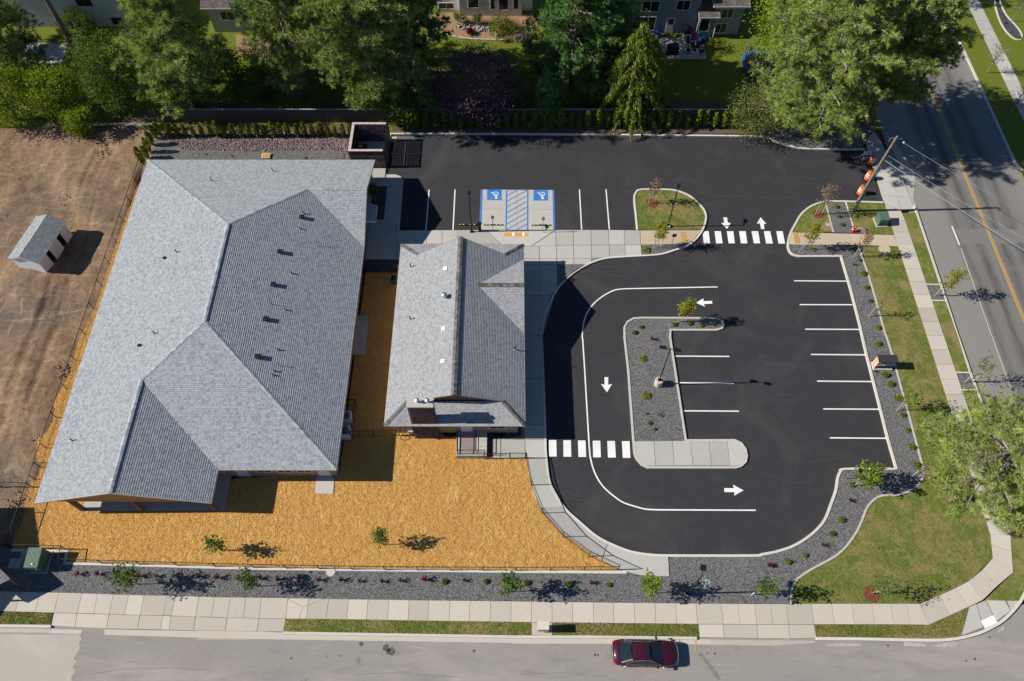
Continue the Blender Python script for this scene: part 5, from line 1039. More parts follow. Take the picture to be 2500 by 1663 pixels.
shrubs('brown', 'd2 1465,690', 'faded pinkish shrub near the end of the ramp walk', 'dry shrubs', 0.9)
shrubs('yellow', 'a0 1850,1386 2080,1400 1510,1405 a1 458,1420', 'small golden shrub in the grey gravel behind the hipped building', 'golden shrubs behind the hipped building', 0.5)

# ---- staked saplings
def sapling(base, h, r, n, mat, seed, label, leaf=0.16, stakes=2, ring=None, bare=False, cz=None, stems=1):
    n = int(n * (1.25 if h < 3.7 and n > 300 else 1.7)); leaf *= 1.15; rng = np.random.default_rng(seed); loc = (base[0], base[1], base[2]); root = thing('sapling', label, 'sapling', loc); wood = MB(); P = []
    for sidx in range(stems):
        ox, oy = (0, 0) if stems == 1 else (rng.normal() * .12, rng.normal() * .12); top = (ox * 3 + rng.normal() * .08, oy * 3 + rng.normal() * .08, h)
        wood.tube([(ox * .3, oy * .3, 0), (ox, oy, h * .5), top], [0.04 if stems == 1 else .028, 0.028, 0.008], 5)
        for k in range(22 if not bare else 26):
            t = 0.34 + 0.62 * (k + rng.uniform(0, 1)) / 24; z = h * t; az = k * 2.4 + rng.normal() * .4; ln = r * (1.15 - 0.75 * abs(t - 0.5)) * rng.uniform(.5, 1.1)
            b = np.array([ox + (top[0] - ox) * max(0, (t - .5) * 2), oy + (top[1] - oy) * max(0, (t - .5) * 2), z]); e = b + np.array([math.cos(az) * ln, math.sin(az) * ln, ln * rng.uniform(.25, .8)])
            wood.tube([tuple(b), tuple(e)], [0.014, 0.005], 3); m = max(2, n // (24 * stems))
            w = rng.uniform(.25, 1.08, (m, 1)); P.append(b * (1 - w) + e * w + rng.normal(size=(m, 3)) * (0.13 if not bare else .07))
    V, T, ti = leaf_quads(np.concatenate(P), leaf, rng, 0.4); trimesh('crown', V, T, MT[mat], root, ti); wood.build('trunk', MT['bark_grey'], root, local=True)
    for k in range(stakes):
        a = (0.2, math.pi + 0.2)[k % 2] + rng.normal() * .2; d = 0.42; s = MB().tube([(math.cos(a) * d, math.sin(a) * d, -0.02), (math.cos(a) * d, math.sin(a) * d, 1.55)], 0.032, 6).build('stake', MT['stake'], root, local=True)
        MB().bar((math.cos(a) * d, math.sin(a) * d, 1.3), (0, 0, 1.35), 0.02).build('tie', MT['black_metal'], s, local=True)
    if ring: pts = [(ring * (1 + rng.normal() * .05) * math.cos(t), ring * (1 + rng.normal() * .05) * math.sin(t)) for t in np.linspace(0, 2 * math.pi, 22)[:-1]]; MB().prism(pts, -0.05, 0.03).build('mulch_ring', MT['red_mulch'], root, local=True)
    return root
def sb(k, x, y, z=0.09): return tuple(S1(k, x, y, z))
for i, a in enumerate((
    (sb('d0', 1240, 687), 3.6, .95, 620, 'leaf_mid', 'bushy green sapling among barberries nearest the green cabinet', .19, 0),
    (sb('d0', 2305, 705), 3.3, .75, 420, 'leaf_mid', 'green sapling in the south gravel below the two yard saplings', .19, 0),
    (sb('d2', 30, 752), 3.5, .85, 560, 'leaf_mid', 'dense green sapling in the south gravel left of the beige mailbox', .19, 0),
    (sb('d2', 1240, 767), 3.4, .80, 600, 'leaf_bright', 'bright green sapling at the foot of the ramp walk', .19, 0),
    (sb('d2', 2245, 776), 3.6, .9, 420, 'leaf_mid', 'thin green sapling beside the kerb of the corner lawn', .19, 1),
    (sb('d3', 985, 772), 3.5, 1.0, 330, 'leaf_mid', 'pale sapling in a red mulch ring on the corner lawn', .15, 1, .62),
    (sb('d0', 2005, 388, .06), 2.8, .7, 330, 'leaf_mid', 'leafy sapling in the wood-chip yard near the patio', .2, 1),
    (sb('d1', 1160, 330, .06), 3.0, .6, 300, 'leaf_mid', 'slim sapling in the wood-chip yard below the porch', .18, 1),
    (sb('c3', 875, 1342), 3.3, 1.0, 700, 'leaf_bright', 'round bright green sapling at the corner of the stalls', .22, 2),
    (sb('c3', 1378, 1277), 2.6, .5, 60, 'leaf_mid', 'nearly bare sapling staked under the bright corner pine', .15, 2, None, True),
    (sb('c3', 1245, 662), 3.4, .95, 320, 'leaf_bright', 'light green sapling leaning over the lawn below the monument sign', .18, 2),
    (sb('b3', 1003, 1367), 2.6, .5, 70, 'leaf_olive', 'nearly leafless sapling at the lawn edge above the monument sign', .15, 2, None, True),
    (sb('b3', 1590, 1182), 4.2, .85, 420, 'leaf_yellow', 'yellow-green sapling in the upper kerbside gravel pit', .17, 2),
    (sb('c3', 1862, 415), 4.0, .8, 170, 'leaf_olive', 'sparse sapling in the lower kerbside gravel pit', .16, 2),
    (sb('b3', 850, 832), 4.0, .65, 210, 'leaf_brown', 'sparse brownish sapling at the end of the entry walk', .17, 2),
    (sb('b3', 390, 772), 4.0, .65, 420, 'leaf_yellow', 'yellow-green staked sapling in front of the entry walk', .17, 2),
    (sb('b3', 505, 452), 4.4, .8, 230, 'leaf_brown', 'orange-brown sapling with a mulch ring on the entrance island', .17, 2, .55),
    (sb('b2', 1297, 352), 3.6, .6, 190, 'leaf_brown', 'orange-brown sapling with a mulch ring on the bay-side grass island', .17, 2, .62),
    (sb('b2', 1342, 752), 4.0, .6, 460, 'leaf_yellow', 'yellow-green sapling with three stakes by the crosswalk sign', .17, 3),
    (sb('b2', 1562, 1420), 3.7, .6, 480, 'leaf_yellow', 'yellow-green sapling at the head of the centre island', .18, 2),
    (sb('b1', 1095, 352, .14), 2.8, .55, 360, 'leaf_mid', 'dark sapling in the shaded planter at the building entrance', .2, 0),
    (sb('a3', 2025, 655), 3.4, 1.1, 130, 'leaf_olive', 'bare multi-stemmed sapling by the far sidewalk', .13, 0, None, True, None, 4),
    (sb('a3', 2210, 1045), 3.6, 1.0, 150, 'leaf_olive', 'sparse twin-stemmed sapling on the far verge below the bare one', .14, 0, None, True, None, 3),
    (sb('a3', 2240, 195), 3.6, 1.0, 240, 'leaf_olive', 'thin green sapling at the tip of the far gravel planter', .16, 0, None, False, None, 1))):
    base, h, r, n, mat, label, leaf, stk = a[:8]; rest = a[8:]
    sapling(base, h, r, n, mat, 300 + i, label, leaf, stk, *(rest if rest else ()))
for x, y in S('a3 2115,55 2185,205 2305,340', .11): shrub('green', (x, y, .1), 'green shrub in the far gravel planter across the road', 'shrubs in the far planter')

# ---- loose material nobody could count
def scatter(poly, n, rng, holes=()):
    xs = [p[0] for p in poly]; ys = [p[1] for p in poly]; out = []; X = rng.uniform(min(xs), max(xs), n * 3); Y = rng.uniform(min(ys), max(ys), n * 3)
    for x, y in zip(X, Y):
        if inside(x, y, poly) and not any(h[0] < x < h[2] and h[1] < y < h[3] for h in holes): out.append((x, y))
        if len(out) >= n: break
    return np.array(out)
rng = np.random.default_rng(5)
mk_leaf('chip', (0.30, 0.145, 0.038), (0.80, 0.53, 0.19), 0.0, 0.5)
Y2 = [p for p in YARD]
pts = scatter(Y2, 42000, rng, ((-36.6, 23.5, -14.6, 55.8), (-9.8, 27.3, 0.4, 44.7)))
Pn = np.column_stack([pts, 0.055 + rng.uniform(0, 0.05, len(pts))]); V, T, ti = leaf_quads(Pn, 0.10, rng, 2.2, 0.4); o = trimesh('wood_chips', V, T, MT['chip'], None, ti); tag(o, 'yellow wood chips covering the fenced play yard', 'wood chips', kind='stuff')
def rocks(name, pts, smin, smax, mat, label, cat, z=0.03, seed=1, flat=0.7):
    rng = np.random.default_rng(seed); n = len(pts); base = np.array([(1, 0, 0), (-1, 0, 0), (0, 1, 0), (0, -1, 0), (0, 0, 1), (0, 0, -1)], float); tri = np.array([(0, 2, 4), (2, 1, 4), (1, 3, 4), (3, 0, 4), (2, 0, 5), (1, 2, 5), (3, 1, 5), (0, 3, 5)])
    s = rng.uniform(smin, smax, (n, 1, 1)); a = rng.uniform(0, 6.28, n); c, sn = np.cos(a), np.sin(a); b = base[None] * s * rng.uniform(.65, 1.25, (n, 6, 1)) * np.array([1, .8, flat])
    bx = b[:, :, 0] * c[:, None] - b[:, :, 1] * sn[:, None]; by = b[:, :, 0] * sn[:, None] + b[:, :, 1] * c[:, None]
    V = np.stack([bx + pts[:, None, 0], by + pts[:, None, 1], b[:, :, 2] + z + s[:, :, 0] * 0.25], 2).reshape(-1, 3); T = (tri[None] + (np.arange(n) * 6)[:, None, None]).reshape(-1, 3)
    o = trimesh(name, V, T, MT[mat], None, np.repeat(rng.uniform(0, 1, n), 8)); return tag(o, label, cat, kind='stuff')
mk_leaf('cobble', (0.08, 0.062, 0.064), (0.33, 0.245, 0.24), 0.0, 0.5); mk_leaf('clod', (0.17, 0.115, 0.07), (0.42, 0.31, 0.21), 0.0, 0.5); mk_leaf('dark_stone', (0.05, 0.05, 0.052), (0.36, 0.35, 0.335), 0.0, 0.4)
cob = S('a0 1460,1195 2357,1180 a1 0,1180 900,1190 880,1430 780,1430 780,1345 300,1350 0,1360 a0 1650,1345 1480,1260', 0.03)
rocks('river_cobbles', scatter(cob, 5600, rng), 0.06, 0.14, 'cobble', 'pinkish river cobbles spread behind the hipped building', 'cobbles', 0.03, 2)
dl = [(-62, 64), (-40.2, 64), (-40.8, 30), (-41.4, 14), (-62, 14)]
rocks('dirt_clods', scatter(dl, 2600, rng), 0.015, 0.065, 'clod', 'clods and stones strewn over the bare dirt lot', 'dirt clods', -0.02, 3)
for cx_, cy_, rr, n in ((-40.6, 33.5, .9, 60), (-40.8, 27.5, 1.2, 80), (-40.6, 20.8, .9, 90), (-47.5, 27, 1.6, 60), (-46, 55, 1.5, 40), (-44, 60.5, 1.4, 60)):
    p_ = np.column_stack([rng.normal(cx_, rr * .45, n), rng.normal(cy_, rr * .6, n)]); rocks('rubble_heap', p_, 0.04, 0.15, 'clod', 'heap of broken clods and rubble on the dirt lot', 'rubble', 0.0, int(cx_ * -10) + n)
hp = np.column_stack([rng.normal(-46.6, .42, 420), rng.normal(33.5, .42, 420), 0.0 + np.abs(rng.normal(0, .05, 420))]); V, T, ti = leaf_quads(hp, .17, rng, 1.5, .4); tag(trimesh('chip_pile', V, T, MT['chip'], None, ti), 'small spilled pile of yellow wood chips on the dirt lot', 'wood chips', kind='stuff')
rocks('gravel_stones', scatter(SG, 14000, rng), 0.025, 0.055, 'dark_stone', 'grey crushed stone covering the street-side planting strips', 'gravel', 0.085, 4)
tf = []
for spec, n in (('d1 285,996 d2 213,1028 213,1145 d1 262,1112', 2200), ('d2 398,1030 1710,1046 1722,1160 398,1148', 2600), ('d0 -60,932 472,942 455,1052 -60,1046', 1000), ('d3 475,1050 1500,1053 1862,893 1792,1155 495,1166', 2600)): tf.append(scatter(S(spec, .1), n, rng))
tf.append(scatter(LN, 12000, rng)); tf.append(scatter(GI, 2200, rng)); tf = np.concatenate(tf)
mk_leaf('grass_blade', (0.085, 0.115, 0.015), (0.33, 0.285, 0.095), 0.3, 0.5)
V, T, ti = leaf_quads(np.column_stack([tf, rng.uniform(.10, .12, len(tf))]), .14, rng, .6, .3); tag(trimesh('grass_tufts', V, T, MT['grass_blade'], None, ti), 'short patchy grass of the lawns and verges', 'grass', kind='stuff')
# ------------------------------------------------------------------ fences
def chain_fence(label, path, h=1.1, step=2.75, z=0.04, rail=0.045, cell=0.10, group=None):
    p0 = Vector((path[0][0], path[0][1], 0)); f = thing('chain_link_fence', label, 'fence', (p0.x, p0.y, z), 0, group)
    first = True; net = MB()
    for a, b in zip(path[:-1], path[1:]):
        a = Vector((a[0], a[1], z)); b = Vector((b[0], b[1], z)); L = (b - a).length; n = max(1, round(L / step)); d = (b - a) / L; up = Vector((0, 0, 1))
        for i in range(0 if first else 1, n + 1):
            c = a.lerp(b, i / n); MB().tube([c - up * 0.05, c + up * (h + 0.04)], 0.035, 6).build('post', MT['black_metal'], f)
        first = False
        MB().bar(a + up * h, b + up * h, rail).build('top_rail', MT['black_metal'], f); MB().bar(a + up * 0.06, b + up * 0.06, 0.015).build('bottom_wire', MT['black_metal'], f)
        k = int((L + h) / cell)
        for i in range(k + 1):
            for sgn in (1, -1):
                s0 = i * cell - h; s1 = i * cell; z0_, z1_ = 0.06, h
                q0, q1 = (max(0, s0), min(L, s1))
                if q1 <= q0: continue
                t0, t1 = (q0 - s0) / h, (q1 - s0) / h
                za, zb = (z0_ + (z1_ - z0_) * t0, z0_ + (z1_ - z0_) * t1) if sgn > 0 else (z1_ - (z1_ - z0_) * t0, z1_ - (z1_ - z0_) * t1)
                p = a + d * q0 + up * za; q = a + d * q1 + up * zb; w = up * 0.0035
                net.add([p - w, q - w, q + w, p + w], [(0, 1, 2, 3)])
    tag(net.build('wire_mesh', MT['black_metal'], f), kind='stuff'); return f
chain_fence('long black chain-link fence between the hipped building and the dirt lot', [(-39.3, 58.4), (-39.45, 40), (-39.55, 17.35)], 1.12)
s_ = S('d0 105,362 605,377 585,492', .04); chain_fence('short black chain-link return around the green cabinet gravel', s_, 1.1, 2.6)
fs = S('d0 585,492 d1 0,540 1180,560 2357,566 d2 990,560', .06); chain_fence('black chain-link fence along the south edge of the chip yard', fs, 1.05, 2.75)
fr = S('d2 990,556 730,436 495,262 310,48 c2 210,1345 165,1105', .1); chain_fence('curving black chain-link fence beside the ramp walk', fr, 1.35, 9, 0.1)
ga = S('c1 2070,1108 2300,1104 c2 20,1102 158,1104', .08); gf = chain_fence('black chain-link gate fence between the porch and the ramp walk', ga, 1.15, 1.6, 0.08)
chain_fence('black chain-link cross fence running onto the dirt lot', [(-39.55, 22.35), (-50, 22.5)], 1.15, 2.6, 0.0)
chain_fence('short black chain-link gate between yard fence and hipped building', [(-39.5, 24.1), (-36.7, 24.1)], 1.15, 1.4, 0.04)
cf = S('c1 880,905 950,905 1085,903 1310,893', .05); chain_fence('black chain-link gate fence linking the two buildings at the rear', cf, 1.15, 1.5, 0.05)
nf = S('b1 988,978 1115,978 1240,978 1290,978', .1); chain_fence('black chain-link fence closing the passage between the buildings', nf, 1.15, 1.5, 0.08)
chain_fence('short chain-link gate at the trash enclosure side of the hall', [tuple(S1('b1', 1042, 40, .1)[:2]), tuple(S1('b1', 1030, 145, .1)[:2])], 1.2, 1.5, 0.14)
# plank fence behind the hedge, in panels
def plank_fence(label, x0, x1, y, h=1.8, seed=1, mat='weathered_wood', gap=0.010, tilt=0.0):
    rng = random.Random(seed); f = thing('plank_fence', label, 'fence', (x0, y, 0)); n = max(1, round((x1 - x0) / 2.4)); L = (x1 - x0) / n
    for i in range(n):
        a = x0 + i * L; mb = MB(); x = a + 0.05
        while x < a + L - 0.03:
            hh = h + rng.uniform(-.03, .03); dy = rng.uniform(-.008, .008); mb.box(x, y + dy, 0.04, x + 0.135, y + dy + 0.022, hh); x += 0.142 + gap
        tag(mb.build('board_panel', MT[mat], f), kind='stuff')
        MB().box(a - 0.05, y + 0.03, 0, a + 0.05, y + 0.13, h + 0.02).build('post', MT[mat], f)
    MB().box(x0, y + 0.03, 0.35, x1, y + 0.07, 0.44).build('rail', MT[mat], f); MB().box(x0, y + 0.03, h - 0.35, x1, y + 0.07, h - 0.26).build('rail', MT[mat], f)
    MB().box(x0, y - 0.04, h + 0.03, x1, y + 0.10, h + 0.06).build('cap_rail', MT['grey_wood'], f); return f
plank_fence('weathered brown plank fence with pale cap rail behind the hedge', -38.2, 31.5, 64.8)
# tilted old slatted panels at the dirt lot corner
OF = thing('slatted_fence', 'old grey slatted fence panel leaning over the dirt lot', 'fence', (-44.5, 64.6, 0))
rn = random.Random(4)
for i in range(34):
    x = -48.5 + i * 0.305; 
    if rn.random() < 0.08: continue
    lean = 0.95 + rn.uniform(-.06, .06); o = MB().obox((x, 64.7 - 0.85 * math.sin(lean), 0.9 * math.cos(lean) + 0.02), (0.15 + rn.uniform(0, .06), 0.02, 1.75), 0, lean, rn.uniform(-.06, .06)).build('slat', MT['grey_wood'], OF)
for zz_, yy_ in ((0.25, 64.3), (0.85, 63.5)): MB().bar((-48.7, yy_, zz_), (-38.0, yy_, zz_), 0.06).build('rail', MT['grey_wood'], OF)

# ------------------------------------------------------------------ trash enclosure
ex0, ex1, ey0, ey1, eh = -16.95, -13.35, 57.95, 62.05, 2.45
EN = thing('trash_enclosure', 'open-topped stone block trash enclosure with black slatted gates at the lot end', 'trash enclosure', ((ex0 + ex1) / 2, (ey0 + ey1) / 2, 0))
MB().box(ex0 + .02, ey0 + .02, 0, ex1 - .02, ey0 + .18, eh).build('wall', MT['joint'], EN); MB().box(ex0 + .02, ey1 - .18, 0, ex1 - .02, ey1 - .02, eh).build('wall', MT['joint'], EN); MB().box(ex0 + .02, ey0 + .18, 0, ex0 + .18, ey1 - .18, eh).build('wall', MT['joint'], EN)
m, nt, b = nodes('split_block'); oi = nd(nt, 'ShaderNodeObjectInfo'); p = coord(nt, 'pos'); c = ramp(nt, oi.outputs['Random'], [(0, (0.085, 0.055, 0.052)), (.5, (0.15, 0.105, 0.10)), (1, (0.24, 0.19, 0.18))])
nt.links.new(mix(nt, ramp(nt, noise(nt, p, 9, 4, .7), [(.45, 0), (.65, .8)]), c, (0.05, 0.035, 0.035)), b.inputs['Base Color']); b.inputs['Roughness'].default_value = .9; bump(nt, b, noise(nt, p, 14, 4, .7), .9, .05); MT['split_block'] = m
bo = MB().box(-.193, -.03, 0, .193, .03, .188).build('block', m); bme = bo.data; bpy.data.objects.remove(bo); eo = wloc(EN)
def block(x, y, z, rz=0.0, s=1.0):
    o = bpy.data.objects.new('block', bme); COL.objects.link(o); o.parent = EN; o.location = (x - eo.x, y - eo.y, z - eo.z); o.rotation_euler = (0, 0, rz); o.scale = (s, 1, 1)
for r in range(12):
    z = 0.02 + r * 0.2; sh = .2 * (r % 2)
    for k in range(9 + (r % 2)):
        x = ex0 + .2 + k * .4 - sh; s = 1.0
        if x < ex0 + .1: x, s = ex0 + .1, .5
        if x > ex1 - .1: x, s = ex1 - .1, .5
        if ex0 < x < ex1:
            block(x, ey0 + .0, z, 0, s); block(x, ey1 - .2, z, 0, s)
wm = MB()
for r in range(12):
    z = 0.02 + r * .2
    for k in range(10): wm.box(ex0 - .03, ey0 + .02 + k * .4 + .2 * (r % 2) * 0, z, ex0 + .03, ey0 + .40 + k * .4, z + .188); wm.box(ex0 + .17, ey0 + .22 + k * .36, z, ex0 + .22, ey0 + .56 + k * .36, z + .188)
tag(wm.build('side_blocks', m, EN), kind='stuff')
MT['coping'] = simple('coping', (0.52, 0.41, 0.38), .85, .15, 4)
for k in range(6): MB().box(ex0 - .05 + k * .6, ey0 - .05, eh, ex0 - .06 + (k + 1) * .6, ey0 + .23, eh + .08).build('coping_slab', MT['coping'], EN); MB().box(ex0 - .05 + k * .6, ey1 - .23, eh, ex0 - .06 + (k + 1) * .6, ey1 + .05, eh + .08).build('coping_slab', MT['coping'], EN)
for k in range(6): MB().box(ex0 - .05, ey0 + .24 + k * .6, eh, ex0 + .23, ey0 + .23 + (k + 1) * .6, eh + .08).build('coping_slab', MT['coping'], EN)
MB().box(ex0 + .2, ey0 + .2, 0, ex1, ey1 - .2, .06).build('floor_slab', MT['concrete_grey'], EN)
ym = (ey0 + ey1) / 2
for a_, b_ in ((ey0 + .08, ym - .03), (ym + .03, ey1 - .08)):
    gt = MB(); gx = ex1 + .1; gt.box(gx - .03, a_, .12, gx + .03, a_ + .07, eh - .02); gt.box(gx - .03, b_ - .07, .12, gx + .03, b_, eh - .02); gt.box(gx - .03, a_ + .07, .12, gx + .03, b_ - .07, .20); gt.box(gx - .03, a_ + .07, eh - .10, gx + .03, b_ - .07, eh - .02); gt.box(gx - .03, a_ + .07, 1.22, gx + .03, b_ - .07, 1.30)
    G1 = gt.build('gate', MT['black_metal'], EN); k = 0
    while .22 + k * .115 < eh - .12:
        zz_ = .22 + k * .115; k += 1
        if abs(zz_ - 1.24) > .1: MB().box(gx - .012, a_ + .07, zz_, gx + .012, b_ - .07, zz_ + .072).build('slat', MT['black_metal'], G1)
for y in (ey0 + .02, ey1 - .02): MB().box(ex1 + .04, y - .06, 0, ex1 + .16, y + .06, eh + .05).build('gate_post', MT['black_metal'], EN)
BN = thing('trash_bin', 'dark green wheeled trash bin inside the stone enclosure', 'bin', (ex0 + .95, 59.6, .06))
MT['bin_green'] = simple('bin_green', (0.012, 0.045, 0.03), .5, .1, 3)
for k in (0,):
    MB().add([(-.45, -.55, .12), (.45, -.55, .12), (.45, .55, .12), (-.45, .55, .12), (-.55, -.68, 1.1), (.55, -.68, 1.1), (.55, .68, 1.1), (-.55, .68, 1.1)], [(0, 3, 2, 1), (4, 5, 6, 7), (0, 1, 5, 4), (1, 2, 6, 5), (2, 3, 7, 6), (3, 0, 4, 7)]).build('body', MT['bin_green'], BN, local=True)
    for s in (-.34, .34): ld = MB().obox((0, s, 1.16), (1.14, .64, .05), 0, .05, .08).build('lid', MT['bin_green'], BN, local=True)
    MB().obox((-.1, .3, 1.205), (.35, .22, .012), 0, .05, .08).build('label_plate', MT['plain_white'], BN, local=True)
    for x in (-.35, .35): MB().obox((x, -.6, .1), (.06, .18, .18)).build('wheel', MT['black_metal'], BN, local=True)
c = S1('a1', 1255, 1253); HT = thing('utility_hatch', 'small orange-framed hatch on the pad beside the enclosure gate', 'hatch', (c.x, c.y, 0)); MB().box(c.x - .35, c.y - .3, 0, c.x + .35, c.y + .3, .06).build('frame', MT['plain_white'], HT); MB().box(c.x - .28, c.y - .23, 0, c.x + .28, c.y + .23, .075).build('cover', MT['orange_tactile'], HT)
c = S1('a1', 110, 1405, .1); HT = thing('utility_hatch', 'orange slatted hatch box in the gravel behind the hipped building', 'hatch', (c.x, c.y, 0)); MB().box(c.x - .45, c.y - .35, 0, c.x + .45, c.y + .35, .22).build('frame', MT['cream_trim'], HT)
for k in range(5): MB().box(c.x - .38 + k * .155, c.y - .28, .22, c.x - .26 + k * .155, c.y + .28, .25).build('slat', MT['orange_tactile'], HT)

# ------------------------------------------------------------------ air conditioners by the hall's east wall
AC = None; q0, q1 = S1('c1', 905, 580, 1.2), S1('c1', 878, 930, 0.05)
for i, (k, x, y) in enumerate((('c1', 838, 720), ('c1', 828, 850))):
    p = S1(k, x, y, .95); lab = 'white air-conditioner box ' + ('near the lit chip patches' if i == 0 else 'next to the rear gate fence') + ' behind mesh'
    if AC is None:
        AC = thing('air_conditioner', lab, 'air conditioner', (p.x - .15, p.y, .05)); MB().box(-.45, -.45, .08, .45, .45, .95).build('case', MT['white_trim'], AC, local=True); g = MB().lathe([(.38, .95), (.38, .98)], (0, 0, 0), 20).build('fan_grille', MT['grey_metal'], AC, local=True)
        for a in range(6): MB().bar((0, 0, .99), (.36 * math.cos(a * 1.047), .36 * math.sin(a * 1.047), .99), .02).build('spoke', MT['black_metal'], g, local=True)
        MB().box(-.5, -.5, 0, .5, .5, .08).build('pad', MT['concrete_grey'], AC, local=True)
    else: copy_tree(AC, (p.x - .15, p.y, .05), 0.0, None, lab)
xa = -14.5; xb = q0.x; ya, yb = q0.y, q1.y
chain_fence('black mesh pen around the air conditioners', [(xa, ya), (xb, ya), (xb, yb), (xa, yb)], 1.3, 1.8, .05)

# ------------------------------------------------------------------ lamp posts
def lamp(label, base, h, heads, ped=(0.0, 0.0), hz=0.28):
    L = thing('lamp_post', label, 'lamp post', base); pz = ped[1]
    if ped[1] > 0: MB().lathe([(ped[0], 0), (ped[0], pz - .03), (ped[0] - .03, pz)], (0, 0, 0), 18).build('pedestal', MT['concrete'], L, local=True)
    MB().box(-.14, -.14, pz, .14, .14, pz + .12).build('base_plate', MT['black_metal'], L, local=True)
    MB().tube([(0, 0, pz + .1), (0, 0, h)], [.065, .05], 8).build('pole', MT['black_metal'], L, local=True)
    for dx, dy, s in heads:
        a = MB().bar((0, 0, h - .08), (dx * .35, dy * .35, h - .02), .05).build('arm', MT['black_metal'], L, local=True); an = math.atan2(dy, dx)
        hd = MB().obox((dx * (.35 + s / 2), dy * (.35 + s / 2), h), (s, hz, .09), an).build('lamp_head', MT['black_metal'], L, local=True)
        MB().obox((dx * (.38 + s / 2), dy * (.38 + s / 2), h - .055), (s * .7, hz * .7, .025), an).build('lens', MT['plain_white'], hd, local=True)
    return L
lamp('black lamp post beside the accessible bays', sb('b1', 1957, 612, .14), 5.1, ((0, 1, .5),))
MT['lamp_dummy'] = MT['black_metal']
lamp('twin-headed black lamp post on a concrete pedestal on the centre island', sb('c2', 1350, 436, .10), 6.25, ((-.97, .22, .55), (.97, -.22, .55)), (.36, .8))
lamp('black lamp post on the bay-side grass island', sb('b2', 1437, 563, .09), 5.3, ((.3, .95, .5),), (.30, .18))
lamp('black lamp post with square head in the south gravel', sb('d2', 1612, 772, .09), 5.5, ((.25, .97, .42),), (.2, .06), .42)

# ------------------------------------------------------------------ signs
def sign(name, label, base, h, w, hh, face='grey_metal', rz=0.0, post='grey_metal', r=.03, back=True, kind='rect'):
    s = thing(name, label, 'sign', base, rz); MB().tube([(0, 0, -.05), (0, 0, h)], r, 6).build('post', MT[post], s, local=True)
    if kind == 'oct': pts = [(w / 2 * math.cos(math.pi / 8 + k * math.pi / 4), w / 2 * math.sin(math.pi / 8 + k * math.pi / 4)) for k in range(8)]; MB().add([(x, -.04, h - w / 2 + z) for x, z in pts] + [(x, -.055, h - w / 2 + z) for x, z in pts], [tuple(range(8)), tuple(range(15, 7, -1))] + [(k, (k + 1) % 8, 8 + (k + 1) % 8, 8 + k) for k in range(8)]).build('plate', MT[face], s, local=True)
    else: MB().box(-w / 2, -.055, h - hh - .1, w / 2, -.035, h - .1).build('plate', MT[face], s, local=True)
    return s
sign('parking_sign', 'grey sign post at the head of the accessible bay beside the lamp post', sb('b1', 2150, 604, .14), 2.45, .30, .42)
sign('parking_sign', 'grey sign post at the head of the accessible bay beside the plain stalls', sb('b2', 312, 616, .14), 2.45, .30, .42)
sign('crosswalk_sign', 'dark sign on a slim post by the crosswalk and staked sapling', sb('b2', 1465, 756, .1), 2.3, .42, .42, 'black_metal')
sign('stop_sign', 'silver post with an edge-on sign at the corner of the stalls', sb('c3', 750, 1282, .1), 2.5, .55, .55, 'grey_metal', 1.3, kind='oct')
sign('marker_post', 'short grey marker post in the island gravel stripe by the hydrant', sb('b3', 768, 566, .1), .95, .14, .2, 'grey_metal')
sign('marker_post', 'white plastic marker pipe in the gravel near the thin sapling', sb('d2', 2192, 782, .1), .7, .05, .1, 'plain_white', 0, 'plain_white')
# wheel stops
WS = None
for i, (x0, x1, y) in enumerate(((135, 505, 854), (640, 1005, 854), (1555, 1925, 859))):
    a = R3(x0, y, .06); b = R3(x1, y, .06); lab = ('black and yellow wheel stop in the plain stall beside the lamp post', 'black and yellow wheel stop in the accessible bay beside the lamp post', 'black and yellow wheel stop in the accessible bay beside the plain stalls')[i]
    if WS is None:
        WS = thing('wheel_stop', lab, 'wheel stop', ((a.x + b.x) / 2, a.y, .012)); L = (b.x - a.x); MB().add([(-L / 2, -.075, 0), (L / 2, -.075, 0), (L / 2, .075, 0), (-L / 2, .075, 0), (-L / 2 + .05, -.05, .1), (L / 2 - .05, -.05, .1), (L / 2 - .05, .05, .1), (-L / 2 + .05, .05, .1)], [(0, 3, 2, 1), (4, 5, 6, 7), (0, 1, 5, 4), (1, 2, 6, 5), (2, 3, 7, 6), (3, 0, 4, 7)]).build('block', MT['black_metal'], WS, local=True)
        MT['stop_yellow'] = simple('stop_yellow', (.70, .48, .02), .6, .05, 3)
        for t in (-.38, -.2, .16, .36): MB().box(t * L - .09, -.052, .06, t * L + .09, .052, .105).build('yellow_band', MT['stop_yellow'], WS, local=True)
    else: copy_tree(WS, ((a.x + b.x) / 2, a.y, .012), 0.0, None, lab)
# bollard-like black post box beside the accessible bays
p = S1('b1', 2032, 600, .14); PB = thing('pedestal_box', 'black pedestal box at the kerb between lamp post and accessible bay', 'pedestal box', (p.x, p.y, .14)); MB().tube([(0, 0, 0), (0, 0, 1.0)], [.16, .13], 10).build('body', MT['black_metal'], PB, local=True); MB().obox((0, 0, 1.08), (.38, .26, .2)).build('head', MT['black_metal'], PB, local=True)

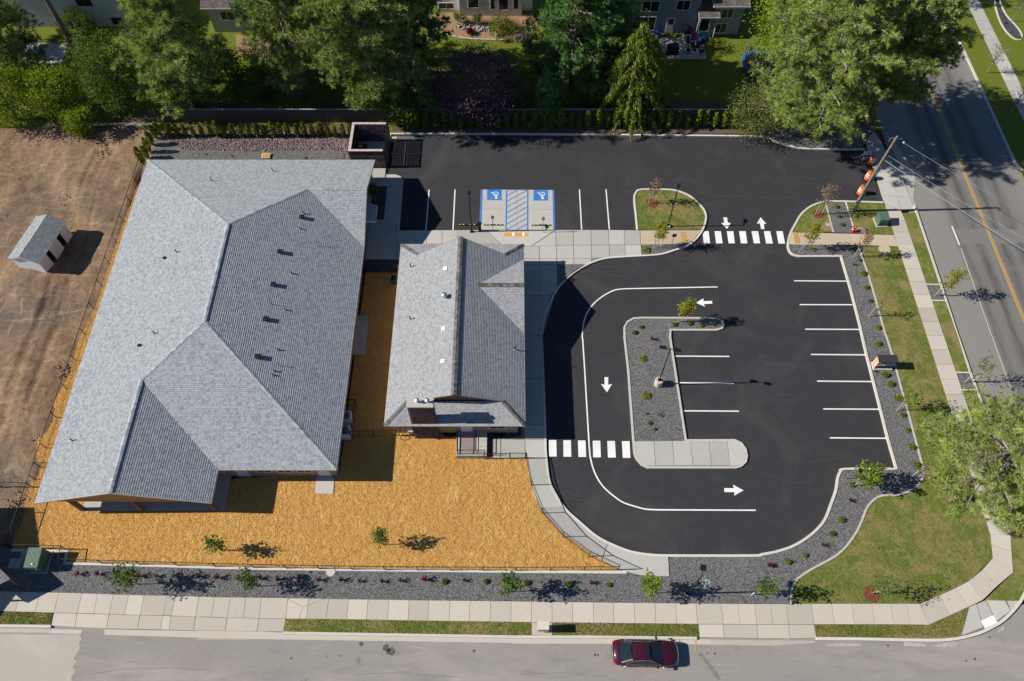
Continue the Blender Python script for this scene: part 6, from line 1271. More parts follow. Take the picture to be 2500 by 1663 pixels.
# ------------------------------------------------------------------ utility pole and wires
ub = S1('b3', 815, 424, .1); UP = thing('utility_pole', 'tall weathered wooden utility pole leaning over the entrance island', 'utility pole', (ub.x, ub.y, .09)); ut = Vector((.25, .1, 10.2))
MT['lamp_grey'] = simple('lamp_grey', (.45, .46, .47), .4, .05, 4); MT['pole_wood'] = simple('pole_wood', (.20, .155, .12), .95, .35, 3)
MB().tube([(0, 0, -.1), (0, 0, 5), tuple(ut)], [.155, .135, .10], 10).build('pole', MT['pole_wood'], UP, local=True)
MB().tube([(.24, -.03, 0), (.22, -.03, 2.4), (.33, -.02, 7.4)], .05, 6).build('conduit', MT['grey_metal'], UP, local=True)
MB().bar((ut.x - .35, ut.y + .1, 9.9), (ut.x + .5, ut.y - .1, 9.95), .06).build('bracket', MT['grey_metal'], UP, local=True)
ins = MB().lathe([(.04, 0), (.10, .04), (.04, .08), (.09, .13), (.03, .17)], (ut.x + .75, ut.y - .25, 9.6), 10).build('insulator', MT['lamp_grey'], UP, local=True)
MB().tube([(ut.x - .1, ut.y, 9.9), (ut.x - .45, ut.y + .1, 9.9), (ut.x - .5, ut.y + .1, 9.5)], .025, 5).build('jumper', MT['bright_metal'], UP, local=True)
def wire(label, a, b, sag, r, mat):
    pts = [tuple(a.lerp(b, t) - Vector((0, 0, sag * 4 * t * (1 - t)))) for t in np.linspace(0, 1, 24)]; o = MB().tube(pts, r, 4).build('overhead_wire', MT[mat]); return tag(o, label, 'wire', 'wires from the utility pole')
base = Vector((ub.x, ub.y, .09))
a1_ = base + Vector((ut.x + .8, ut.y - .25, 9.6)); e1 = at(2500, 519, 8.6); e2 = at(2500, 606, 6.8); e3 = at(2500, 583, 7.4); a2_ = base + Vector((.3, -.1, 7.3))
wire('upper bare wire running from the pole top across the road', a1_, a1_ + (e1 - a1_) * 1.6, .15, .022, 'bright_metal')
wire('thick pale cable running from mid pole across the road', a2_, a2_ + (e2 - a2_) * 1.6, .2, .035, 'bright_metal')
wire('thin middle wire running from the pole across the road', a2_ + Vector((0, .1, .6)), a2_ + (e3 - a2_) * 1.6, .25, .016, 'grey_metal')

# ------------------------------------------------------------------ traffic drums, barricade, hydrant, boulder, cabinets
MT['drum_orange'] = simple('drum_orange', (.78, .13, .02), .5, .06, 3); MT['reflective'] = simple('reflective', (.82, .80, .78), .45, .05, 4)
DR = None
for i, (k, x, y) in enumerate((('a3', 978, 1470), ('b3', 945, 137), ('b3', 878, 268))):
    p = S1(k, x, y, .02); lab = ('orange and white traffic drum next to the barricade', 'orange and white traffic drum between two others at the entrance', 'orange and white traffic drum nearest the utility pole foot')[i]
    if DR is None:
        DR = thing('traffic_drum', lab, 'traffic drum', tuple(p), 0, 'traffic drums at the entrance'); DR.scale = (1.15,) * 3; MB().lathe([(.44, 0), (.44, .04), (.30, .07)], (0, 0, 0), 20).build('base_ring', MT['black_metal'], DR, local=True)
        MB().lathe([(.29, .05), (.285, .32), (.27, .34), (.265, .6), (.25, .62), (.24, .86), (.22, .9), (.19, .95), (.12, .96)], (0, 0, 0), 20).build('drum', MT['drum_orange'], DR, local=True)
        for z_, r in ((.38, .272), (.64, .252)): MB().lathe([(r, z_), (r - .004, z_ + .12)], (0, 0, 0), 20).build('reflective_band', MT['reflective'], DR, local=True)
        MB().obox((0, 0, 1.0), (.18, .04, .08)).build('handle', MT['drum_orange'], DR, local=True)
    else: copy_tree(DR, tuple(p), .4 * i, None, lab)
p = S1('a3', 920, 1430, .01); BR = thing('barricade', 'folding barricade with red and white striped board behind the drums', 'barricade', tuple(p), .12)
for x in (-.36, .36):
    for s in (-1, 1): MB().bar((x, s * .35, 0), (x, s * .03, 1.1), .04).build('leg', MT['white_trim'], BR, local=True)
for s in (-1, 1):
    bd = MB().obox((0, s * .06, .98), (.80, .025, .22), 0, s * -.25).build('board', MT['reflective'], BR, local=True)
    for k in range(3): MB().obox((-.26 + k * .27, s * .078, .98), (.10, .01, .2), 0, s * -.25, .45).build('stripe', MT['drum_orange'], bd, local=True)
    MB().obox((0, s * .24, .42), (.78, .025, .10), 0, s * -.25).build('lower_board', MT['reflective'], BR, local=True)
p = S1('b3', 815, 612, .1); FH = thing('fire_hydrant', 'red fire hydrant with white caps beside the boulder', 'hydrant', (p.x, p.y, .09)); MT['hydrant_red'] = simple('hydrant_red', (.50, .02, .025), .4, .06, 4)
MB().lathe([(.17, 0), (.17, .04), (.11, .05), (.11, .52), (.15, .54), (.15, .58), (.12, .6), (.09, .70), (.03, .74)], (0, 0, 0), 14).build('barrel', MT['hydrant_red'], FH, local=True)
for a in (0.3, 1.87, 3.44): MB().tube([(0, 0, .42), (.2 * math.cos(a), .2 * math.sin(a), .42)], .06, 8).build('outlet_cap', MT['plain_white'], FH, local=True)
MB().lathe([(.035, .74), (.035, .80)], (0, 0, 0), 6).build('bonnet_nut', MT['plain_white'], FH, local=True)
def boulder(label, loc, sx, sy, sz, seed, mat='boulder'):
    import bmesh
    bm = bmesh.new(); bmesh.ops.create_icosphere(bm, subdivisions=3, radius=1.0); r = np.random.default_rng(seed); ph = r.uniform(0, 6, 6)
    for v in bm.verts: k = 1 + .12 * math.sin(3 * v.co.x + ph[0]) * math.cos(2.5 * v.co.y + ph[1]) + .10 * math.sin(5 * v.co.z + ph[2] + 2 * v.co.x); v.co = Vector((v.co.x * sx * k, v.co.y * sy * k, max(-.1, v.co.z * sz * k)))
    me = bpy.data.meshes.new('boulder'); bm.to_mesh(me); bm.free(); me.materials.append(MT[mat]); o = bpy.data.objects.new('boulder', me); COL.objects.link(o); o.location = loc; return tag(o, label, 'boulder')
MT['boulder'] = simple('boulder', (.27, .17, .12), .95, .25, 2.5, bmp=.5)
boulder('brown boulder on the entrance island lawn beside the hydrant', tuple(S1('b3', 902, 600, .05)), .58, .42, .42, 1)
def cabinet(label, c, sx, sy, h, rz, name='utility_cabinet', mat='green_box', slope=.0):
    o = thing(name, label, 'utility box', (c[0], c[1], .09), rz); MB().box(-sx / 2 - .12, -sy / 2 - .12, -.1, sx / 2 + .12, sy / 2 + .12, .06).build('pad', MT['concrete_grey'], o, local=True)
    MB().add([(-sx / 2, -sy / 2, .06), (sx / 2, -sy / 2, .06), (sx / 2, sy / 2, .06), (-sx / 2, sy / 2, .06), (-sx / 2, -sy / 2, h - slope), (sx / 2, -sy / 2, h - slope), (sx / 2, sy / 2, h), (-sx / 2, sy / 2, h)], [(0, 3, 2, 1), (4, 5, 6, 7), (0, 1, 5, 4), (1, 2, 6, 5), (2, 3, 7, 6), (3, 0, 4, 7)]).build('body', MT[mat], o, local=True)
    d = MB().box(-sx / 2 + .05, -sy / 2 - .02, .14, sx / 2 - .05, -sy / 2, h - slope - .12).build('door', MT[mat], o, local=True); MB().box(sx * .2, -sy / 2 - .05, h * .45, sx * .26, -sy / 2 - .02, h * .6).build('handle', MT['grey_metal'], d, local=True)
    return o
p = S1('d0', 372, 588, .1); q = S1('d0', 292, 577, .1); cb = cabinet('tall green utility cabinet in the gravel by the yard fence return', ((p.x + q.x) / 2 + .15, p.y + .85, 0), 1.05, 1.5, 1.45, 0.0, slope=.12)
MB().obox((.1, -.5, 1.42), (.13, .1, .02)).build('white_tag', MT['plain_white'], cb, local=True)
p = at(1900 + 1590 / 6.533, 440 + 735 / 6.533, .1); cabinet('green utility cabinet with sloped top on the lawn near the utility pole', (p.x + .35, p.y + .5, 0), .95, 1.0, 1.15, .05, slope=.2)
def lid(name, label, c, shape, s, mat, h=.03):
    o = thing(name, label, 'utility cover', (c[0], c[1], c[2])); 
    if shape == 'round': MB().lathe([(s, -.05), (s, h)], (0, 0, 0), 20).build('cover', MT[mat], o, local=True); MB().lathe([(s * 1.15, -.05), (s * 1.15, h * .5)], (0, 0, 0), 20).build('rim', MT['concrete_grey'], o, local=True)
    else: MB().box(-s, -s * .75, -.05, s, s * .75, h).build('cover', MT[mat], o, local=True); MB().box(-s * 1.15, -s * .9, -.05, s * 1.15, s * .9, h * .4).build('rim', MT['concrete_grey'], o, local=True)
    return o
MT['pale_green'] = simple('pale_green', (.27, .36, .28), .7, .1, 4)
lid('round_cover', 'round pale green lid in the gravel by the tall green cabinet', sb('d0', 215, 420, .09), 'round', .24, 'pale_green')
lid('round_cover', 'round concrete cover breaking the mow strip', sb('d1', 692, 575, .11), 'round', .32, 'concrete')
lid('round_cover', 'pale green lid in the gravel by the square-headed lamp', sb('d2', 1785, 680, .09), 'round', .28, 'pale_green')
lid('vault_cover', 'grey utility vault by the tall green cabinet', sb('d0', 140, 500, .1), 'rect', .42, 'grey_metal', .14)
lid('vault_cover', 'small tan utility vault in bare earth on the entrance island', sb('b3', 600, 548, .1), 'rect', .2, 'concrete', .05)
lid('access_cover', 'square cover set in the front walk by the stall line', sb('b1', 1796, 625, .143), 'rect', .32, 'concrete', .012)
lid('round_cover', 'bare round cover on the lawn below the entry walk', sb('b3', 1105, 768, .1), 'round', .5, 'concrete_tan', .02)
# mailbox cluster
p = S1('d2', 312, 1090, .11); MBX = thing('mailbox_cluster', 'beige cluster mailbox on a concrete pad in the south verge', 'mailbox', (p.x, p.y, .11)); MT['beige'] = simple('beige', (.60, .52, .42), .6, .08, 4)
MB().box(-.22, -.2, 0, .22, .2, .35).build('pedestal', MT['beige'], MBX, local=True); MB().box(-.40, -.26, .35, .40, .26, 1.38).build('cabinet', MT['beige'], MBX, local=True); MB().box(-.43, -.30, 1.38, .43, .30, 1.42).build('top', MT['beige'], MBX, local=True)
for r in range(4):
    for k in range(2): dd = MB().box(-.37 + k * .38, -.275, .42 + r * .235, -.02 + k * .38, -.26, .63 + r * .235).build('mail_door', MT['cream_trim'], MBX, local=True); MB().box(-.08 + k * .38, -.285, .52 + r * .235, -.05 + k * .38, -.275, .55 + r * .235).build('lock', MT['grey_metal'], dd, local=True)
# monument sign
SG_ = thing('monument_sign', 'low monument sign with stone end, dark cap and blue-grey panel by the stalls', 'sign', (33.3, 33.75, .09), -.02)
MT['stone_veneer'] = simple('stone_veneer', (.52, .38, .27), .9, .3, 5, bmp=.4); MT['sign_panel'] = simple('sign_panel', (.17, .22, .27), .5, .12, 6); MT['dark_cap'] = simple('dark_cap', (.035, .035, .04), .8, .2, 4)
MB().box(-.86, -.42, 0, .82, .42, .16).build('plinth', MT['concrete'], SG_, local=True); MB().box(-.74, -.30, .16, .74, .30, .72).build('base_wall', MT['chimney_brick'], SG_, local=True)
for r in range(6):
    for k in range(2): MB().obox((-.77, -.16 + k * .32 + (r % 2) * .04 - .02, .28 + r * .19), (.10 + .02 * ((r + k) % 3), .30, .17)).build('stone', MT['stone_veneer'], SG_, local=True)
MB().box(-.72, -.28, .72, .76, .28, 1.36).build('body', MT['dark_cap'], SG_, local=True); MB().box(-.85, -.38, 1.36, .85, .38, 1.46).build('cap', MT['dark_cap'], SG_, local=True)
pn = MB().box(-.62, -.31, .80, .70, -.28, 1.28).build('sign_face', MT['sign_panel'], SG_, local=True)
for (x0_, x1_, z0_, z1_) in ((-.62, .70, 1.25, 1.28), (-.62, .70, .80, .83), (-.62, -.59, .83, 1.25), (.67, .70, .83, 1.25)): MB().box(x0_, -.325, z0_, x1_, -.31, z1_).build('frame', MT['white_trim'], pn, local=True)
MB().box(-.76, -.34, .72, .78, -.28, .76).build('ledge', MT['concrete'], SG_, local=True)
# green barrel by the passage, hose and pipework at the rear wall
p = S1('b1', 1262, 1052, .3); TB = thing('rain_barrel', 'dark green barrel against the wall of the gabled building', 'barrel', (p.x + .05, p.y, .05)); MT['teal'] = simple('teal', (.02, .14, .09), .5, .1, 3); MB().lathe([(.3, 0), (.36, .3), (.36, .55), (.3, .8)], (0, 0, 0), 18).build('body', MT['teal'], TB, local=True); MB().lathe([(.31, .8), (.28, .86), (.05, .87)], (0, 0, 0), 18).build('lid', MT['black_metal'], TB, local=True)
c = R4(185, 840, .08); hs = MB(); hs.tube([(c.x + .38 * math.cos(t), c.y + .24 * math.sin(t), .09) for t in np.linspace(0, 6.28, 30)], .018, 5); tag(hs.build('garden_hose', MT['black_metal']), 'coiled black hose on the chips by the chimney', 'hose')
p = R4(285, 780, .1); GM = thing('gas_meter', 'grey gas meter against the rear wall beside the chimney', 'meter', (p.x, p.y, .05)); MB().box(-.16, -.12, .2, .16, .12, .55).build('case', MT['grey_metal'], GM, local=True); MB().tube([(-.2, 0, 0), (-.2, 0, .6), (.2, 0, .6), (.2, 0, 0)], .03, 6).build('pipe', MT['plain_white'], GM, local=True)

# ------------------------------------------------------------------ parked car
wy = at(1577, 1630.5, 0).y; wxc = at(1574, 1630, 0).x
CAR = thing('parked_car', 'dark maroon four-door sedan with sunroof parked along the south kerb', 'car', (wxc + .02, wy + .92, 0.012), -.018)
def carpaint():
    m, nt, b = nodes('maroon_paint'); b.inputs['Base Color'].default_value = (.070, .008, .020, 1); b.inputs['Metallic'].default_value = .1; b.inputs['Roughness'].default_value = .35; b.inputs['Coat Weight'].default_value = .6; b.inputs['Coat Roughness'].default_value = .05
    f = noise(nt, coord(nt, 'obj'), 60, 2, .5); nt.links.new(ramp(nt, f, [(.3, (.036, .005, .013)), (.7, (.066, .010, .023))]), b.inputs['Base Color']); MT['maroon_paint'] = m
carpaint(); MT['car_glass'] = simple('car_glass', (.010, .018, .026), .05, .1, 2, spec=.8); MT['tyre'] = simple('tyre', (.018, .018, .018), .85, .1, 4); MT['tail_red'] = simple('tail_red', (.50, .012, .01), .25, .1, 5); MT['lamp_clear'] = simple('lamp_clear', (.55, .57, .6), .15, .1, 5)
#  stations: x, half width, sill z, shoulder z, deck z
ST = [(-2.43, .50, .42, .62, .70), (-2.38, .70, .34, .72, .84), (-2.22, .82, .28, .82, .95), (-1.95, .88, .24, .88, 1.00), (-1.55, .905, .22, .90, 1.01), (-.9, .912, .20, .90, 1.00), (0, .915, .20, .90, .98), (.7, .912, .20, .88, .97), (1.05, .905, .20, .86, .97), (1.5, .89, .22, .82, .92), (1.9, .86, .25, .76, .85), (2.2, .80, .28, .68, .77), (2.36, .68, .32, .60, .68), (2.43, .46, .38, .54, .60)]
vv, ff = [], []; CS = 11
for x, w, zb, zs_, zd in ST:
    half = [(w * .80, zb), (w * .97, zb + .10), (w, (zb + zs_) / 2), (w * .985, zs_), (w * .90, zs_ + (zd - zs_) * .75), (0, zd)]
    row = [(x, -a, b_) for a, b_ in half] + [(x, a, b_) for a, b_ in reversed(half[:-1])]; vv += row
for i in range(len(ST) - 1):
    for k in range(CS - 1): ff.append((i * CS + k, i * CS + k + 1, (i + 1) * CS + k + 1, (i + 1) * CS + k))
    ff.append((i * CS + CS - 1, i * CS, (i + 1) * CS, (i + 1) * CS + CS - 1))
ff += [tuple(range(CS)), tuple(range(len(ST) * CS - 1, (len(ST) - 1) * CS - 1, -1))]
mb = MB(); mb.add(vv, ff); BODY = mb.build('body', MT['maroon_paint'], CAR, local=True, smooth_=True)
# greenhouse
zbel = .97; Bt = dict(fl=(1.12, -.80, .97), fr=(1.12, .80, .97), rl=(-1.80, -.76, 1.0), rr=(-1.80, .76, 1.0)); Tp = dict(fl=(.30, -.60, 1.40), fr=(.30, .60, 1.40), ml=(-.35, -.62, 1.455), mr=(-.35, .62, 1.455), rl=(-1.05, -.58, 1.40), rr=(-1.05, .58, 1.40))
rf = MB(); rows = []
for x, w, z in ((.30, .60, 1.395), (.0, .615, 1.435), (-.35, .62, 1.455), (-.7, .61, 1.44), (-1.05, .58, 1.395)): rows.append([(x, -w, z - .03), (x, -w * .8, z), (x, -w * .4, z + .015), (x, 0, z + .02), (x, w * .4, z + .015), (x, w * .8, z), (x, w, z - .03)])
rv = [p for r in rows for p in r]; rfc = [(i * 7 + k, i * 7 + k + 1, (i + 1) * 7 + k + 1, (i + 1) * 7 + k) for i in range(4) for k in range(6)]; rf.add(rv, rfc); ROOF = rf.build('roof', MT['maroon_paint'], CAR, local=True, smooth_=True)
MB().box(-.12, -.42, 1.468, .16, .42, 1.478).build('sunroof', MT['car_glass'], ROOF, local=True)
def curved(p00, p01, p10, p11, bow, n=6, nm='glass', mat='car_glass'):
    v = []; f = []
    for i in range(2):
        a, b_ = (p00, p01) if i == 0 else (p10, p11)
        for k in range(n + 1): t = k / n; v.append((a[0] + (b_[0] - a[0]) * t + bow * 4 * t * (1 - t), a[1] + (b_[1] - a[1]) * t, a[2] + (b_[2] - a[2]) * t + .02 * 4 * t * (1 - t) * (i)))
    f = [(k, k + 1, n + 2 + k, n + 1 + k) for k in range(n)]; return MB().add(v, f).build(nm, MT[mat], CAR, local=True, smooth_=True)
curved((1.10, -.74, .955), (1.10, .74, .955), (.29, -.565, 1.375), (.29, .565, 1.375), .10, nm='windshield'); curved((-1.80, -.68, .995), (-1.80, .68, .995), (-1.04, -.55, 1.375), (-1.04, .55, 1.375), -.08, nm='rear_window')
for s in (-1, 1):
    for x0_, x1_, t0_, t1_ in ((.98, .02, .27, .02), (-.06, -1.35, -.06, -.92)):
        w0, w1 = .86, .615; MB().add([(x0_, s * .845, .93), (x1_, s * .84, .94), (t1_, s * .63, 1.375), (t0_, s * .62, 1.365)], [(0, 1, 2, 3)]).build('side_window', MT['car_glass'], CAR, local=True)
    [MB().bar(a_, b_, w_, h_).build('pillar', MT['maroon_paint'], CAR, local=True) for a_, b_, w_, h_ in (((1.12, s * .80, .95), (.29, s * .60, 1.385), .07, .07), ((-1.80, s * .735, .98), (-1.04, s * .575, 1.385), .09, .05), ((-.02, s * .845, .93), (-.02, s * .625, 1.40), .06, .06))]
    tr_ = MB(); pts = [(1.05, s * .862, .935), (-.6, s * .868, .95), (-1.5, s * .84, .97), (-1.0, s * .675, 1.30), (-.35, s * .645, 1.405), (.28, s * .64, 1.375), (1.05, s * .862, .935)]; tr_.tube(pts, .016, 5); tr_.bar((-.02, s * .86, .93), (-.02, s * .645, 1.39), .03); tr_.build('chrome_trim', MT['bright_metal'], CAR, local=True)
    mr = MB().obox((.82, s * 1.0, .98), (.14, .20, .13), s * .25).build('mirror', MT['maroon_paint'], CAR, local=True); MB().bar((.85, s * .86, .93), (.84, s * .94, .96), .05).build('mirror_arm', MT['black_metal'], mr, local=True)
    MB().add([(2.40, s * .50, .60), (2.34, s * .72, .62), (2.08, s * .82, .74), (2.12, s * .66, .79), (2.34, s * .48, .70)], [(0, 1, 2, 3, 4)]).build('headlight', MT['lamp_clear'], CAR, local=True)
    MB().add([(-2.44, s * .48, .74), (-2.40, s * .72, .76), (-2.18, s * .86, .84), (-2.18, s * .84, .93), (-2.32, s * .66, .92), (-2.42, s * .46, .84)], [(0, 1, 2, 3, 4, 5)]).build('taillight', MT['tail_red'], CAR, local=True)
    for x in (-1.42, 1.40):
        wl = thing.__call__ if False else None
        ty = MB(); c0_ = Vector((x, s * .80, .325)); prof = [(.20, -.10), (.30, -.11), (.325, -.07), (.325, .07), (.30, .11), (.20, .10)]; n = 22; v_ = [(x + r * math.cos(6.2832 * k / n), c0_.y + d_, .325 + r * math.sin(6.2832 * k / n)) for r, d_ in prof for k in range(n)]
        ty.add(v_, [(i * n + k, i * n + (k + 1) % n, (i + 1) * n + (k + 1) % n, (i + 1) * n + k) for i in range(5) for k in range(n)]); W = ty.build('wheel', MT['tyre'], CAR, local=True, smooth_=True)
        rm = MB(); rm.tube([(x, s * .84, .325), (x, s * .905, .325)], .07, 10)
        for k in range(5): a = k * 1.2566; rm.bar((x, s * .90, .325), (x + .2 * math.cos(a), s * .895, .325 + .2 * math.sin(a)), .05, .03)
        rm.tube([(x + .205 * math.cos(t), s * .895, .325 + .205 * math.sin(t)) for t in np.linspace(0, 6.2832, 24)], .018, 5); rm.build('rim', MT['bright_metal'], W, local=True)
MB().tube([(2.26, -.74, .70), (2.37, -.52, .655), (2.42, 0, .63), (2.37, .52, .655), (2.26, .74, .70)], .016, 5).build('hood_edge_trim', MT['bright_metal'], CAR, local=True)
MB().tube([(-2.40, -.55, .86), (-2.435, 0, .88), (-2.40, .55, .86)], .022, 5).build('boot_trim', MT['bright_metal'], CAR, local=True)
wp = MB(); wp.bar((1.13, -.62, .975), (.98, .02, 1.03), .018); wp.bar((1.15, .02, .975), (1.0, .60, 1.02), .018); wp.build('wiper', MT['black_metal'], CAR, local=True)
for sg in (-1, 1):
    for gx in (1.0, -.02, -1.15): MB().bar((gx, sg * .922, .32), (gx, sg * .918, .88), .012).build('door_gap', MT['black_metal'], BODY, local=True)
    for hx in (-.25, -1.0): MB().box(hx - .09, min(sg * .912, sg * .945), .76, hx + .09, max(sg * .912, sg * .945), .79).build('door_handle', MT['bright_metal'], BODY, local=True)
MB().box(2.40, -.38, .40, 2.46, .38, .56).build('grille', MT['black_metal'], CAR, local=True)

# ------------------------------------------------------------------ houses behind the fence
def hip_house(label, x0, x1, y0, y1, h, rz_, mat, roofm, name='house'):
    H = thing(name, label, 'house', ((x0 + x1) / 2, (y0 + y1) / 2, 0)); t = .2
    for bx in ((x0, y0, 0, x1, y0 + t, h), (x0, y1 - t, 0, x1, y1, h), (x0, y0 + t, 0, x0 + t, y1 - t, h), (x1 - t, y0 + t, 0, x1, y1 - t, h)): MB().box(*bx).build('wall', MT[mat], H)
    o = .5; a, b_, c, d = (x0 - o, y0 - o, h), (x1 + o, y0 - o, h), (x1 + o, y1 + o, h), (x0 - o, y1 + o, h); ym_ = (y0 + y1) / 2; r1, r2 = (x0 - o, ym_, h + rz_), (x1 + o, ym_, h + rz_)
    for p in ([a, b_, r2, r1], [c, d, r1, r2]): roof_plane(p, MT[roofm], H, row=.2, t=.02)
    soffit([[a, b_, c, d]], H, .15, MT['white_trim']); fascia([(a, b_), (c, d)], H, MT['white_trim'], .18, .08)
    for xx_ in (x0, x1):
        g = MB(); g.add([(xx_, y0, h), (xx_, y1, h), (xx_, ym_, h + rz_ - .1), (xx_ + .1, y0, h), (xx_ + .1, y1, h), (xx_ + .1, ym_, h + rz_ - .1)], [(0, 1, 2), (5, 4, 3), (0, 2, 5, 3), (1, 4, 5, 2)]); g.build('gable_wall', MT[mat], H)
    return H
# blue-grey house: two-storey block, bay and lower wing
H4 = hip_house('two-storey blue-grey house with white trimmed windows behind the patio', 13.4, 22.1, 80.0, 90, 5.6, 2.6, 'blue_siding', 'shingle_old')
for x0_, x1_, z0_, z1_, ml in ((15.3, 17.2, 3.0, 4.3, 1), (19.3, 20.8, 3.2, 4.4, 1), (14.6, 17.1, .45, 2.2, 2)): window(H4, x0_, x1_, z0_, z1_, 80.0, mull=ml)
door(H4, 18.5, 19.4, 80.0, 2.15, 'plain_white'); MB().box(18.62, 79.93, 1.25, 19.28, 79.95, 2.0).build('door_glass', MT['glass'], H4)
H4b = hip_house('lower blue-grey wing with brown roof at the end of the patio', 23.9, 27.2, 79.7, 90, 4.2, 2.2, 'blue_siding', 'shingle_old'); window(H4b, 24.7, 26.0, 2.35, 3.5, 79.7); window(H4b, 24.3, 25.7, .35, 1.55, 79.7)
BAY = thing('bay_extension', 'blue-grey bay with sloping brown roof between house and wing', 'house', (23.0, 80, 0)); MB().box(22.12, 79.2, 0, 23.88, 85, 2.95).build('wall', MT['blue_siding'], BAY); window(BAY, 22.3, 23.4, .9, 2.6, 79.2, mull=0)
bp = [(21.9, 78.85, 3.0), (24.4, 78.85, 3.0), (24.4, 84, 4.9), (21.9, 84, 4.9)]; roof_plane(bp, MT['shingle_old'], BAY, row=.2, t=.02); soffit([bp], BAY, .14, MT['white_trim']); fascia([(bp[0], bp[1])], BAY, MT['white_trim'], .16, .08); MB().tube([(24.2, 79.1, 2.9), (24.2, 79.15, .1)], .05, 6).build('downspout', MT['white_trim'], BAY)
# pale house with flower bed
H3 = hip_house('pale grey-white house with bay windows above the flower bed', -9.5, 2.5, 84.2, 95, 5.4, 2.6, 'white_siding', 'shingle_old')
MB().box(-6.4, 83.2, 0, 1.2, 84.15, 5.2).build('bay_wall', MT['white_siding'], H3); window(H3, -5.3, -4.1, 1.2, 2.7, 83.2, mull=0); window(H3, -1.6, -.5, .9, 2.9, 83.2, mull=0); window(H3, .2, .75, 1.0, 2.9, 83.2, mull=0); window(H3, -2.6, -2.1, 1.0, 2.9, 83.2, mull=0); window(H3, -9.0, -7.2, .35, 1.1, 84.2)
# grey shingled house
H2 = hip_house('grey house with dark roof half hidden by pines', -36.0, -29.5, 80.2, 90, 3.6, 2.4, 'grey_siding', 'shingle_old'); window(H2, -34.6, -33.0, 1.7, 2.8, 80.2)
H2b = hip_house('taller pale wing with a dark doorway beside the grey house', -29.3, -20.5, 81.0, 91, 5.0, 2.4, 'grey_siding', 'shingle_old'); MB().box(-24.6, 80.93, 0, -22.9, 81.0, 2.3).build('dark_door', MT['black_metal'], H2b); window(H2b, -28.3, -27.2, 2.6, 3.5, 81.0)
WD = thing('wood_frame', 'small orange-brown timber frame bench on the leaf-strewn terrace', 'bench', tuple(at(732, 112, 0))); MT['orange_wood'] = simple('orange_wood', (.42, .19, .06), .85, .15, 4)
for x in (-.8, .8): MB().box(x - .06, -.06, 0, x + .06, .06, 1.2).build('leg', MT['orange_wood'], WD, local=True)
MB().box(-.9, -.25, .45, .9, .25, .52).build('seat', MT['orange_wood'], WD, local=True); MB().box(-.9, .06, 1.0, .9, .1, 1.2).build('backrest', MT['orange_wood'], WD, local=True)
struct(MB().prism([at(x, y)[:2] for x, y in ((575, 85), (740, 85), (755, 118), (700, 122), (640, 130), (580, 138))], -.1, .03).build('leaf_terrace', MT['bark_bed']))
# pale blue-white house on the left
H1 = hip_house('pale blue-white house behind the leaning pine', -60.5, -46.0, 81.2, 92, 5.2, 2.6, 'pale_siding', 'shingle_old'); window(H1, -51.5, -49.8, 2.9, 4.2, 81.2, 'brown_trim'); window(H1, -48.4, -47.2, .4, 1.2, 81.2, 'brown_trim'); MB().box(-53.6, 81.1, .1, -52.4, 81.19, 2.2).build('dark_door', MT['black_metal'], H1)
struct(MB().prism([at(x, y)[:2] for x, y in ((60, 105), (165, 108), (150, 158), (55, 155))], -.1, .03).build('patio', MT['concrete_grey']))
p = at(70, 118, .4); CHR = thing('patio_chair', 'white slatted reclining chair on the shaded patio', 'chair', (p.x, p.y, .03), .5)
for k in range(7): MB().obox((-.3 + k * .1, 0, .42), (.06, 1.3, .03), 0, .1).build('slat', MT['white_trim'], CHR, local=True)
for x, y in ((-.3, -.55), (.3, -.55), (-.3, .55), (.3, .55)): MB().box(x - .03, y - .03, 0, x + .03, y + .03, .4).build('leg', MT['white_trim'], CHR, local=True)
p = at(85, 124, .4); TBL = thing('patio_table', 'small white table next to the reclining chair', 'table', (p.x + .2, p.y - .3, .03)); MB().box(-.6, -.35, .62, .6, .35, .67).build('tabletop', MT['white_trim'], TBL, local=True)
for x, y in ((-.5, -.28), (.5, -.28), (-.5, .28), (.5, .28)): MB().box(x - .03, y - .03, 0, x + .03, y + .03, .62).build('leg', MT['white_trim'], TBL, local=True)
# patio of the blue-grey house
PTO = [at(x, y)[:2] for x, y in ((1590, 92), (1716, 96), (1725, 144), (1600, 144))]; struct(MB().prism(PTO, -.1, .03).build('house_patio', MT['concrete_grey']))
bedp = smooth([at(x, y)[:2] for x, y in ((1062, 35), (1300, 35), (1285, 95), (1240, 100), (1180, 96), (1130, 92), (1085, 75))], 4, True); struct(MB().prism(bedp, -.1, .05).build('flower_bed', MT['bark_bed'])); kerb('bed_edging', smooth([at(x, y)[:2] for x, y in ((1052, 62), (1085, 82), (1130, 93), (1180, 97), (1240, 98))], 4), .12, .10)
rb = np.column_stack([rng.uniform(0, 1, 70), rng.normal(0, 1, 70)]); rbp = np.array([[at(1112 + t * 85, 66 + 10 * t + n_ * 3)[0], at(1112 + t * 85, 66 + 10 * t + n_ * 3)[1]] for t, n_ in rb]); rocks('rockery_stones', rbp, .15, .32, 'dark_stone', 'dark stones of the rockery in the flower bed', 'rocks', .05, 9)
for i, (x, y, kd) in enumerate(((1125, 55, 'p'), (1168, 58, 'p'), (1147, 82, 'r'))):
    o = at(x, y, .05); broad_tree('rose_bush', ('rose bush with pink blooms beside the bay wall', 'green rose bush in the middle of the flower bed', 'small red flowering plant near the bed edging')[i], (o.x, o.y, .05), (1.5, 1.2, .7)[i], (.7, .55, .35)[i], (.55, .5, .3)[i], 60 + i, 'leaf_red' if kd == 'r' else 'leaf_mid', .15, 14, 60, 'flowers')
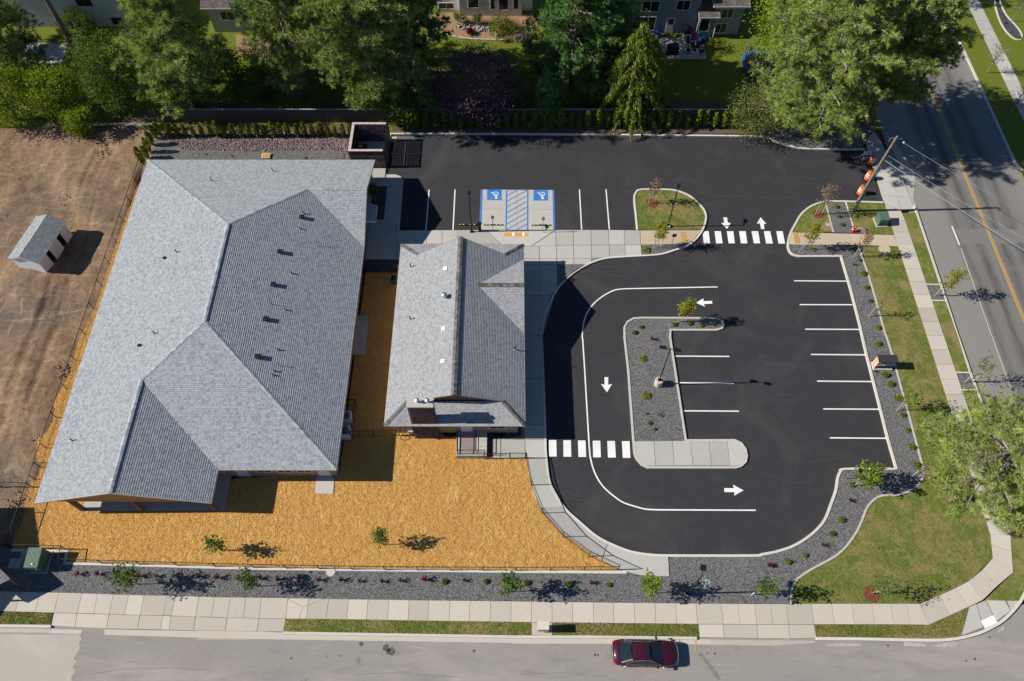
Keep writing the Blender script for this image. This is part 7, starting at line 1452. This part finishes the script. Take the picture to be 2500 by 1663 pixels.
p = at(1213, 86, .1); FP = thing('flower_pot', 'pink rimmed pot of flowers near the bed edging', 'flower pot', tuple(p)); MB().lathe([(.18, 0), (.26, .35), (.28, .38)], (0, 0, 0), 14).build('pot', MT['plain_white'], FP, local=True); MB().lathe([(.24, .36), (.1, .44)], (0, 0, 0), 12).build('blooms', MT['hydrant_red'], FP, local=True)
# grill, pool, umbrella, chairs on the patio
p = at(1640, 130, .03); GR = thing('covered_grill', 'black covered grill on the patio edge', 'grill', tuple(p)); MB().add([(-.75, -.4, 0), (.75, -.4, 0), (.75, .4, 0), (-.75, .4, 0), (-.65, -.33, 1.05), (.65, -.33, 1.05), (.65, .33, 1.05), (-.65, .33, 1.05), (-.4, -.2, 1.25), (.4, -.2, 1.25), (.4, .2, 1.25), (-.4, .2, 1.25)], [(0, 1, 5, 4), (1, 2, 6, 5), (2, 3, 7, 6), (3, 0, 4, 7), (4, 5, 9, 8), (5, 6, 10, 9), (6, 7, 11, 10), (7, 4, 8, 11), (8, 9, 10, 11)]).build('cover', MT['black_metal'], GR, local=True); MB().box(-.7, -.35, 0, .7, .35, .05).build('foot', MT['black_metal'], GR, local=True)
p = at(1705, 95, .03); PL = thing('paddling_pool', 'blue round paddling pool against the house wall', 'pool', tuple(p)); MT['pool_blue'] = simple('pool_blue', (.02, .10, .38), .4, .1, 3); MB().lathe([(.85, 0), (.9, .25), (.8, .3), (.76, .12)], (0, 0, 0), 24).build('shell', MT['pool_blue'], PL, local=True); MB().lathe([(.77, .1), (.1, .14)], (0, 0, 0), 24).build('liner', MT['lamp_clear'], PL, local=True)
p = at(1695, 122, .03); UM = thing('closed_umbrella', 'closed patio umbrella with purple stripes at the garden table', 'umbrella', tuple(p)); MT['purple'] = simple('purple', (.16, .10, .24), .8, .3, 8); MB().tube([(0, 0, 0), (0, 0, 2.5)], .025, 6).build('pole', MT['white_trim'], UM, local=True); MB().lathe([(.16, 1.0), (.14, 1.6), (.06, 2.4)], (0, 0, 0), 10).build('canopy', MT['purple'], UM, local=True)
GT = thing('garden_table', 'dark round garden table around the closed umbrella', 'table', (p.x, p.y + .03, .03)); MB().lathe([(.6, .68), (.6, .72)], (0, 0, 0), 20).build('tabletop', MT['black_metal'], GT, local=True); MB().lathe([(.3, 0), (.05, .06), (.05, .68)], (0, 0, 0), 12).build('pedestal', MT['black_metal'], GT, local=True)
GC = None
for i, a in enumerate((.6, 2.2, 3.8, 5.4)):
    c = (p.x + 1.05 * math.cos(a), p.y + 1.05 * math.sin(a), .03)
    if GC is None:
        GC = thing('garden_chair', 'dark garden chair around the umbrella table', 'chair', c, a, 'garden chairs'); MB().box(-.22, -.22, .40, .22, .22, .44).build('seat', MT['black_metal'], GC, local=True); MB().box(.19, -.22, .44, .23, .22, .9).build('backrest', MT['black_metal'], GC, local=True)
        for x, y in ((-.2, -.2), (.2, -.2), (-.2, .2), (.2, .2)): MB().box(x - .02, y - .02, 0, x + .02, y + .02, .4).build('leg', MT['black_metal'], GC, local=True)
    else: copy_tree(GC, c, a)
p = at(1678, 92, .03); PH = thing('play_house', 'small grey and red plastic play house by the back door', 'play house', tuple(p)); MB().box(-.55, -.45, 0, .35, .45, .95).build('walls', MT['pale_siding'], PH, local=True); MB().add([(-.65, -.55, .9), (.45, -.55, .9), (.45, .55, .9), (-.65, .55, .9), (-.1, -.55, 1.4), (-.1, .55, 1.4)], [(0, 1, 4), (2, 3, 5), (0, 4, 5, 3), (1, 2, 5, 4)]).build('roof', MT['black_metal'], PH, local=True); MB().obox((.75, -.1, .45), (.35, 1.1, .05), 0, .5).build('slide', MT['hydrant_red'], PH, local=True); MB().box(-.2, -.47, .05, .1, -.45, .6).build('doorway', MT['black_metal'], PH, local=True)
p = at(1604, 88, .03); BT = thing('toy_table', 'blue plastic toy table by the glass door', 'table', tuple(p)); MB().box(-.5, -.35, .4, .5, .35, .5).build('top', MT['pool_blue'], BT, local=True)
for x, y in ((-.4, -.28), (.4, -.28), (-.4, .28), (.4, .28)): MB().box(x - .05, y - .05, 0, x + .05, y + .05, .4).build('leg', MT['pool_blue'], BT, local=True)
# trampoline
c = at(1852, 168, .0); TP = thing('trampoline', 'round trampoline with blue pad and netting poles on the shaded lawn', 'trampoline', (c.x, c.y, 0)); MT['pad_blue'] = simple('pad_blue', (.015, .12, .50), .4, .1, 3)
R_ = 2.1; MB().lathe([(R_ - .32, .88), (R_, .90), (R_ + .02, .80), (R_ - .32, .84)], (0, 0, 0), 40, cap=False).build('pad', MT['pad_blue'], TP, local=True); MB().lathe([(R_ - .33, .855), (.05, .85)], (0, 0, 0), 40).build('bounce_mat', MT['black_metal'], TP, local=True)
for k in range(8):
    a = k * math.pi / 4 + .2; MB().tube([(R_ * math.cos(a), R_ * math.sin(a), 0), (R_ * math.cos(a), R_ * math.sin(a), 2.6)], .03, 6).build('pole', MT['grey_metal'], TP, local=True); MB().tube([(R_ * math.cos(a), R_ * math.sin(a), 1.3), (R_ * math.cos(a), R_ * math.sin(a), 2.6)], .06, 6).build('foam_sleeve', MT['pad_blue'], TP, local=True)
# neighbouring outbuilding at the lower left
NB = hip_house('brown-walled neighbouring house at the edge of the gravel', -58, -43.3, 12.0, 20.0, 2.75, 1.4, 'tan_siding', 'shingle_old')
NB['category'] = 'house'
cpt = S1('d0', 92, 640, 2.1); SHD = thing('porch_roof', 'grey low porch roof poking over the gravel from the neighbouring house', 'porch', (cpt.x - 2.2, cpt.y, 0))
q = [(cpt.x, cpt.y, 2.1), (cpt.x - 2.2, cpt.y + 1.6, 2.1), (cpt.x - 4.4, cpt.y, 2.1), (cpt.x - 2.2, cpt.y - 1.35, 2.1)]; ap_ = (cpt.x - 2.2, cpt.y, 2.7)
for i in range(4): roof_plane([q[i], q[(i + 1) % 4], ap_], MT['shingle_grey'], SHD, row=.18)
soffit([q], SHD, .12, MT['white_trim'])
for i in (0, 1, 3): v_ = Vector(q[i]).lerp(Vector((ap_[0], ap_[1], 0)), .12); MB().box(v_.x - .07, v_.y - .07, 0, v_.x + .07, v_.y + .07, 2.05).build('post', MT['brown_trim'], SHD)
MB().bar(q[1], q[0], .05, .12).build('edge_trim', MT['brown_trim'], SHD); MB().bar(q[0], q[3], .05, .12).build('edge_trim', MT['brown_trim'], SHD)
